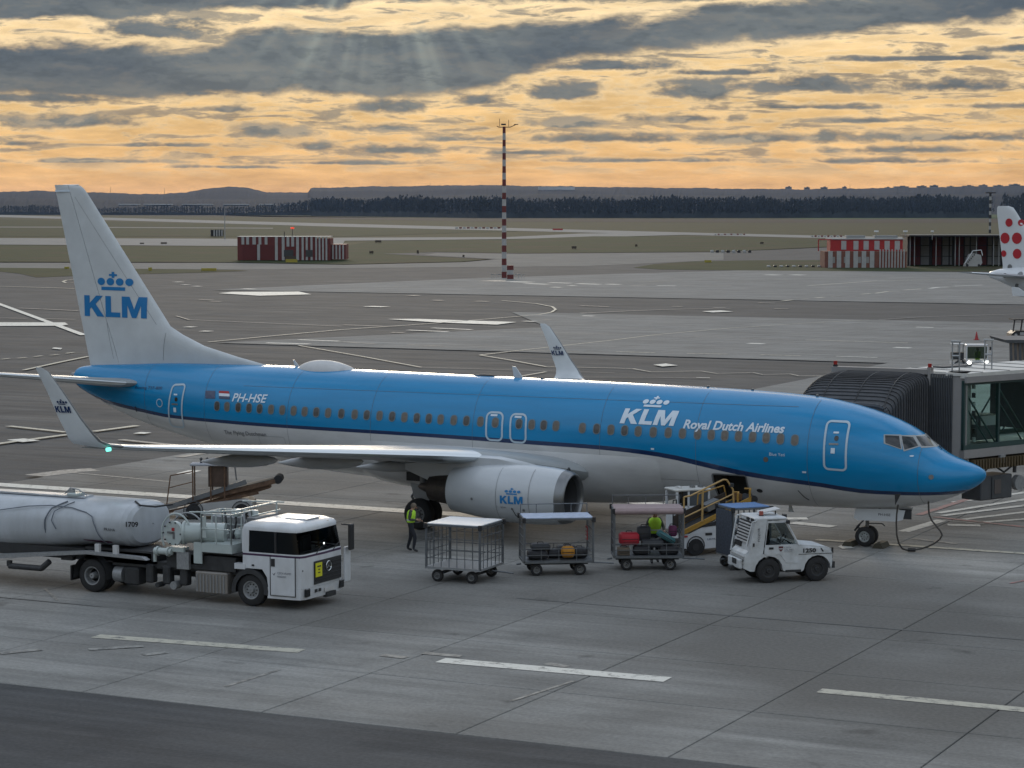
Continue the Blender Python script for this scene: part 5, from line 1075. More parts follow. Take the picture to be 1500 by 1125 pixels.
p = G(1430.5, 497); t = thing('traffic_cone', 'single red traffic cone standing on the far concrete', 'cone', (p.x, p.y, -.05)); MB().cyl((0, 0, .04), (0, 0, .72), .17, red, r2=.03, n=12).build('cone', red, t); MB().box((0, 0, .02), (.42, .42, .05), red).build('base', red, t, smooth=False)
# ------------------------------------------------------------------ passenger boarding bridge
bgrey = mat('bridge_grey', (.25, .24, .235), .55, var=.08, vscale=2)
bdark = mat('bridge_dark_grey', (.060, .064, .070), .6, var=.15, vscale=4)
bellow = mat('bellows_fabric', (.070, .072, .078), .75, var=.3, vscale=3)
hoodrib = mat('hood_rib_grey', (.035, .036, .04), .6)
roofw = mat('bridge_roof_white', (.52, .51, .48), .55, var=.15, vscale=1.5)
tglass = mat('green_glass', (.74, .90, .86), .04, trans=1., ior=1.12)
tframe = mat('green_dark_frame', (.020, .050, .048), .45)
BO = Vector((-2.1, 4.6, 0)); BA = R(66)
br = thing('passenger_boarding_bridge', 'grey glazed passenger boarding bridge with folded black hood against the nose of the blue airliner', 'jet bridge', tuple(BO), BA)
# glazed tunnel: x along the tunnel, -y is the visible side
def bb(name, c, d, m, **k): return MB().box(c, d, m).build(name, m, br, smooth=False, **k)
TL = 15.; TW = 3.0
bb('floor_beam', (TL/2, .0+TW/2, 2.78), (TL, TW+.2, .30), bgrey)
bb('roof', (TL/2, TW/2, 5.56), (TL, TW+.3, .18), roofw); bb('roof_fascia', (TL/2, -.12, 5.42), (TL, .10, .22), bgrey)
for i in range(8): bb('roof_seam', (.9+1.5*i, TW/2, 5.66), (.05, TW+.28, .03), bgrey)
for y, nm in ((0., 'near'), (TW, 'far')):
    for i in range(8):
        x0 = .08+1.9*i; x1 = x0+1.84
        bb('glass_panel', ((x0+x1)/2, y, 4.14), (x1-x0, .012, 2.32), tglass)
        bb('post', (x1+.03, y, 4.14), (.08, .12, 2.5), tframe)
    bb('post', (.04, y, 4.14), (.08, .12, 2.5), tframe)
    bb('lower_rail', (TL/2, y-.02 if y == 0 else y+.02, 3.02), (TL, .10, .17), tframe); bb('upper_rail', (TL/2, y-.02 if y == 0 else y+.02, 5.27), (TL, .10, .10), tframe)
for i in range(5):
    x0 = .1+1.9*i; MB().cyl((x0, .16, 5.2), (x0+1.9, .16, 3.1), .035, tframe, n=6).cyl((x0, .16, 4.7), (x0+1.5, .16, 3.1), .03, tframe, n=6).build('diagonal_brace', tframe, br)
    MB().cyl((x0, TW-.16, 3.1), (x0+1.9, TW-.16, 5.2), .035, tframe, n=6).build('diagonal_brace', tframe, br)
for i in range(7): MB().cyl((1.25-.01*i, .5, 3.1+.32*i), (1.25-.01*i, .5, 3.27+.32*i), .07, dark if i % 2 else dull_white, n=10).build('striped_post', None, br)
MB().box((2.8, 1.6, 3.5), (1.3, .9, .9), bdark, bev=.05).box((2.8, 1.1, 3.75), (.9, .05, .35), dull_white).build('inner_cabinet', bdark, br, smooth=False)
bb('tunnel_door_panel', (4.3, 1.4, 4.4), (.12, 1.6, 2.0), bdark)
for i in range(60): bb('underside_rib', (.1+.16*i, .6, 2.38-.10*(1 if i < 2 else 0)), (.07, 1.7, .36), mat('tan_rib', (.085, .060, .028), .7)) if i < 40 else None
bb('underside_tray', (3.3, .9, 2.40), (6.6, 1.5, .30), dark)
MB().tube([(.2, -.1, 2.60), (.2, -.1, 2.42), (5.5, -.1, 2.42), (5.5, -.1, 2.60)], .035, bgrey).tube([(.35, -.14, 2.28), (1.8, -.14, 2.40)], .04, galv).build('service_rail', bgrey, br)
bb('junction_box', (2.05, -.14, 2.50), (.28, .10, .30), galv)
MB().cyl((1.25, .2, 1.9), (1.25, .2, 2.65), .07, bdark).cyl((3.2, .2, 1.9), (3.2, .2, 2.65), .07, bdark).tube([(1.25, .2, 1.9), (1.9, .2, 2.3), (2.6, .2, 1.95), (3.4, .2, 2.3)], .035, bdark).build('hanger', bdark, br)
cbx = MB().box((1.95, .45, 1.47), (1.75, .9, .86), bdark, bev=.03).build('cable_cabinet', bdark, br, smooth=False)
MB().box((1.95, -.02, 1.47), (.60, .03, .76), mat('cabinet_door', (.05, .055, .06), .5)).box((1.95, -.045, 1.5), (.36, .02, .5), mat('cabinet_vent', (.09, .075, .07), .6)).build('cabinet_door', None, cbx, smooth=False)
MB().cyl((3.15, -.1, 1.55), (3.15, .1, 1.55), .28, galv, n=16).build('cable_reel', galv, br)
# lift columns and wheels out along the tunnel
for y in (.3, 2.7): MB().cyl((9.5, y, .4), (9.5, y, 2.7), .18, bgrey, n=12).build('lift_column', bgrey, br)
MB().box((9.5, 1.5, .75), (.5, 3.4, .35), bdark).build('wheel_carriage', bdark, br, smooth=False)
for y in (-.4, 3.4): MB().cyl((9.5, y-.15, .5), (9.5, y+.15, .5), .5, rubber, n=20).build('wheel', rubber, br)
# cab: smooth grey corner, ribbed roller curtain (world aligned pieces given in bridge frame)
MI = Matrix.Rotation(-BA, 4, 'Z') @ Matrix.Translation(-BO)
def wb(name, c, d, m, rot=0.):
    o = MB().box((0, 0, 0), d, m).build(name, m, br, smooth=False); o.matrix_basis = MI @ Matrix.Translation(c) @ Matrix.Rotation(rot, 4, 'Z'); return o
wb('cab_corner', (-2.28, 5.10, 4.05), (.50, .9, 3.0), bgrey, R(6))
wb('cab_corner_roof', (-2.4, 5.1, 5.60), (.75, 1.0, .10), roofw, R(6))
wb('cab_body', (-6.0, 5.6, 4.05), (1.9, 1.6, 2.9), bdark)
for i in range(14): wb('curtain_slat', (-3.30+.062*i, 4.62, 4.0), (.040, .10, 3.2), bdark)
wb('curtain_backing', (-2.95, 4.72, 4.0), (.95, .10, 3.2), mat('curtain_grey', (.085, .09, .10), .6))
wb('cab_roof', (-4.6, 5.7, 5.52), (4.2, 2.2, .10), roofw)
wb('roof_board', (-5.15, 4.75, 5.53), (3.6, .30, .44), bgrey); wb('roof_board_end', (-3.32, 4.75, 5.5), (.10, .4, .62), bgrey)
wb('cab_floor', (-5.0, 3.7, 2.55), (3.2, 2.4, .20), bgrey)
# hood: nested arches leaning down on the fuselage crown
def arch(y, w, zt, x0, n=16):
    pts = [(x0+w, max(y, 1.7), 2.7)]
    for i in range(n+1):
        a = math.pi*i/n; cx = x0+w/2; sx = math.copysign(abs(math.cos(a))**.32, math.cos(a)); sz = math.sin(a)**.32
        pts.append((cx+sx*w/2, y, zt-.75+.75*sz))
    pts.append((x0, y, 2.7)); return pts
prev = None; NR = 18
for i in range(NR):
    u = i/(NR-1); y = 4.55-3.15*u**.9; zt = 5.60-.06*u-1.02*u**2.6; x0 = -6.95-.32*u; w = 3.62-.05*u-.35*max(0, u-.6)
    for sgn, yy, k in ((0, y, 0), (1, y-.09, .06)):
        cur = [tuple(MI @ Vector(p)) for p in arch(yy, w-2*k, zt-k, x0+k)]
        if prev is not None:
            f = MB().grid([prev, cur], bellow).build('hood_fold', bellow, br, smooth=False)
        prev = cur
    cb = MB().tube([MI @ Vector(p) for p in arch(y, w+.03, zt+.02, x0-.015)], .022, hoodrib, n=5).build('hood_rib', hoodrib, br)
MB().tube([MI @ Vector(p) for p in arch(1.52, 3.3, 4.66, -7.2)], .10, bellow, n=8).build('hood_bumper', bellow, br)
for x in (-6.3, -5.1, -4.0): MB().tube([MI @ Vector((x, 4.55-3.15*u**.9, 5.63-.06*u-1.02*u**2.6)) for u in [i/8 for i in range(9)]], .02, dark, n=4).build('hood_strap', dark, br)
# roof rails and beacons
for x, y in ((-2.75, 5.5), (-1.95, 6.9)):
    for dx in (0, .26):
        MB().cyl(MI @ Vector((x+dx, y, 5.6)), MI @ Vector((x+dx, y, 6.72)), .028, galv, n=6).build('rail_post', galv, br)
    MB().tube([MI @ Vector((x, y, 6.2)), MI @ Vector((x+.26, y, 6.2))], .04, galv).tube([MI @ Vector((x-.04, y, 6.72)), MI @ Vector((x+.32, y, 6.72))], .05, dull_white).build('rail_head', galv, br)
bb('roof_tray', (2.3, 2.4, 5.68), (1.6, .5, .06), bdark)
bcn = mat('beacon_red', (.30, .015, .012), .3)
for x, y in ((-6.85, 4.75), (-3.35, 4.75)): MB().cyl(MI @ Vector((x, y, 5.72)), MI @ Vector((x, y, 5.82)), .09, dark, n=10).cyl(MI @ Vector((x, y, 5.82)), MI @ Vector((x, y, 5.95)), .07, bcn, n=10).build('beacon', bcn, br)
# second bridge head at the right edge, farther off
p = AT(1488, 541, 104); b2 = thing('passenger_boarding_bridge', 'dark pleated bridge hood at the right edge above the glazed bridge roof', 'jet bridge', (p.x, p.y, 0), -YAW)
k = 104/FPX; zt = CAM.z-(497-306)*k; x0 = -15*k
MB().prism([(x0-.1, zt), (6, zt), (6, zt-.12), (x0, zt-.14)], -.3, 3.2, bdark, axis='y').build('roof', bdark, b2, smooth=False)
for i in range(22):
    x = x0+.12+i*.2; MB().prism([(x, zt-.14), (x+.11, zt-.14), (x+.11+.10, 2.6), (x+.10, 2.6)], -.22, -.10, bellow, axis='y').build('hood_fold', bellow, b2, smooth=False)
MB().box((x0+3.2, 1.4, (zt+2.4)/2), (4.8, 2.8, zt-2.7), chassis).build('cab', chassis, b2, smooth=False)
MB().box((x0+2.6, 1.4, 2.45), (5, 3, .2), bdark).build('cab_floor', bdark, b2, smooth=False); MB().cyl((x0+2.6, 1.4, .1), (x0+2.6, 1.4, 2.4), .4, bgrey, n=14).build('support_column', bgrey, b2)
p = G(1496, 497); k = (p-CAM).dot(CF)/FPX; v2 = thing('loading_tractor', 'black open-framed vehicle half cut by the right edge above the second bridge', 'vehicle', (p.x, p.y, -.05), -YAW)
MB().prism([(-15*k, 3*k), (20*k, 3*k), (20*k, 13*k), (-9*k, 13*k), (-14*k, 9*k)], 0, 2.0, dark, axis='y').build('body', dark, v2, smooth=False)
for x in (-12, -1, 12): MB().cyl((x*k, .05, 12*k), ((x+2)*k, .05, 29*k), .07, dark, n=6).build('pillar', dark, v2)
MB().box((2*k, 1, 29.5*k), (28*k, 2.1, 1.4*k), dark).build('roof', dark, v2, smooth=False)
MB().cyl((-8*k, -.06, 7*k), (-8*k, 0, 7*k), 2.2*k, dull_white, n=12).build('headlight', dull_white, v2); MB().box((4*k, -.03, 9*k), (12*k, .04, 4*k), dull_white).build('plate', dull_white, v2, smooth=False)
for x in (-9, 12): MB().cyl((x*k, .1, 3*k), (x*k, .4, 3*k), 3.2*k, rubber, n=14).build('wheel', rubber, v2)
# ------------------------------------------------------------------ fuel truck
def vwheel(parent, c, r, w, hubm=galv, n=28, bolts=10, deep=.25, name='wheel'):
    o = MB().lathe([(-w/2, r*.56), (-w/2, r*.84), (-w*.40, r*.96), (-w*.2, r), (w*.2, r), (w*.40, r*.96), (w/2, r*.84), (w/2, r*.56)], c, (0, 1, 0), rubber, n).build(name, rubber, parent)
    h = MB(); x, y, z = c
    h.lathe([(-w*.52, .02), (-w*.52, r*.16), (-w*deep, r*.22), (-w*deep, r*.44), (-w*.46, r*.50), (-w*.48, r*.58), (w*.48, r*.58), (w*.45, r*.5), (w*.2, r*.4), (w*.2, .02)], c, (0, 1, 0), hubm, n)
    for k in range(bolts):
        a = 2*math.pi*k/bolts; h.cyl((x+math.cos(a)*r*.34, y-w*(deep+.06), z+math.sin(a)*r*.34), (x+math.cos(a)*r*.34, y-w*deep, z+math.sin(a)*r*.34), r*.045, dark, n=6)
    h.build('rim', hubm, o); return o
TR = Vector((-18.5, -18.5, 0))
ft = thing('fuel_tanker_truck', 'white airport fuel tanker truck with low glazed cab, parked left of the carts', 'truck', tuple(TR)); MB.org = TR
def tb(name, c, d, m, par=None, **k): return MB().box(c, d, m, **k).build(name, m, par or ft, smooth=False)
YN, YF = -19.70, -17.30
# cab shell: profile in (x, z) extruded across, nose slightly rounded in plan
def cabrow(z, xf, xr, inset=0.):
    yn, yf = YN+inset, YF-inset; c = .22
    return [(xr, yn, z), (xf-.30, yn, z), (xf-.10, yn+.05, z), (xf-.02, yn+.20, z), (xf+.02, (yn+yf)/2, z), (xf-.02, yf-.20, z), (xf-.10, yf-.05, z), (xf-.30, yf, z), (xr, yf, z)]
cab = MB(); mats_ = truckw
cab.grid([cabrow(.30, -14.46, -15.62), cabrow(.62, -14.42, -15.62)], truckw)      # bumper zone
cab.grid([cabrow(.62, -14.44, -15.60), cabrow(.90, -14.44, -15.64), cabrow(1.12, -14.44, -15.80)], truckw); cab.grid([cabrow(1.12, -14.44, -16.45), cabrow(1.50, -14.46, -16.45)], truckw, closed=True)
cab.box((-15.62, -18.5, .75), (.05, 2.3, .8), chassis)
cab.grid([cabrow(1.50, -14.46, -16.45), cabrow(1.56, -14.47, -16.45)], mat('cab_stripe', (.05, .02, .06), .4), closed=True)
cab.grid([cabrow(1.56, -14.47, -16.45), cabrow(1.60, -14.48, -16.45)], truckw, closed=True)
cab.grid([cabrow(2.22, -14.60, -16.45, .03), cabrow(2.30, -14.60, -16.45, .03), cabrow(2.38, -14.66, -16.42, .06), cabrow(2.46, -14.90, -16.30, .20), cabrow(2.475, -15.2, -16.0, .5)], truckw, closed=True)
cab.add(cabrow(2.475, -15.2, -16.0, .5), [tuple(range(9))], truckw)
cab.box((-16.43, -18.5, 1.92), (.10, 2.38, .66), truckw).box((-16.33, YN+.05, 1.92), (.16, .06, .66), truckw).box((-16.33, YF-.05, 1.92), (.16, .06, .66), truckw)
cb_ = cab.build('cab', truckw, ft, angle=45)
dg = mat('cab_glass', (.008, .010, .012), .10, spec=.22)
fg_ = mat('windscreen_glass', (.34, .38, .38), .04, trans=1., ior=1.08)
MB().grid([[(p[0]-.004, p[1], p[2]) for p in cabrow(z, xf, -16.25, ins)[2:7]] for z, xf, ins in ((1.60, -14.485, .0), (2.22, -14.605, .03))], fg_).build('windscreen', fg_, ft, angle=30)
tb('cab_floor', (-15.4, -18.5, 1.14), (1.8, 2.2, .05), chassis); tb('dashboard', (-14.72, -18.5, 1.52), (.30, 2.1, .16), chassis, bev=.03)
for y in (-19.1, -17.9): tb('seat', (-15.6, y, 1.50), (.14, .5, .75), bk_ := mat('seat_cloth', (.03, .032, .036), .9), bev=.05)
MB().lathe([(0, .19), (.02, .21), (.04, .19)], (-14.98, -17.95, 1.68), (-.6, 0, .8), dark, 20).cyl((-14.98, -17.95, 1.68), (-14.75, -17.95, 1.45), .03, dark).build('steering_wheel', dark, ft)
tb('cab_back_lining', (-16.30, -18.5, 1.85), (.04, 2.2, .8), mat('cab_lining', (.30, .31, .32), .8))
for i0, i1 in ((0, 3), (6, 9)): MB().grid([[(p[0]-.004, p[1]+(.012 if p[1] < -18.5 else -.012), p[2]) for p in cabrow(z, xf, -16.25, ins)[i0:i1]] for z, xf, ins in ((1.60, -14.485, .0), (2.22, -14.605, .03))], dg).build('cab_side_window', dg, ft, angle=30)
tb('window_post', (-15.35, YN+.008, 1.91), (.07, .02, .62), dark); tb('windscreen_glint', (-14.55, -18.35, 1.78), (.02, .05, .05), mat('glint', (.9, .9, .85), .2, emit=((1, 1, .95), 3.)))  # small glowing block imitates a glint in the windscreen
tb('roof_hatch', (-15.25, -18.35, 2.49), (.75, .75, .035), truckw, bev=.01)
tb('roof_marker', (-14.86, -18.9, 2.40), (.12, .10, .06), dark); tb('roof_marker', (-14.70, -17.9, 2.36), (.06, .10, .06), dark)
# door lines, handles, wheel arch
dr_ = tb('cab_door', (-15.10, YN-.008, .95), (.80, .02, 1.08), truckw, bev=.005)
for x in (-15.52, -14.68): tb('door_seam', (x, YN-.012, .97), (.012, .02, 1.16), dark)
tb('door_seam', (-15.10, YN-.012, .39), (.84, .02, .012), dark); tb('door_handle', (-15.42, YN-.02, 1.34), (.12, .03, .22), dark)
tb('fuel_filler', (-16.1, YN-.012, 1.22), (.07, .03, .05), dark)
text_on('door_lettering', 'CZECH AIRLINES', .085, lambda u, v: Vector((-15.28+u, YN-.022, 1.02+v)), mat('lettering_grey', (.10, .11, .14), .5), dr_, .46); text_on('door_lettering', 'HANDLING', .085, lambda u, v: Vector((-15.28+u, YN-.022, .92+v)), mat('lettering_grey', (0, 0, 0)), dr_, .30)
glyphs('door_emblem', [[(0, .9), (.5, .5), (1, 1), (.6, 0), (.45, .3)]], lambda u, v: Vector((-15.46+u*.12, YN-.022, .96+v*.1)), mat('lettering_grey', (0, 0, 0)), dr_, 0)
tb('arch_skirt', (-16.55, YN+.10, 1.16), (.36, .24, .16), truckw)
ar = MB(); n = 18
for ring, m_ in ((.62, chassis),):
    rows = []
    for yy_ in (YN-.01, YN+.42): rows.append([(-16.22+ring*math.cos(math.pi*i/n*1.12-.18), yy_, .48+ring*math.sin(math.pi*i/n*1.12-.18)) for i in range(n+1)])
    rows.append([(-16.22+(ring-.14)*math.cos(math.pi*i/n*1.12-.18), YN-.01, .48+(ring-.14)*math.sin(math.pi*i/n*1.12-.18)) for i in range(n+1)]); rows = [rows[1], rows[0], rows[2]]
    ar.grid(rows, chassis)
ar.build('wheel_arch', chassis, ft, angle=40)
# face of the cab
tb('grille', (-14.42, -18.35, 1.02), (.03, 1.50, .66), chassis)
for i in range(5): tb('grille_slat', (-14.40, -18.35, .80+.11*i), (.03, 1.44, .035), dark)
tb('warning_plate', (-14.375, -18.92, 1.10), (.02, .34, .40), mat('warning_yellow', (.62, .60, .02), .5))
for i, (w_, h_) in enumerate(((.20, .04), (.10, .03), (.12, .03))): tb('plate_marking', (-14.362, -18.92, 1.20-.09*i), (.004, w_, h_), dark)
em = MB(); em.lathe([(0, .14), (.02, .15), (.03, .14), (.02, .13)], (-14.40, -18.35, 1.14), (1, 0, 0), silver, 20)
for k in range(3):
    a = math.pi/2+k*2.0944; em.cyl((-14.385, -18.35, 1.14), (-14.385, -18.35+.13*math.cos(a), 1.14+.13*math.sin(a)), .012, silver, n=5)
em.build('grille_emblem', silver, ft)
for y in (-19.45, -17.55): tb('headlight', (-14.44, y, .50), (.06, .26, .24), glass, bev=.02)
for y in (-19.0, -18.8): tb('fog_lamp', (-14.42, y, .50), (.03, .12, .09), chassis)
tb('number_plate', (-14.40, -18.3, .46), (.02, .52, .11), whitep); tb('tow_bracket', (-14.45, -18.2, .30), (.14, .5, .14), chassis)
for y in (-18.95, -18.0): MB().tube([(-14.44, y, 1.56), (-14.47, y+.22, 1.66), (-14.53, y+.55, 1.74)], .012, dark).build('wiper', dark, ft)
for y, s in ((-16.95, 1), (-19.85, -1)):
    if s > 0: MB().box((-14.45, y, 1.80), (.08, .28, .78), dark, bev=.03).tube([(-14.6, y-.3, 2.2), (-14.45, y, 2.15)], .02, dark).build('mirror', dark, ft, smooth=False)
tb('far_cab_door', (-14.62, -16.90, .98), (.06, .34, 1.05), truckw, bev=.02)
for y in (YN+.20, YF-.20): vwheel(ft, (-16.22, y, .48), .48, .30)
for y in (YN+.22, YN+.56, YF-.56, YF-.22): vwheel(ft, (-21.84, y, .50), .50, .28, deep=-.2)
# chassis, tanks, skirts
MB().box((-19.2, -18.9, .72), (6.2, .12, .24), chassis).box((-19.2, -18.1, .72), (6.2, .12, .24), chassis).box((-18.9, -18.5, .95), (4.6, 1.9, .20), chassis).build('chassis_frame', chassis, ft, smooth=False)
tk_ = tb('side_tank', (-17.55, YN+.26, .60), (1.10, .52, .62), mat('ribbed_tank_metal', (.26, .24, .22), .5, metal=.5, var=.15), bev=.03)
for i in range(9): tb('tank_rib', (-18.02+.115*i, YN-.008, .58), (.03, .03, .52), galv, tk_)
tk2 = MB().lathe([(0, .02), (.02, .24), (.34, .24), (.36, .02)], (-21.15, YN+.35, .58), (1, 0, 0), galv, 16).build('air_tank', galv, ft)
tb('battery_box', (-20.45, YN+.35, .58), (.52, .50, .52), chassis, bev=.05)
for x in (-19.8, -19.2, -18.6): tb('underbody_valve', (x, YN+.25, .70), (.26, .30, .55), chassis, bev=.04)
MB().cyl((-18.9, YN+.05, .42), (-18.9, YN+.35, .42), .12, galv, n=12).cyl((-19.45, YN+.02, .40), (-19.45, YN+.35, .40), .08, chassis, n=10).build('pump_coupling', galv, ft)
n = 18; rows = []
for yy_ in (YN-.02, YN+.55): rows.append([(-21.84+.60*math.cos(math.pi*i/n*1.1-.15), yy_, .52+.62*math.sin(math.pi*i/n*1.1-.15)) for i in range(n+1)])
MB().grid(rows, chassis).build('mudguard', chassis, ft)
tb('mud_flap', (-22.55, YN+.30, .55), (.04, .6, .45), dark); tb('rear_lamp_bar', (-22.75, YN+.15, .98), (.42, .16, .14), chassis)
# hose pump deck behind the cab
eq = mat('equipment_pale_green', (.40, .45, .44), .35, coat=.2, var=.06, vscale=4)
fl_ = MB().lathe([(0, .01), (0, .34), (.04, .36), (.08, .34), (.08, .30), (1.25, .30), (1.28, .01)], (-18.62, YN+.18, 1.98), (.92, .39, 0), eq, 28)
flt = fl_.build('filter_vessel', eq, ft)
fd = Vector((.92, .39, 0)).normalized()
nrm = Vector((-.92, -.39, 0)).normalized()
# flange face looks towards -axis: bolts and stencils on it
fb_ = MB(); a_, b_ = frame(nrm)
c0 = Vector((-18.62, YN+.18, 1.98))+nrm*.01
for k in range(10):
    a = 2*math.pi*k/10; q = c0+(a_*math.cos(a)+b_*math.sin(a))*.32; fb_.cyl(q, q+nrm*.03, .022, dark, n=6)
fb_.build('flange_bolt', dark, flt, smooth=False)
pc = Vector((-18.80, YN-.02, 1.98)); disc = MB().cyl((-18.82, YN-.06, 1.98), (-18.80, YN+.06, 1.98), .36, eq, n=28).build('hose_reel_cover', eq, ft)
fb_ = MB()
for k in range(10):
    a = 2*math.pi*k/10; fb_.cyl((-18.82+.33*math.cos(a), YN-.09, 1.98+.33*math.sin(a)), (-18.82+.33*math.cos(a), YN-.05, 1.98+.33*math.sin(a)), .025, dark, n=6)
fb_.box((-18.9, YN-.075, 2.0), (.22, .02, .06), steel).box((-18.78, YN-.075, 1.92), (.07, .02, .2), steel).box((-18.80, YN-.08, 2.10), (.09, .02, .09), red).build('cover_fitting', None, disc, smooth=False)
MB().tube([(-18.82+.33*0-.52*math.cos(a), YN+.12, 1.92+.62*math.sin(a)) for a in [(-.6+3.3*i/22) for i in range(23)]], .028, eq, n=8).build('hoop_pipe', eq, ft)
MB().tube([(-18.82+.12-.58*math.cos(a), YN+.55, 1.92+.60*math.sin(a)) for a in [(-.3+3.0*i/18) for i in range(19)]], .025, galv, n=8).build('hoop_pipe', galv, ft)
tb('bracket', (-18.75, YN+.15, 1.50), (.50, .30, .14), eq); tb('bracket', (-18.55, YN+.10, 1.18), (.42, .14, .5), galv); tb('pump_housing', (-18.2, YN+.4, 1.25), (.5, .5, .5), steel, bev=.08)
MB().cyl((-19.5, YN+.0, 1.42), (-18.9, YN+.0, 1.42), .10, eq, n=14).cyl((-19.42, YN, 1.42), (-19.36, YN, 1.42), .14, eq, n=14).cyl((-19.05, YN, 1.42), (-18.99, YN, 1.42), .14, eq, n=14).cyl((-19.5, YN, 1.42), (-19.5, YN, 1.1), .05, eq, n=8).build('flanged_pipe', eq, ft)
# basket platform
tb('platform_tray', (-17.35, YN+.55, 1.62), (1.05, 1.1, .26), eq); tb('platform_panel', (-18.0, YN+.02, 1.45), (.28, .04, .62), eq); tb('platform_shield', (-17.80, YN+.02, 2.22), (.16, .03, .62), eq)
for (x0, y0, x1, y1) in ((-17.87, YN, -16.85, YN), (-16.85, YN, -16.85, YN+1.1), (-17.87, YN+1.1, -16.85, YN+1.1), (-17.87, YN, -17.87, YN+1.1)):
    MB().tube([(x0, y0, 1.75), (x0, y0, 2.62), (x1, y1, 2.62), (x1, y1, 1.75)], .024, eq).tube([(x0, y0, 2.18), (x1, y1, 2.18)], .02, eq).tube([((x0+x1)/2, (y0+y1)/2, 1.75), ((x0+x1)/2, (y0+y1)/2, 2.6)], .02, eq).build('guard_rail', eq, ft)
MB().tube([(-18.4, YN+.2, 2.60), (-17.8, YN, 2.66), (-16.75, YN+.1, 2.74), (-16.55, YF-.4, 2.80), (-16.55, YF, 2.75), (-18.0, YF, 2.70)], .026, eq).tube([(-16.7, YN+.9, 2.5), (-16.55, YF-.2, 2.55)], .024, eq).tube([(-16.55, YF-.4, 2.80), (-16.55, YF-.4, 2.45)], .024, eq).build('upper_guard_rail', eq, ft)
for x, y, z, r in ((-17.3, -18.7, 2.55, .16), (-16.9, -18.4, 2.50, .18), (-17.6, -18.9, 1.95, .15), (-17.1, -18.9, 1.98, .14)):
    MB().lathe([(0, .02), (.02, r*.7), (.12, r), (.24, r*.7), (.26, .02)], (x, y, z-.13), (0, 0, 1), eq, 14).build('valve_body', eq, ft)
for x in (-17.65, -17.3, -17.0, -16.8): MB().tube([(x, -18.9, 1.8), (x+.05, -18.8, 2.3), (x-.06, -18.7, 2.6)], .035, dark if x < -17.2 else galv, n=7).build('hose', dark, ft)
tb('control_cabinet', (-16.65, -18.3, 2.0), (.30, 1.3, .95), steel, bev=.02); tb('underdeck_box', (-18.0, YN+.9, 1.15), (2.4, 1.5, .42), chassis); tb('pump_deck', (-17.9, -18.5, 1.46), (2.9, 2.2, .06), chassis)
tb('rear_rack', (-17.9, YN+1.5, 2.0), (.9, .5, .8), galv, bev=.04)
# tank: oval barrel with a domed front end
tkm = mat('tank_paint', (.47, .50, .54), .36, coat=.12, vcol=(.33, .35, .37), var=.12, vscale=1.3, stretch=(1, 1, .35))
rows = []
def oval(x, ky, kz, zc=2.03): 
    r = []
    for j in range(40):
        a = 2*math.pi*j/40; c_, s_q = math.cos(a), math.sin(a)
        r.append((x, -18.5+1.22*ky*math.copysign(abs(c_)**.8, c_), zc+.70*kz*math.copysign(abs(s_q)**.85, s_q)))
    return r
for x, ky, kz in [(-34, .97, 1.17), (-33.8, 1, 1.2), (-25, 1, 1.2), (-23.4, 1, 1.12), (-22.2, 1, 1.0), (-20.72, 1, .98), (-20.68, .975, .955), (-20.58, .93, .92), (-20.48, .80, .80), (-20.42, .5, .5), (-20.40, .02, .02)]: rows.append(oval(x, ky, kz, 2.72-.70*max(1, kz) if x < -20.7 else 2.02))
tnk = MB().grid(rows, tkm, closed=True).build('tank', tkm, ft, angle=14)
for px_, lab in ((0, ''),):
    def on_t(u, v, x0):
        x = x0+u; z = 2.0+v; q = min(.98, abs(v-.03)/.70); c_ = (1-q**(2/.85))**(.8/2); return Vector((x, -18.5-1.22*c_-.014, z))
    P1 = [on_t(u, -.40-.012*u, -30.5) for u in np.linspace(0, 9.3, 40)]; P2 = [on_t(u, -.33-.012*u, -30.5) for u in np.linspace(0, 9.3, 40)]
    MB().grid([P1, P2], mat('tank_stripe', (.10, .03, .07), .4)).build('tank_stripe', None, tnk, smooth=False)
hz_ = mat('hose_grey', (.12, .14, .17), .6)
def arc(pts, r=.016):
    q = []
    for a, b in zip(pts[:-1], pts[1:]): q += [tuple(Vector(a)*(1-i/4)+Vector(b)*i/4) for i in range(4)]
    P = [on_t(u, v, 0)-Vector((0, .02, 0)) for u, v in q+[pts[-1]]]; MB().tube(P, r, hz_, n=6).build('hose', hz_, ft)
arc([(-25.8, .20), (-25.0, .33), (-24.2, .46), (-23.4, .52), (-22.6, .50), (-22.0, .40), (-21.75, .30), (-21.6, 0), (-21.45, -.45), (-21.35, -.60)])
arc([(-22.95, .64), (-23.3, .45), (-23.45, .1), (-23.48, -.4), (-23.5, -.62)], .024); arc([(-22.7, .64), (-23.15, .38), (-23.2, .1), (-23.05, -.15)]); arc([(-25.6, -.25), (-24.9, -.50), (-24.2, -.62)])
MB().box((-24.4, -18.7, 2.74), (3.6, .5, .05), tkm).build('catwalk', tkm, ft, smooth=False)
MB().box((-23.0, -18.8, 2.80), (.42, .4, .10), eq, bev=.03).cyl((-23.15, -18.8, 2.84), (-23.15, -18.8, 2.95), .10, galv, n=12).tube([(-23.4, -18.8, 2.8), (-23.2, -18.8, 2.98), (-22.9, -18.8, 2.95), (-22.6, -18.8, 2.8)], .02, galv).build('manhole_cover', eq, ft, smooth=False)
MB().tube([(-20.75, -18.9, 2.72), (-20.5, -19.0, 2.62), (-20.1, -18.8, 2.58), (-19.6, -18.6, 2.66)], .03, dark).build('hose', dark, ft)
text_on('fleet_number', '1709', .20, lambda u, v: Vector((-20.56+u*.62, YN+.02+u*.25+.02, 2.06+v)), dark, tnk, .56, bold=.008)
text_on('tank_lettering', 'PRAHA', .13, lambda u, v: on_t(u, v-.10, -21.3), dark, tnk, .40)
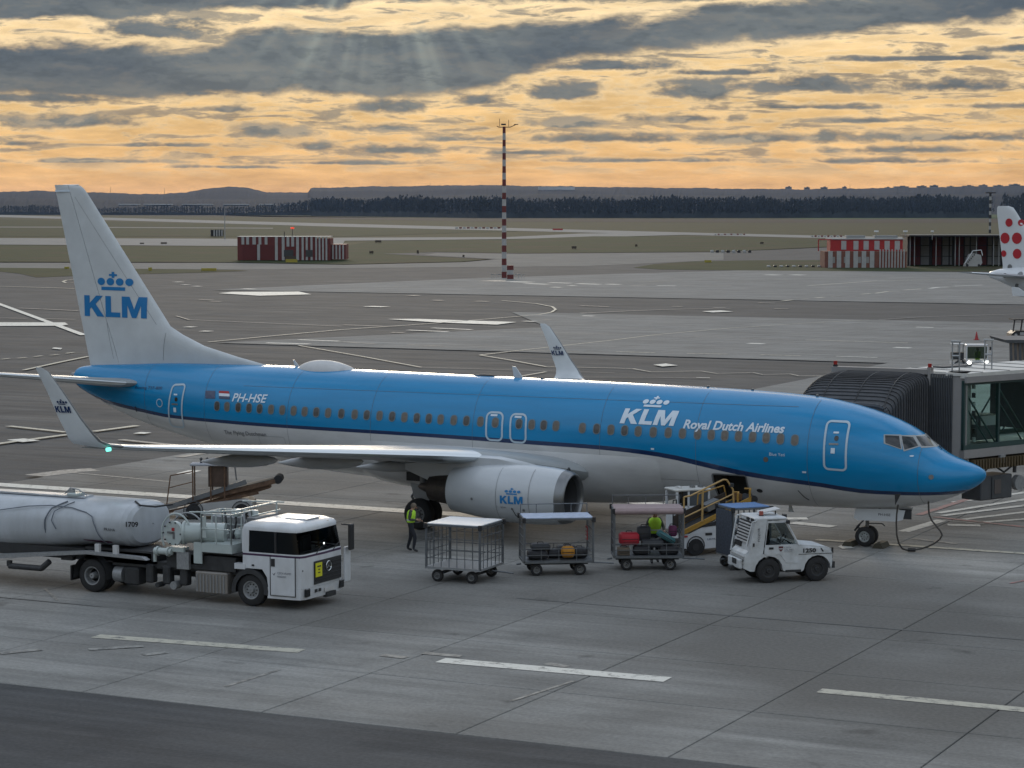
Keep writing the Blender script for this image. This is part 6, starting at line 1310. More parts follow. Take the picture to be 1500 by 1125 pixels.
MB().prism([(-34, .78), (-25.4, .93), (-21.9, 1.27), (-19.9, 1.20), (-19.75, 1.12), (-21.9, 1.17), (-25.4, .80), (-34, .65)], YN-.10, YN+.12, galv, axis='y').build('side_rail', galv, ft, smooth=False)
for x in (-21.55, -20.9): tb('tank_bracket', (x, YN-.0, 1.36), (.16, .10, .26), whitep)
MB().box((-26.9, -18.5, 1.10), (14.2, 1.9, .34), chassis).box((-20.9, -18.5, 1.15), (2.6, 1.9, .36), chassis).build('trailer_frame', chassis, ft, smooth=False)
MB().tube([(-24.8, YN-.05, .78), (-24.8, YN-.05, .62), (-23.6, YN-.05, .62), (-23.3, YN-.05, .85)], .09, chassis, n=10).build('drain_pipe', chassis, ft)
for x in (-31.5, -32.8):
    for y in (YN+.22, YF-.22): vwheel(ft, (x, y, .50), .50, .32)
MB().box((-32.1, -18.5, .75), (2.4, 2.0, .3), chassis).build('bogie', chassis, ft, smooth=False)
MB.org = Vector((0, 0, 0))

# ------------------------------------------------------------------ belt loader standing beyond the tanker
rustm = mat('rusty_brown_metal', (.13, .075, .045), .7, metal=.2, var=.4, vscale=6)
p = G(320, 757); l1 = thing('belt_loader', 'worn belt loader with brown canopy frame raised beyond the tanker truck', 'belt loader', (p.x, p.y, 0), R(27))
k = (p-CAM).dot(CF)/FPX
def u2(px, py): return ((px-320)*k, (757-py)*k)
A, B_ = u2(222, 744), u2(404, 700); d = Vector((B_[0]-A[0], B_[1]-A[1])).normalized(); nn = Vector((-d.y, d.x))
def beam(a, b, t, y0, y1, m, name):
    a, b = Vector(a), Vector(b); dd = (b-a).normalized(); q = Vector((-dd.y, dd.x))*t; return MB().prism([tuple(a), tuple(b), tuple(b-q), tuple(a-q)], y0, y1, m, axis='y').build(name, m, l1, smooth=False)
beam(A, B_, .16, -.42, -.36, rustm, 'side_beam'); beam(A, B_, .16, .36, .42, rustm, 'side_beam'); beam((A[0]+.1, A[1]+.03), (B_[0], B_[1]+.02), .05, -.34, .34, rubber, 'conveyor_belt')
beam(u2(245, 738), u2(362, 700), .18, -.50, -.44, steel, 'guard_plate')
MB().cyl((B_[0]+.12, -.40, B_[1]-.02), (B_[0]+.12, .40, B_[1]-.02), .16, rubber, n=18).build('end_roller', rubber, l1)
beam(u2(228, 750), u2(380, 718), .10, -.40, -.34, rustm, 'lower_beam'); beam(u2(300, 735), u2(395, 706), .20, -.3, .3, rustm, 'lift_frame')
bd = MB().prism([u2(258, 746), u2(300, 735), u2(365, 728), u2(372, 733), u2(374, 746), u2(368, 750), u2(262, 753)], -.75, .75, dull_white, axis='y').build('body', dull_white, l1, smooth=False)
for a in (287, 357):
    x, z = u2(a, 750); MB().cyl((x, -.78, .30), (x, -.50, .30), .28, rubber, n=18).build('wheel', rubber, l1); MB().cyl((x, .50, .30), (x, .78, .30), .28, rubber, n=18).build('wheel', rubber, l1)
    MB().lathe([(0, .34), (.03, .37), (.06, .34)], (x, -.80, .33), (0, 1, 0), chassis, 18).build('wheel_arch', chassis, l1)
x0, z0 = u2(286, 716); x1, z1 = u2(338, 679)
for x in (x0, (x0+x1)/2, x1-.15): MB().cyl((x, -.62, z0-.35), (x, -.62, z1), .03, rustm, n=6).cyl((x, -.05, z0-.35), (x, -.05, z1), .03, rustm, n=6).build('canopy_post', rustm, l1)
MB().box(((x0+x1)/2-.05, -.33, z1+.03), (x1-x0+.1, .75, .08), mat('canopy_grey', (.32, .33, .36), .5), bev=.02).build('canopy', None, l1, smooth=False)
MB().box(((x0+x1)/2+.25, -.30, (z0+z1)/2+.05), (.70, .5, .75), mat('brown_screen', (.07, .042, .028), .5, var=.4)).build('cab_screen', None, l1, smooth=False)
for a in (297, 306): x, z = u2(a, 673); MB().cyl((x, -.33, z1+.05), (x, -.33, z1+.22), .035, dark, n=8).lathe([(0, .01), (.05, .07), (.12, .01)], (x, -.33, z1+.16), (0, 0, 1), dark, 8).build('beacon', dark, l1)
MB().tube([u2(247, 738)[:1]+(-.5,)+u2(247, 738)[1:], u2(253, 694)[:1]+(-.5,)+u2(253, 694)[1:], u2(286, 688)[:1]+(-.5,)+u2(286, 688)[1:]], .025, rustm).tube([(u2(250, 712)[0], -.5, u2(250, 712)[1]), (u2(286, 703)[0], -.5, u2(286, 703)[1])], .02, rustm).build('handrail', rustm, l1)
MB().tube([(u2(334, 705)[0], -.5, u2(334, 705)[1]), (u2(336, 676)[0], -.5, u2(336, 676)[1]), (u2(346, 674)[0], -.5, u2(346, 674)[1]), (u2(349, 701)[0], -.5, u2(349, 701)[1])], .03, steel).build('handrail', steel, l1)

# ------------------------------------------------------------------ yellow belt loader at the cargo door
l2 = thing('belt_loader', 'white belt loader with yellow beam and tan handrails reaching into the open cargo door', 'belt loader', (-9.20, -4.75, 0), R(48))
def q(name, c, d, m, par=None, **k): return MB().box(c, d, m, **k).build(name, m, par or l2, smooth=False)
bd = MB().prism([(-.02, .30), (.26, .22), (.26, .45), (.76, .45), (.80, .22), (3.2, .30), (3.2, .80), (1.4, .86), (.1, .72)], -.55, .60, truckw, axis='y').build('body', truckw, l2, smooth=False)
for x in (.52, 2.7):
    MB().lathe([(0, .30), (.01, .335), (.02, .30)], (x, -.575, .33), (0, 1, 0), dark, 20).build('wheel_arch', dark, l2)
    for y in (-.50, .55): MB().cyl((x, y-.08, .29), (x, y+.10, .29), .28, rubber, n=20).cyl((x, y-.09, .29), (x, y-.07, .29), .12, chassis, n=14).build('wheel', rubber, l2)
q('tail_lamp', (.14, -.56, .66), (.16, .03, .06), red); q('body_vent', (1.0, -.56, .70), (.24, .02, .08), dark)
q('bumper', (-.06, 0, .45), (.10, 1.0, .22), chassis)
text_on('body_lettering', 'LKPR', .09, lambda u, v: Vector((.95+u, -.565, .50+v)), navy, l2, .3)
z_ = lambda x: .86+.40*x
MB().prism([(0, z_(0)), (2.55, z_(2.55)), (2.55, z_(2.55)-.16), (0, z_(0)-.16)], -.60, -.54, yellow, axis='y').build('side_beam', yellow, l2, smooth=False)
MB().prism([(0, z_(0)), (2.55, z_(2.55)), (2.55, z_(2.55)-.16), (0, z_(0)-.16)], .06, .12, yellow, axis='y').build('side_beam', yellow, l2, smooth=False)
MB().prism([(.02, z_(0)-.02), (2.6, z_(2.6)-.02), (2.6, z_(2.6)-.10), (.02, z_(0)-.10)], -.52, .04, rubber, axis='y').build('conveyor_belt', rubber, l2, smooth=False)
MB().prism([(.1, z_(0)-.2), (1.9, z_(1.9)-.2), (2.0, .86), (.3, .70)], -.56, .0, truckw, axis='y').build('lift_arm', truckw, l2, smooth=False)
MB().cyl((2.66, -.6, z_(2.6)-.12), (2.66, .12, z_(2.6)-.12), .13, rubber, n=16).build('end_roller', rubber, l2)
tan = mat('tan_rail', (.42, .27, .10), .5, var=.15)
MB().tube([(.05, -.62, z_(0)-.1), (.05, -.62, 1.98), (.30, -.62, 2.02), (1.5, -.62, 2.50), (1.62, -.62, 2.48), (1.85, -.62, 2.15), (1.88, -.62, 1.70)], .03, tan).tube([(.05, -.62, 1.30), (1.85, -.62, 2.0)], .024, tan).tube([(.72, -.62, z_(.7)), (.74, -.62, 2.20)], .035, tan).build('handrail', tan, l2)
MB().tube([(.9, .16, z_(.9)), (.95, .16, 1.95), (1.9, .16, 2.2), (2.0, .16, 1.8)], .022, yellow).build('handrail', yellow, l2)
for x, h in ((2.05, 1.98), (2.5, 2.08)): MB().tube([(x, -.58, z_(x)), (x, -.58, h), (x+.12, -.4, h+.04), (x+.12, .0, h)], .035, yellow).build('guard', yellow, l2)
MB().prism([(.55, .92), (1.55, 1.22), (1.62, 1.06), (1.35, .98)], -.575, -.563, dark, axis='y').build('arm_cutout_shade', dark, l2, smooth=False); MB().prism([(.0, z_(0)+.0), (1.9, z_(1.9)), (1.9, z_(1.9)+.38), (.0, z_(0)+.42)], .02, .05, mat('dark_brown_panel', (.035, .025, .018), .7), axis='y').build('belt_side_panel', None, l2, smooth=False); q('belt_box', (1.25, -.2, 1.62), (.5, .4, .24), steel, tilt=Matrix.Rotation(-.38, 3, 'Y')); q('lamp_head', (1.80, -.6, 2.30), (.14, .10, .12), chassis); q('brown_crate', (2.2, -.25, 1.86), (.22, .30, .20), mat('crate_brown', (.12, .06, .02), .7))  # dark plate on the lift arm stands in for its shaded cutout
cbw = q('cab', (1.05, 1.15, 1.05), (1.25, .85, .85), truckw, bev=.04); q('cab_roof', (1.05, 1.15, 2.02), (1.32, .92, .07), roofw, cbw, bev=.02)
for x in (.46, .88, 1.64):
    for y in (.75, 1.55): q('cab_pillar', (x, y, 1.74), (.07, .06, .54), truckw, cbw)
q('cab_window', (.67, .76, 1.74), (.34, .02, .48), glass, cbw); q('cab_window', (1.26, .76, 1.74), (.70, .02, .48), mat('pale_cab_glass', (.10, .11, .12), .2), cbw)
for x in (.7, 1.2, 1.5): q('roof_fitting', (x, 1.1, 2.09), (.12, .2, .07), steel if x > 1 else whitep, cbw)
MB().tube([(.30, .72, .8), (.30, .72, 1.70), (.42, .72, 1.72), (.42, .72, 1.0)], .02, dark).build('cab_ladder', dark, l2)

# ------------------------------------------------------------------ baggage carts
cartm = mat('cart_galvanised', (.13, .14, .15), .5, metal=.4, var=.2, vscale=9)
bluer = mat('cart_roof_blue', (.08, .17, .36), .45, var=.1); whiter = mat('cart_roof_pale', (.50, .54, .58), .4, var=.08, vscale=3); pinkr = mat('cart_curtain', (.27, .20, .20), .7, var=.12, vscale=5)
def cart(label, loc, rz, L, Wd, H, roof, kind):
    c = thing('baggage_cart', label, 'cart', loc, rz, 'train of baggage carts behind the white tug'); x, y = L/2, Wd/2; dz = .44
    def P(name, m, fn):
        b = MB(); fn(b); return b.build(name, m, c, smooth=False)
    P('deck', cartm, lambda b: b.box((0, 0, dz), (L, Wd, .07), galv if kind == 'open' else cartm))
    P('under_frame', chassis, lambda b: b.box((0, 0, dz-.10), (L*.9, .14, .12), chassis).box((-L*.3, 0, .24), (.08, Wd*.8, .08), chassis).box((L*.3, 0, .24), (.08, Wd*.8, .08), chassis).tube([(-L*.3, 0, .25), (-L*.15, 0, .40)], .03, chassis).tube([(L*.3, 0, .25), (L*.15, 0, .40)], .03, chassis))
    for sx in (-1, 1):
        for sy in (-1, 1): vwheel(c, (sx*L*.31, sy*(y-.16), .19), .19, .12, steel, 18, 5)
    for sx in (-1, 1):
        for sy in (-1, 1): P('post', cartm, lambda b: b.box((sx*(x-.03), sy*(y-.03), (H+dz)/2), (.06, .06, H-dz), cartm)); P('corner_cap', dark, lambda b: b.box((sx*(x-.01), sy*(y-.01), H-.04), (.10, .10, .16), dark))
    def bars(b, sx, nv=5, rows_=(.85, 1.2)):
        for i in range(1, nv): b.box((sx*(x-.03), -y+Wd*i/nv, (H+dz)/2), (.018, .018, H-dz-.05), cartm)
        for z in rows_: b.box((sx*(x-.03), 0, z), (.022, Wd-.1, .022), cartm)
        b.box((sx*(x-.03), 0, H-.10), (.03, Wd-.08, .03), cartm)
    for sx in (-1, 1): P('end_grid', cartm, lambda b: bars(b, sx, 6 if kind == 'open' else 5, (.72, .95, 1.2, 1.45)))
    def side(b, sy, top, nv):
        for i in range(1, nv): b.box((-x+L*i/nv, sy*(y-.03), (dz+top)/2), (.018, .018, top-dz), cartm)
        for z in ([dz+.22, dz+.42] if top < 1.2 else [.75, 1.0, 1.35]): b.box((0, sy*(y-.03), z), (L-.1, .022, .022), cartm)
    if kind == 'open':
        P('side_grid', cartm, lambda b: side(b, -1, H-.05, 7)); P('side_grid', cartm, lambda b: side(b, 1, H-.05, 7))
    else:
        P('side_rail', cartm, lambda b: side(b, -1, dz+.42, 4)); P('side_rail', cartm, lambda b: side(b, 1, dz+.42, 4))
        rz0 = H+.02; P('raised_gate', cartm, lambda b: [b.tube([(-x+.05, y-.05, rz0), (-x+.05, y-.05, rz0+.30), (x-.05, y-.05, rz0+.30), (x-.05, y-.05, rz0)], .016, cartm), [b.cyl((-x+L*i/4, y-.05, rz0), (-x+L*i/4, y-.05, rz0+.30), .014, cartm, n=5) for i in (1, 2, 3)]])
    P('top_frame', cartm, lambda b: b.box((0, -y+.03, H-.02), (L, .05, .06), cartm).box((0, y-.03, H-.02), (L, .05, .06), cartm).box((-x+.03, 0, H-.02), (.05, Wd, .06), cartm).box((x-.03, 0, H-.02), (.05, Wd, .06), cartm))
    P('roof', roof, lambda b: b.box((0, 0, H+.02), (L-.06, Wd-.06, .025), roof))
    if roof is pinkr: P('rolled_curtain', pinkr, lambda b: b.cyl((-x+.04, -y-.03, H-.06), (x-.04, -y-.03, H-.06), .085, pinkr, n=12))
    P('tow_bar', cartm, lambda b: b.tube([(x, 0, dz-.12), (x+.45, 0, .30), (x+.72, 0, .28)], .025, cartm).tube([(-x, 0, dz-.12), (-x-.15, 0, .30)], .03, cartm))
    return c
c1 = cart('empty baggage cart with barred sides and pale roof, leftmost of the train', (-13.02, -12.45, 0), R(3), 1.86, 1.80, 1.78, whiter, 'open')
c2 = cart('pale-roofed baggage cart holding dark bags and one orange bag', (-11.0, -10.1, 0), R(33), 2.22, 1.30, 1.80, mat('cart_roof_mottled', (.30, .37, .50), .45, var=.3, vscale=6), 'side')
c3 = cart('baggage cart with rolled pinkish curtain loaded with red and dark suitcases', (-8.84, -7.88, 0), R(28), 2.24, 1.25, 1.95, pinkr, 'side')
c4 = cart('blue-roofed baggage cart directly behind the white tug', (-6.12, -6.42, 0), R(47), 1.36, 1.20, 1.98, bluer, 'open')
scr = mat('mesh_curtain', (.045, .055, .075), .7, var=.5, vscale=14); MB().box((-.70, 0, 1.18), (.02, 1.14, 1.42), scr).build('end_curtain', scr, c4, smooth=False)
for z in (.8, 1.15, 1.5): MB().box((0, 0, z), (1.26, 1.1, .04), steel).build('shelf', steel, c4, smooth=False)
MB().box((.98, .12, 1.25), (.02, .36, .42), red).build('notice_board', red, c2, smooth=False)
nb_ = MB()
for i in range(3):
    for j in range(3): nb_.box((.965, .02+.10*i, 1.12+.12*j), (.012, .04, .08), whitep)
nb_.build('notice_marks', whitep, c2, smooth=False)
def bag(name, label, cartobj, c, d, m, rot=0., tilt=None, grp='bags on the baggage carts', soft=.05):
    Mx = cartobj.matrix_basis; w = Mx @ Vector(c); t = thing(name, label, 'suitcase' if name == 'suitcase' else 'bag', tuple(w), cartobj.rotation_euler.z+rot, grp)
    MB().box((0, 0, 0), d, m, bev=soft, tilt=tilt).build('shell', m, t, angle=60)
    T_ = tilt or Matrix.Identity(3); h = [T_ @ Vector(v) for v in ((-.1, 0, d[2]/2-.02), (-.08, 0, d[2]/2+.05), (.08, 0, d[2]/2+.05), (.1, 0, d[2]/2-.02))]; MB().tube(h, .012, dark).build('handle', dark, t)
    s_ = MB().box((0, -d[1]/2-.003, 0), (d[0]*.86, .012, .02), dark).box((0, -d[1]/2-.003, -d[2]*.22), (d[0]*.7, .01, .015), dark)
    s_.v = [tuple(T_ @ Vector(v)) for v in s_.v]; s_.build('zip', dark, t, smooth=False)
    return t
bred = mat('bag_red', (.40, .015, .03), .6, var=.2); bk = mat('bag_black', (.018, .018, .022), .6); bk2 = mat('bag_charcoal', (.045, .048, .055), .6); bt = mat('bag_teal', (.05, .17, .19), .5); bo = mat('bag_orange', (.50, .22, .02), .6, var=.2); bbr = mat('box_brown', (.15, .12, .09), .8)
bag('travel_bag', 'bulging red holdall on top of the load at the left of the curtained cart', c3, (-.60, -.2, .98), (.62, .40, .40), bred, .1, soft=.07)
bag('suitcase', 'black suitcase lying lowest at the left of the curtained cart', c3, (-.20, -.2, .62), (.55, .5, .26), bk)
bag('cardboard_box', 'brown cardboard box at the left end of the curtained cart deck', c3, (-.78, -.3, .60), (.38, .40, .24), bbr, soft=.01)
bag('suitcase', 'charcoal suitcase lying flat mid-load on the curtained cart', c3, (.15, -.1, .82), (.70, .5, .24), bk2)
bag('suitcase', 'black upright suitcase behind the red holdall', c3, (-.10, .15, 1.10), (.42, .26, .46), bk2, .2)
bag('suitcase', 'black suitcase lying at the right end of the curtained cart', c3, (.66, -.2, .62), (.60, .5, .26), bk)
bag('suitcase', 'teal suitcase leaning at a slant on the curtained cart', c3, (.58, -.15, 1.02), (.62, .34, .20), bt, .1, Matrix.Rotation(.55, 3, 'Y'))
bag('suitcase', 'dark suitcase under the teal one on the curtained cart', c3, (.60, .1, .86), (.55, .4, .20), bk)
bag('travel_bag', 'small purple-pink bag at the right end of the curtained cart', c3, (.82, .1, 1.18), (.26, .26, .34), mat('bag_purple', (.16, .03, .10), .6))
bag('suitcase', 'black suitcase lying at the left end of the cart with the orange bag', c2, (-.62, -.15, .62), (.62, .5, .24), bk)
bag('suitcase', 'charcoal suitcase on the left of the cart with the orange bag, upper layer', c2, (-.50, .05, .84), (.60, .5, .20), bk2)
bag('suitcase', 'black suitcase in the middle of the cart with the orange bag', c2, (-.02, .1, .62), (.50, .5, .24), bk)
bag('travel_bag', 'orange bag on the near edge of the second cart', c2, (.32, -.34, .72), (.42, .28, .36), bo, -.05, soft=.08)
bag('suitcase', 'black suitcase at the right end of the cart with the orange bag', c2, (.72, -.05, .66), (.46, .5, .30), bk)
bag('suitcase', 'grey flat suitcase behind the orange bag', c2, (.35, .15, .70), (.60, .4, .30), bk2)

# ------------------------------------------------------------------ white baggage tug
tg = thing('baggage_tractor', 'white battered baggage tractor with louvred rear and number 1250, right end of the cart train', 'tractor', (-4.72, -8.56, 0), R(40))
tw = mat('tug_white', (.60, .62, .64), .42, var=.10, vscale=4, coat=.08, vcol=(.42, .43, .43)); Y0 = -.65
def t_(name, c, d, m, par=None, **k): return MB().box(c, d, m, **k).build(name, m, par or tg, smooth=False)
def prof_side(poly, y0, y1, m, name, par=None): return MB().prism(poly, y0, y1, m, axis='y').build(name, m, par or tg, smooth=False)
def archp(cx, r, n=8, z0=.30): return [(cx+r*math.cos(math.pi-math.pi*i/n), z0+.08+r*math.sin(math.pi-math.pi*i/n)) for i in range(n+1)]
lowb = [(-1.05, .80), (-1.05, .48), (-.72, .36)] + [(-.50, .34)] + archp(0, .47) + [(.55, .34), (1.02, .34)] + archp(1.58, .45)[1:-1] + [(2.02, .34), (2.08, .46), (2.08, .92), (1.95, 1.02), (.92, 1.12), (.30, .86), (-.72, .88)]
low_ = [(-.80, .80), (-.80, .48), (-.60, .38), (-.47, .38)] + archp(0, .46)[1:] + [(.60, .32), (1.05, .32), (1.13, .38)] + archp(1.58, .44)[1:] + [(2.05, .50), (2.06, .88), (1.98, .98), (.95, 1.10), (.92, .90), (-.74, .90)]
bdy = prof_side(low_, -.66, .66, tw, 'body')
hood = MB().prism([(.93, .86), (2.07, .86), (2.05, 1.00), (1.85, 1.07), (.95, 1.17)], -.60, .60, tw, axis='y').build('bonnet', tw, tg, smooth=False)
t_('bonnet_seam', (1.5, -.665, .865), (1.14, .012, .014), dark)
# cab: rear wall, pillars, roof, doors
prof_side([(-.66, .88), (-.20, .88), (-.06, 1.98), (-.43, 1.98)], -.655, -.60, tw, 'rear_quarter_panel'); prof_side([(-.66, .88), (-.20, .88), (-.06, 1.98), (-.43, 1.98)], .60, .655, tw, 'rear_quarter_panel')
rw = prof_side([(-.68, .88), (-.60, .88), (-.38, 1.98), (-.46, 1.98)], -.60, .60, tw, 'rear_wall'); prof_side([(-.80, .78), (-.60, .88), (-.60, 1.06), (-.76, .92)], -.62, .62, tw, 'rear_deck')
for i in range(7):
    z = 1.27+.092*i; x = -.70+(z-.88)*.20; t_('louvre_slat', (x-.03, -.02, z), (.06, .98, .042), whitep); t_('louvre_gap', (x-.01, -.02, z+.046), (.05, .98, .046), dark)
t_('rear_window_bar', (-.66, .30, 1.15), (.03, .5, .16), dark)
MB().tube([(-.80, .60, .88), (-.60, .64, 1.95), (-.46, .64, 1.98)], .028, tw).tube([(-.72, -.60, 1.15), (-.55, -.66, 1.90), (-.40, -.67, 1.94)], .022, tw).build('grab_rail', tw, tg)
for y, s in ((-.645, -1), (.645, 1)):
    dr = prof_side([(-.06, 1.92), (-.16, .90), (-.10, .88), (.36, .88), (.55, .62), (.92, .60), (.98, 1.12), (.93, 1.18), (-.12, 1.18), (-.04, 1.86), (.50, 1.86), (.56, 1.92)], min(y, y+s*.03), max(y, y+s*.03), tw, 'door')
    w = prof_side([(-.11, 1.19), (-.04, 1.85), (.50, 1.85), (.90, 1.19)], min(y-.0, y+s*.012), max(y, y+s*.012), mat('tug_glass', (.55, .60, .60), .05, trans=1., ior=1.1), 'side_window')
    MB().tube([(.50, y+s*.02, 1.90), (.60, y+s*.02, 1.78), (.96, y+s*.02, 1.14)], .035, tw).build('windscreen_pillar', tw, tg)
    if s < 0:
        t_('door_handle', (.06, y-.04, 1.08), (.14, .03, .06), dark, dr); t_('mirror', (.55, -.80, 1.90), (.10, .14, .12), dark, bev=.02)
        glyphs('shield_emblem', [[(0, 1), (1, 1), (.95, .45), (.5, 0), (.05, .45)]], lambda u, v: Vector((.30+u*.15, -.678, .96+v*.17)), mat('shield_red', (.10, .02, .03), .5), dr, 0)
        MB().box((.375, -.681, 1.055), (.12, .004, .03), whitep).build('shield_band', whitep, dr, smooth=False)
        text_on('door_lettering', 'CZECH', .075, lambda u, v: Vector((.48+u, -.678, 1.06+v)), mat('lettering_grey', (0, 0, 0)), dr, .22); text_on('door_lettering', 'AIRLINES', .075, lambda u, v: Vector((.48+u, -.678, .99+v)), mat('lettering_grey', (0, 0, 0)), dr, .30); text_on('door_lettering', 'HANDLING', .05, lambda u, v: Vector((.48+u, -.678, .94+v)), mat('lettering_grey', (0, 0, 0)), dr, .26)
ws = MB().add([(.52, -.60, 1.86), (.92, -.60, 1.14), (.92, .60, 1.14), (.52, .60, 1.86)], [(0, 1, 2, 3)], mat('tug_glass', (0, 0, 0))).build('windscreen', None, tg, smooth=False)
rf_ = t_('roof', (.05, 0, 1.98), (1.06, 1.30, .09), tw, bev=.035)
for y in (-.5, -.1): t_('rear_lamp', (-.48, y, 1.95), (.06, .20, .09), dark)
MB().cyl((-.10, -.20, 2.02), (-.10, -.20, 2.05), .08, dark, n=12).cyl((-.10, -.20, 2.05), (-.10, -.20, 2.17), .065, mat('beacon_rust', (.30, .07, .05), .4), n=12).build('beacon', None, tg)
t_('roof_panel', (.22, .05, 2.16), (.62, .46, .035), whitep, tilt=Matrix.Rotation(-.18, 3, 'Y')); t_('roof_lamp', (.62, -.30, 2.02), (.10, .16, .10), dark); MB().cyl((.0, .05, 2.02), (.0, .05, 2.13), .02, dark).cyl((.45, .05, 2.02), (.45, .05, 2.18), .02, dark).build('panel_leg', dark, tg)
t_('seat', (.25, -.05, 1.10), (.42, .8, .14), bk); t_('seat_back', (.05, -.05, 1.38), (.12, .8, .5), bk, bev=.04); t_('cab_floor', (.3, 0, .86), (1.2, 1.1, .05), chassis)
MB().lathe([(0, .15), (.02, .17), (.04, .15)], (.62, -.22, 1.30), (-.8, 0, .5), dark, 18).cyl((.64, -.22, 1.3), (.9, -.22, 1.1), .02, dark).build('steering_wheel', dark, tg)
t_('papers', (.56, -.30, 1.34), (.26, .2, .02), white, tilt=Matrix.Rotation(.5, 3, 'Y')); t_('papers', (.66, .05, 1.22), (.22, .25, .12), whitep)
t_('front_bumper', (2.10, 0, .50), (.10, 1.30, .20), chassis); t_('side_step', (.78, -.64, .36), (.5, .10, .07), chassis); t_('grille', (2.085, 0, .76), (.02, .7, .16), dark)
for y in (-.52, .52): MB().cyl((2.05, y, .76), (2.10, y, .76), .08, glass, n=14).build('headlight', glass, tg); t_('side_lamp', (2.07, y*1.22, .90), (.05, .05, .08), dark)
t_('number_plate_light', (2.06, -.655, .98), (.06, .02, .12), dark)
text_on('fleet_number', '1250', .17, lambda u, v: Vector((1.10+u, -.672, .915+v)), dark, tg, .42, bold=.008); glyphs('bonnet_emblem', [[(0, 1), (.4, .9), (1, .1), (.6, 0)]], lambda u, v: Vector((1.66+u*.12, -.672, .92+v*.12)), dark, tg, 0)
text_on('warning_lettering', 'POZOR', .10, lambda u, v: Vector((-.30-v, -.672, 1.30+u)), dark, tg, .42); t_('fuel_cap', (-.50, -.672, 1.20), (.05, .02, .10), dark)
for i in range(3): t_('rear_bumper_band', (-.81, -.05, .84-.10*i), (.05, 1.2, .035), dull_white if i % 2 == 0 else steel)
t_('rear_step', (-.86, 0, .60), (.12, 1.1, .30), tw, bev=.03); t_('tow_coupling', (-.96, .05, .42), (.16, .22, .16), chassis, bev=.02); t_('rear_dent', (-.93, -.1, .66), (.02, .36, .16), chassis)
for x in (0, 1.58):
    for y in (-.54, .54): vwheel(tg, (x, y, .38), .38, .20, chassis, 26, 5)
t_('underbody', (.8, 0, .40), (2.2, .8, .20), chassis)

# ------------------------------------------------------------------ people
def person(label, loc, rz, J, E_, h=1., vest=True, hair=None, seat=False):
    """J: joint name -> (x, y, z, radius); E_: edges. One skinned body, clothing and hair as its children"""
    t = thing('person', label, 'person', loc, rz); names = list(J); me = bpy.data.meshes.new('body')
    me.from_pydata([tuple(c*h for c in J[n][:3]) for n in names], [(names.index(a), names.index(b)) for a, b in E_], []); o = bpy.data.objects.new('body', me); COL.objects.link(o)
    md = o.modifiers.new('s', 'SKIN'); sk = me.skin_vertices[0].data
    for i, n in enumerate(names): g_ = 1.22 if n[:2] in ('hi', 'kn', 'an', 'el', 'sh', 'wr') else 1.08; sk[i].radius = (J[n][3]*h*g_, (J[n][4] if len(J[n]) > 4 else J[n][3])*h*g_); sk[i].use_root = (i == 0)
    sb = o.modifiers.new('u', 'SUBSURF'); sb.levels = 2; sb.render_levels = 2
    dg = bpy.context.evaluated_depsgraph_get(); m2 = bpy.data.meshes.new_from_object(o.evaluated_get(dg)); bpy.data.objects.remove(o)
    for m in (navy_cloth, skin_m, dark, mat('jacket_olive', (.06, .065, .05), .9)): m2.materials.append(m)
    hd, hr, hl = [Vector(J[k][:3])*h for k in ('head', 'handR', 'handL')]; nz_ = J['neck'][2]*h; pz = J['pelvis'][2]*h
    for p in m2.polygons:
        c = p.center; p.use_smooth = True
        p.material_index = 1 if (c-hd).length < .17*h or min((c-hr).length, (c-hl).length) < .085*h else (2 if c.z < .12*h else (3 if c.z > pz+.05 else 0))
    b = bpy.data.objects.new('body', m2); COL.objects.link(b); b.parent = t
    face = MB(); f = Vector(J['face'][:3])*h if 'face' in J else hd+Vector((.1, 0, 0))
    return t, b
def std(**k):
    J = dict(pelvis=(0, 0, .93, .115, .14), spine=(0, 0, 1.10, .10, .135), chest=(.02, 0, 1.30, .105, .16), neck=(.05, 0, 1.44, .05), head=(.09, 0, 1.545, .085, .075), top=(.09, 0, 1.64, .06), 
             shR=(.02, -.17, 1.37, .055), elR=(.03, -.23, 1.12, .042), wrR=(.22, -.18, 1.08, .030), handR=(.30, -.16, 1.07, .034), shL=(.02, .17, 1.37, .055), elL=(.03, .23, 1.12, .042), wrL=(.22, .16, 1.05, .030), handL=(.30, .13, 1.04, .034),
             hipR=(0, -.09, .88, .085), knR=(.10, -.10, .49, .058), anR=(.14, -.11, .10, .040), toeR=(.30, -.12, .04, .036), hipL=(0, .09, .88, .085), knL=(-.03, .10, .49, .058), anL=(-.12, .11, .10, .040), toeL=(.03, .13, .04, .036))
    J.update(k); return J
ED = [('pelvis', 'spine'), ('spine', 'chest'), ('chest', 'neck'), ('neck', 'head'), ('head', 'top'), ('chest', 'shR'), ('shR', 'elR'), ('elR', 'wrR'), ('wrR', 'handR'), ('chest', 'shL'), ('shL', 'elL'), ('elL', 'wrL'), ('wrL', 'handL'), ('pelvis', 'hipR'), ('hipR', 'knR'), ('knR', 'anR'), ('anR', 'toeR'), ('pelvis', 'hipL'), ('hipL', 'knL'), ('knL', 'anL'), ('anL', 'toeL')]
stripe = mat('reflective_tape', (.55, .56, .55), .35)
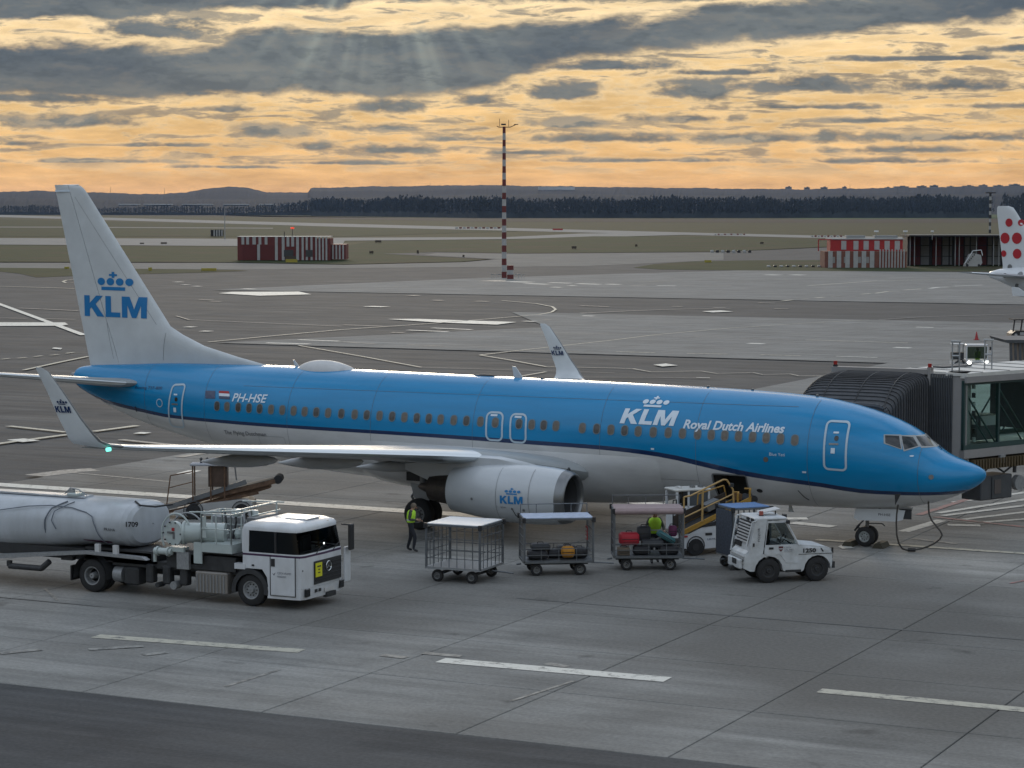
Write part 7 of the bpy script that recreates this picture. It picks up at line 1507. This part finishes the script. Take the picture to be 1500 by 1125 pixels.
def vest_on(t, pts, mtl=hivis):
    rows = []
    for (x, z, rx, ry) in pts: rows.append([(x+rx*math.cos(2*math.pi*j/20), ry*math.sin(2*math.pi*j/20), z) for j in range(20)])
    v = MB().grid(rows, mtl, closed=True).build('vest', mtl, t)
    m = len(pts)//2; x, z, rx, ry = pts[1]; MB().grid([[(x+(rx+.004)*math.cos(2*math.pi*j/20), (ry+.004)*math.sin(2*math.pi*j/20), z+dz) for j in range(20)] for dz in (-.025, .025)], stripe, closed=True).build('reflective_band', stripe, v)
def fingers(t, c, d, s=1.):
    """four fingers and a thumb closed round something small"""
    d = Vector(d).normalized(); sd_ = Vector((-d.y, d.x, 0)).normalized()
    for k, (o, l) in enumerate(((-.024, .060), (-.008, .070), (.008, .066), (.024, .052))):
        a = Vector(c)+sd_*o+d*.02; b = a+d*l*.6; e = b+d*l*.25+Vector((0, 0, -l*.45)); MB().tube([a, b, e], .009*s, skin_m, n=6).build('finger', skin_m, t)
    a = Vector(c)+sd_*.03; MB().tube([a, a+sd_*.025+d*.03, a+sd_*.02+d*.06], .010*s, skin_m, n=6).build('thumb', skin_m, t)
def face(t, hd, fw_=(1, 0, 0), hairm=None, s=1., cap=None):
    h = Vector(hd); f = Vector(fw_).normalized(); sd_ = Vector((-f.y, f.x, 0))
    MB().cyl(h+f*.075*s+Vector((0, 0, .015)), h+f*.105*s-Vector((0, 0, .02)), .010, skin_m, r2=.014, n=6).build('nose', skin_m, t)
    for k in (-1, 1): MB().box(h+f*.080*s+sd_*.028*k+Vector((0, 0, .02)), (.012, .018, .010), dark).build('eye', dark, t, smooth=False); MB().box(h+sd_*.082*k*s, (.03, .012, .045), skin_m).build('ear', skin_m, t, smooth=False)
    MB().box(h+f*.078*s-Vector((0, 0, .045)), (.012, .04, .008), mat('lips', (.25, .08, .07), .6)).build('mouth', None, t, smooth=False)
    rows = []
    for i in range(7):
        a = math.pi/2*i/6; rows.append([tuple(h-f*.015+Vector((0, 0, .025))+Vector((math.cos(2*math.pi*j/16)*.102*s*math.cos(a), math.sin(2*math.pi*j/16)*.095*s*math.cos(a), .105*s*math.sin(a)))) for j in range(16)])
    rows.insert(0, [tuple(Vector(p)-Vector((0, 0, .05 if (Vector(p)-h).dot(f) < .03 else 0))) for p in rows[0]])
    MB().grid(rows, hairm, closed=True).build('hair', hairm, t)
hairm = mat('hair_light_brown', (.14, .11, .08), .8)
J1 = std(head=(.11, 0, 1.53, .085, .075), top=(.13, 0, 1.62, .06), elR=(-.02, -.24, 1.13, .042), wrR=(.20, -.17, 1.10, .030), handR=(.28, -.13, 1.13, .034), knR=(.16, -.10, .50, .058), anR=(.10, -.11, .10, .040), toeR=(.26, -.14, .04, .036), knL=(-.02, .10, .49, .055), anL=(-.14, .12, .10, .040), toeL=(.02, .15, .04, .036))
p = G(602, 808); pt, pb = person('ground worker in yellow-green vest and dark trousers standing beside the main wheels', (p.x, p.y, 0), R(20), J1, ED, .985)
vest_on(pt, [(.0, 1.0, .135, .18), (0, 1.08, .14, .185), (.01, 1.2, .15, .19), (.02, 1.32, .145, .19), (.02, 1.38, .11, .14), (.03, 1.41, .07, .08)]); face(pt, (.108, 0, 1.51), (1, 0, -.25), hairm)
fingers(pt, (.28, -.13, 1.11), (1, .2, .1)); fingers(pt, (.30, .13, 1.03), (1, -.2, 0)); MB().box((.34, 0, 1.10), (.02, .16, .10), dark, tilt=Matrix.Rotation(-.6, 3, 'Y')).build('handheld', dark, pt, smooth=False)
J2 = std(spine=(.02, 0, 1.12, .11, .14), chest=(.06, 0, 1.33, .115, .17), neck=(.10, 0, 1.46, .05), head=(.15, 0, 1.56, .085, .075), top=(.17, 0, 1.66, .06), elR=(.12, -.27, 1.14, .042), wrR=(.32, -.25, 1.04, .030), handR=(.40, -.24, 1.02, .034), elL=(.12, .27, 1.14, .042), wrL=(.32, .25, 1.04, .030), handL=(.40, .24, 1.02, .034))
Mx = c3.matrix_basis; p = Mx @ Vector((.32, 1.08, 0)); pt, pb = person('baggage handler in yellow-green vest standing behind the load of the curtained cart', (p.x, p.y, 0), c3.rotation_euler.z-math.pi/2+.1, J2, ED, 1.04)
vest_on(pt, [(.0, .98, .16, .21), (.02, 1.10, .165, .215), (.05, 1.22, .17, .225), (.07, 1.36, .16, .225), (.09, 1.45, .12, .17), (.10, 1.50, .07, .09)]); face(pt, (.155, 0, 1.62), (1, 0, -.4), dark)
fingers(pt, (.42, -.25, 1.06), (1, 0, -.3)); fingers(pt, (.42, .25, 1.06), (1, 0, -.3))
# ------------------------------------------------------------------ air: one box of thin haze round everything
hz = bpy.data.materials.new('haze'); hz.use_nodes = True; t_ = hz.node_tree; t_.nodes.clear()
pv = t_.nodes.new('ShaderNodeVolumePrincipled'); pv.inputs['Color'].default_value = (.34, .55, 1, 1); pv.inputs['Density'].default_value = 1.35e-5; pv.inputs['Anisotropy'].default_value = .0
mo = t_.nodes.new('ShaderNodeOutputMaterial'); t_.links.new(pv.outputs[0], mo.inputs['Volume'])
hzo = MB().box((-2200, 5000, 74), (24000, 15500, 152), hz).build('haze', hz, None, smooth=False); hzo['kind'] = 'stuff'
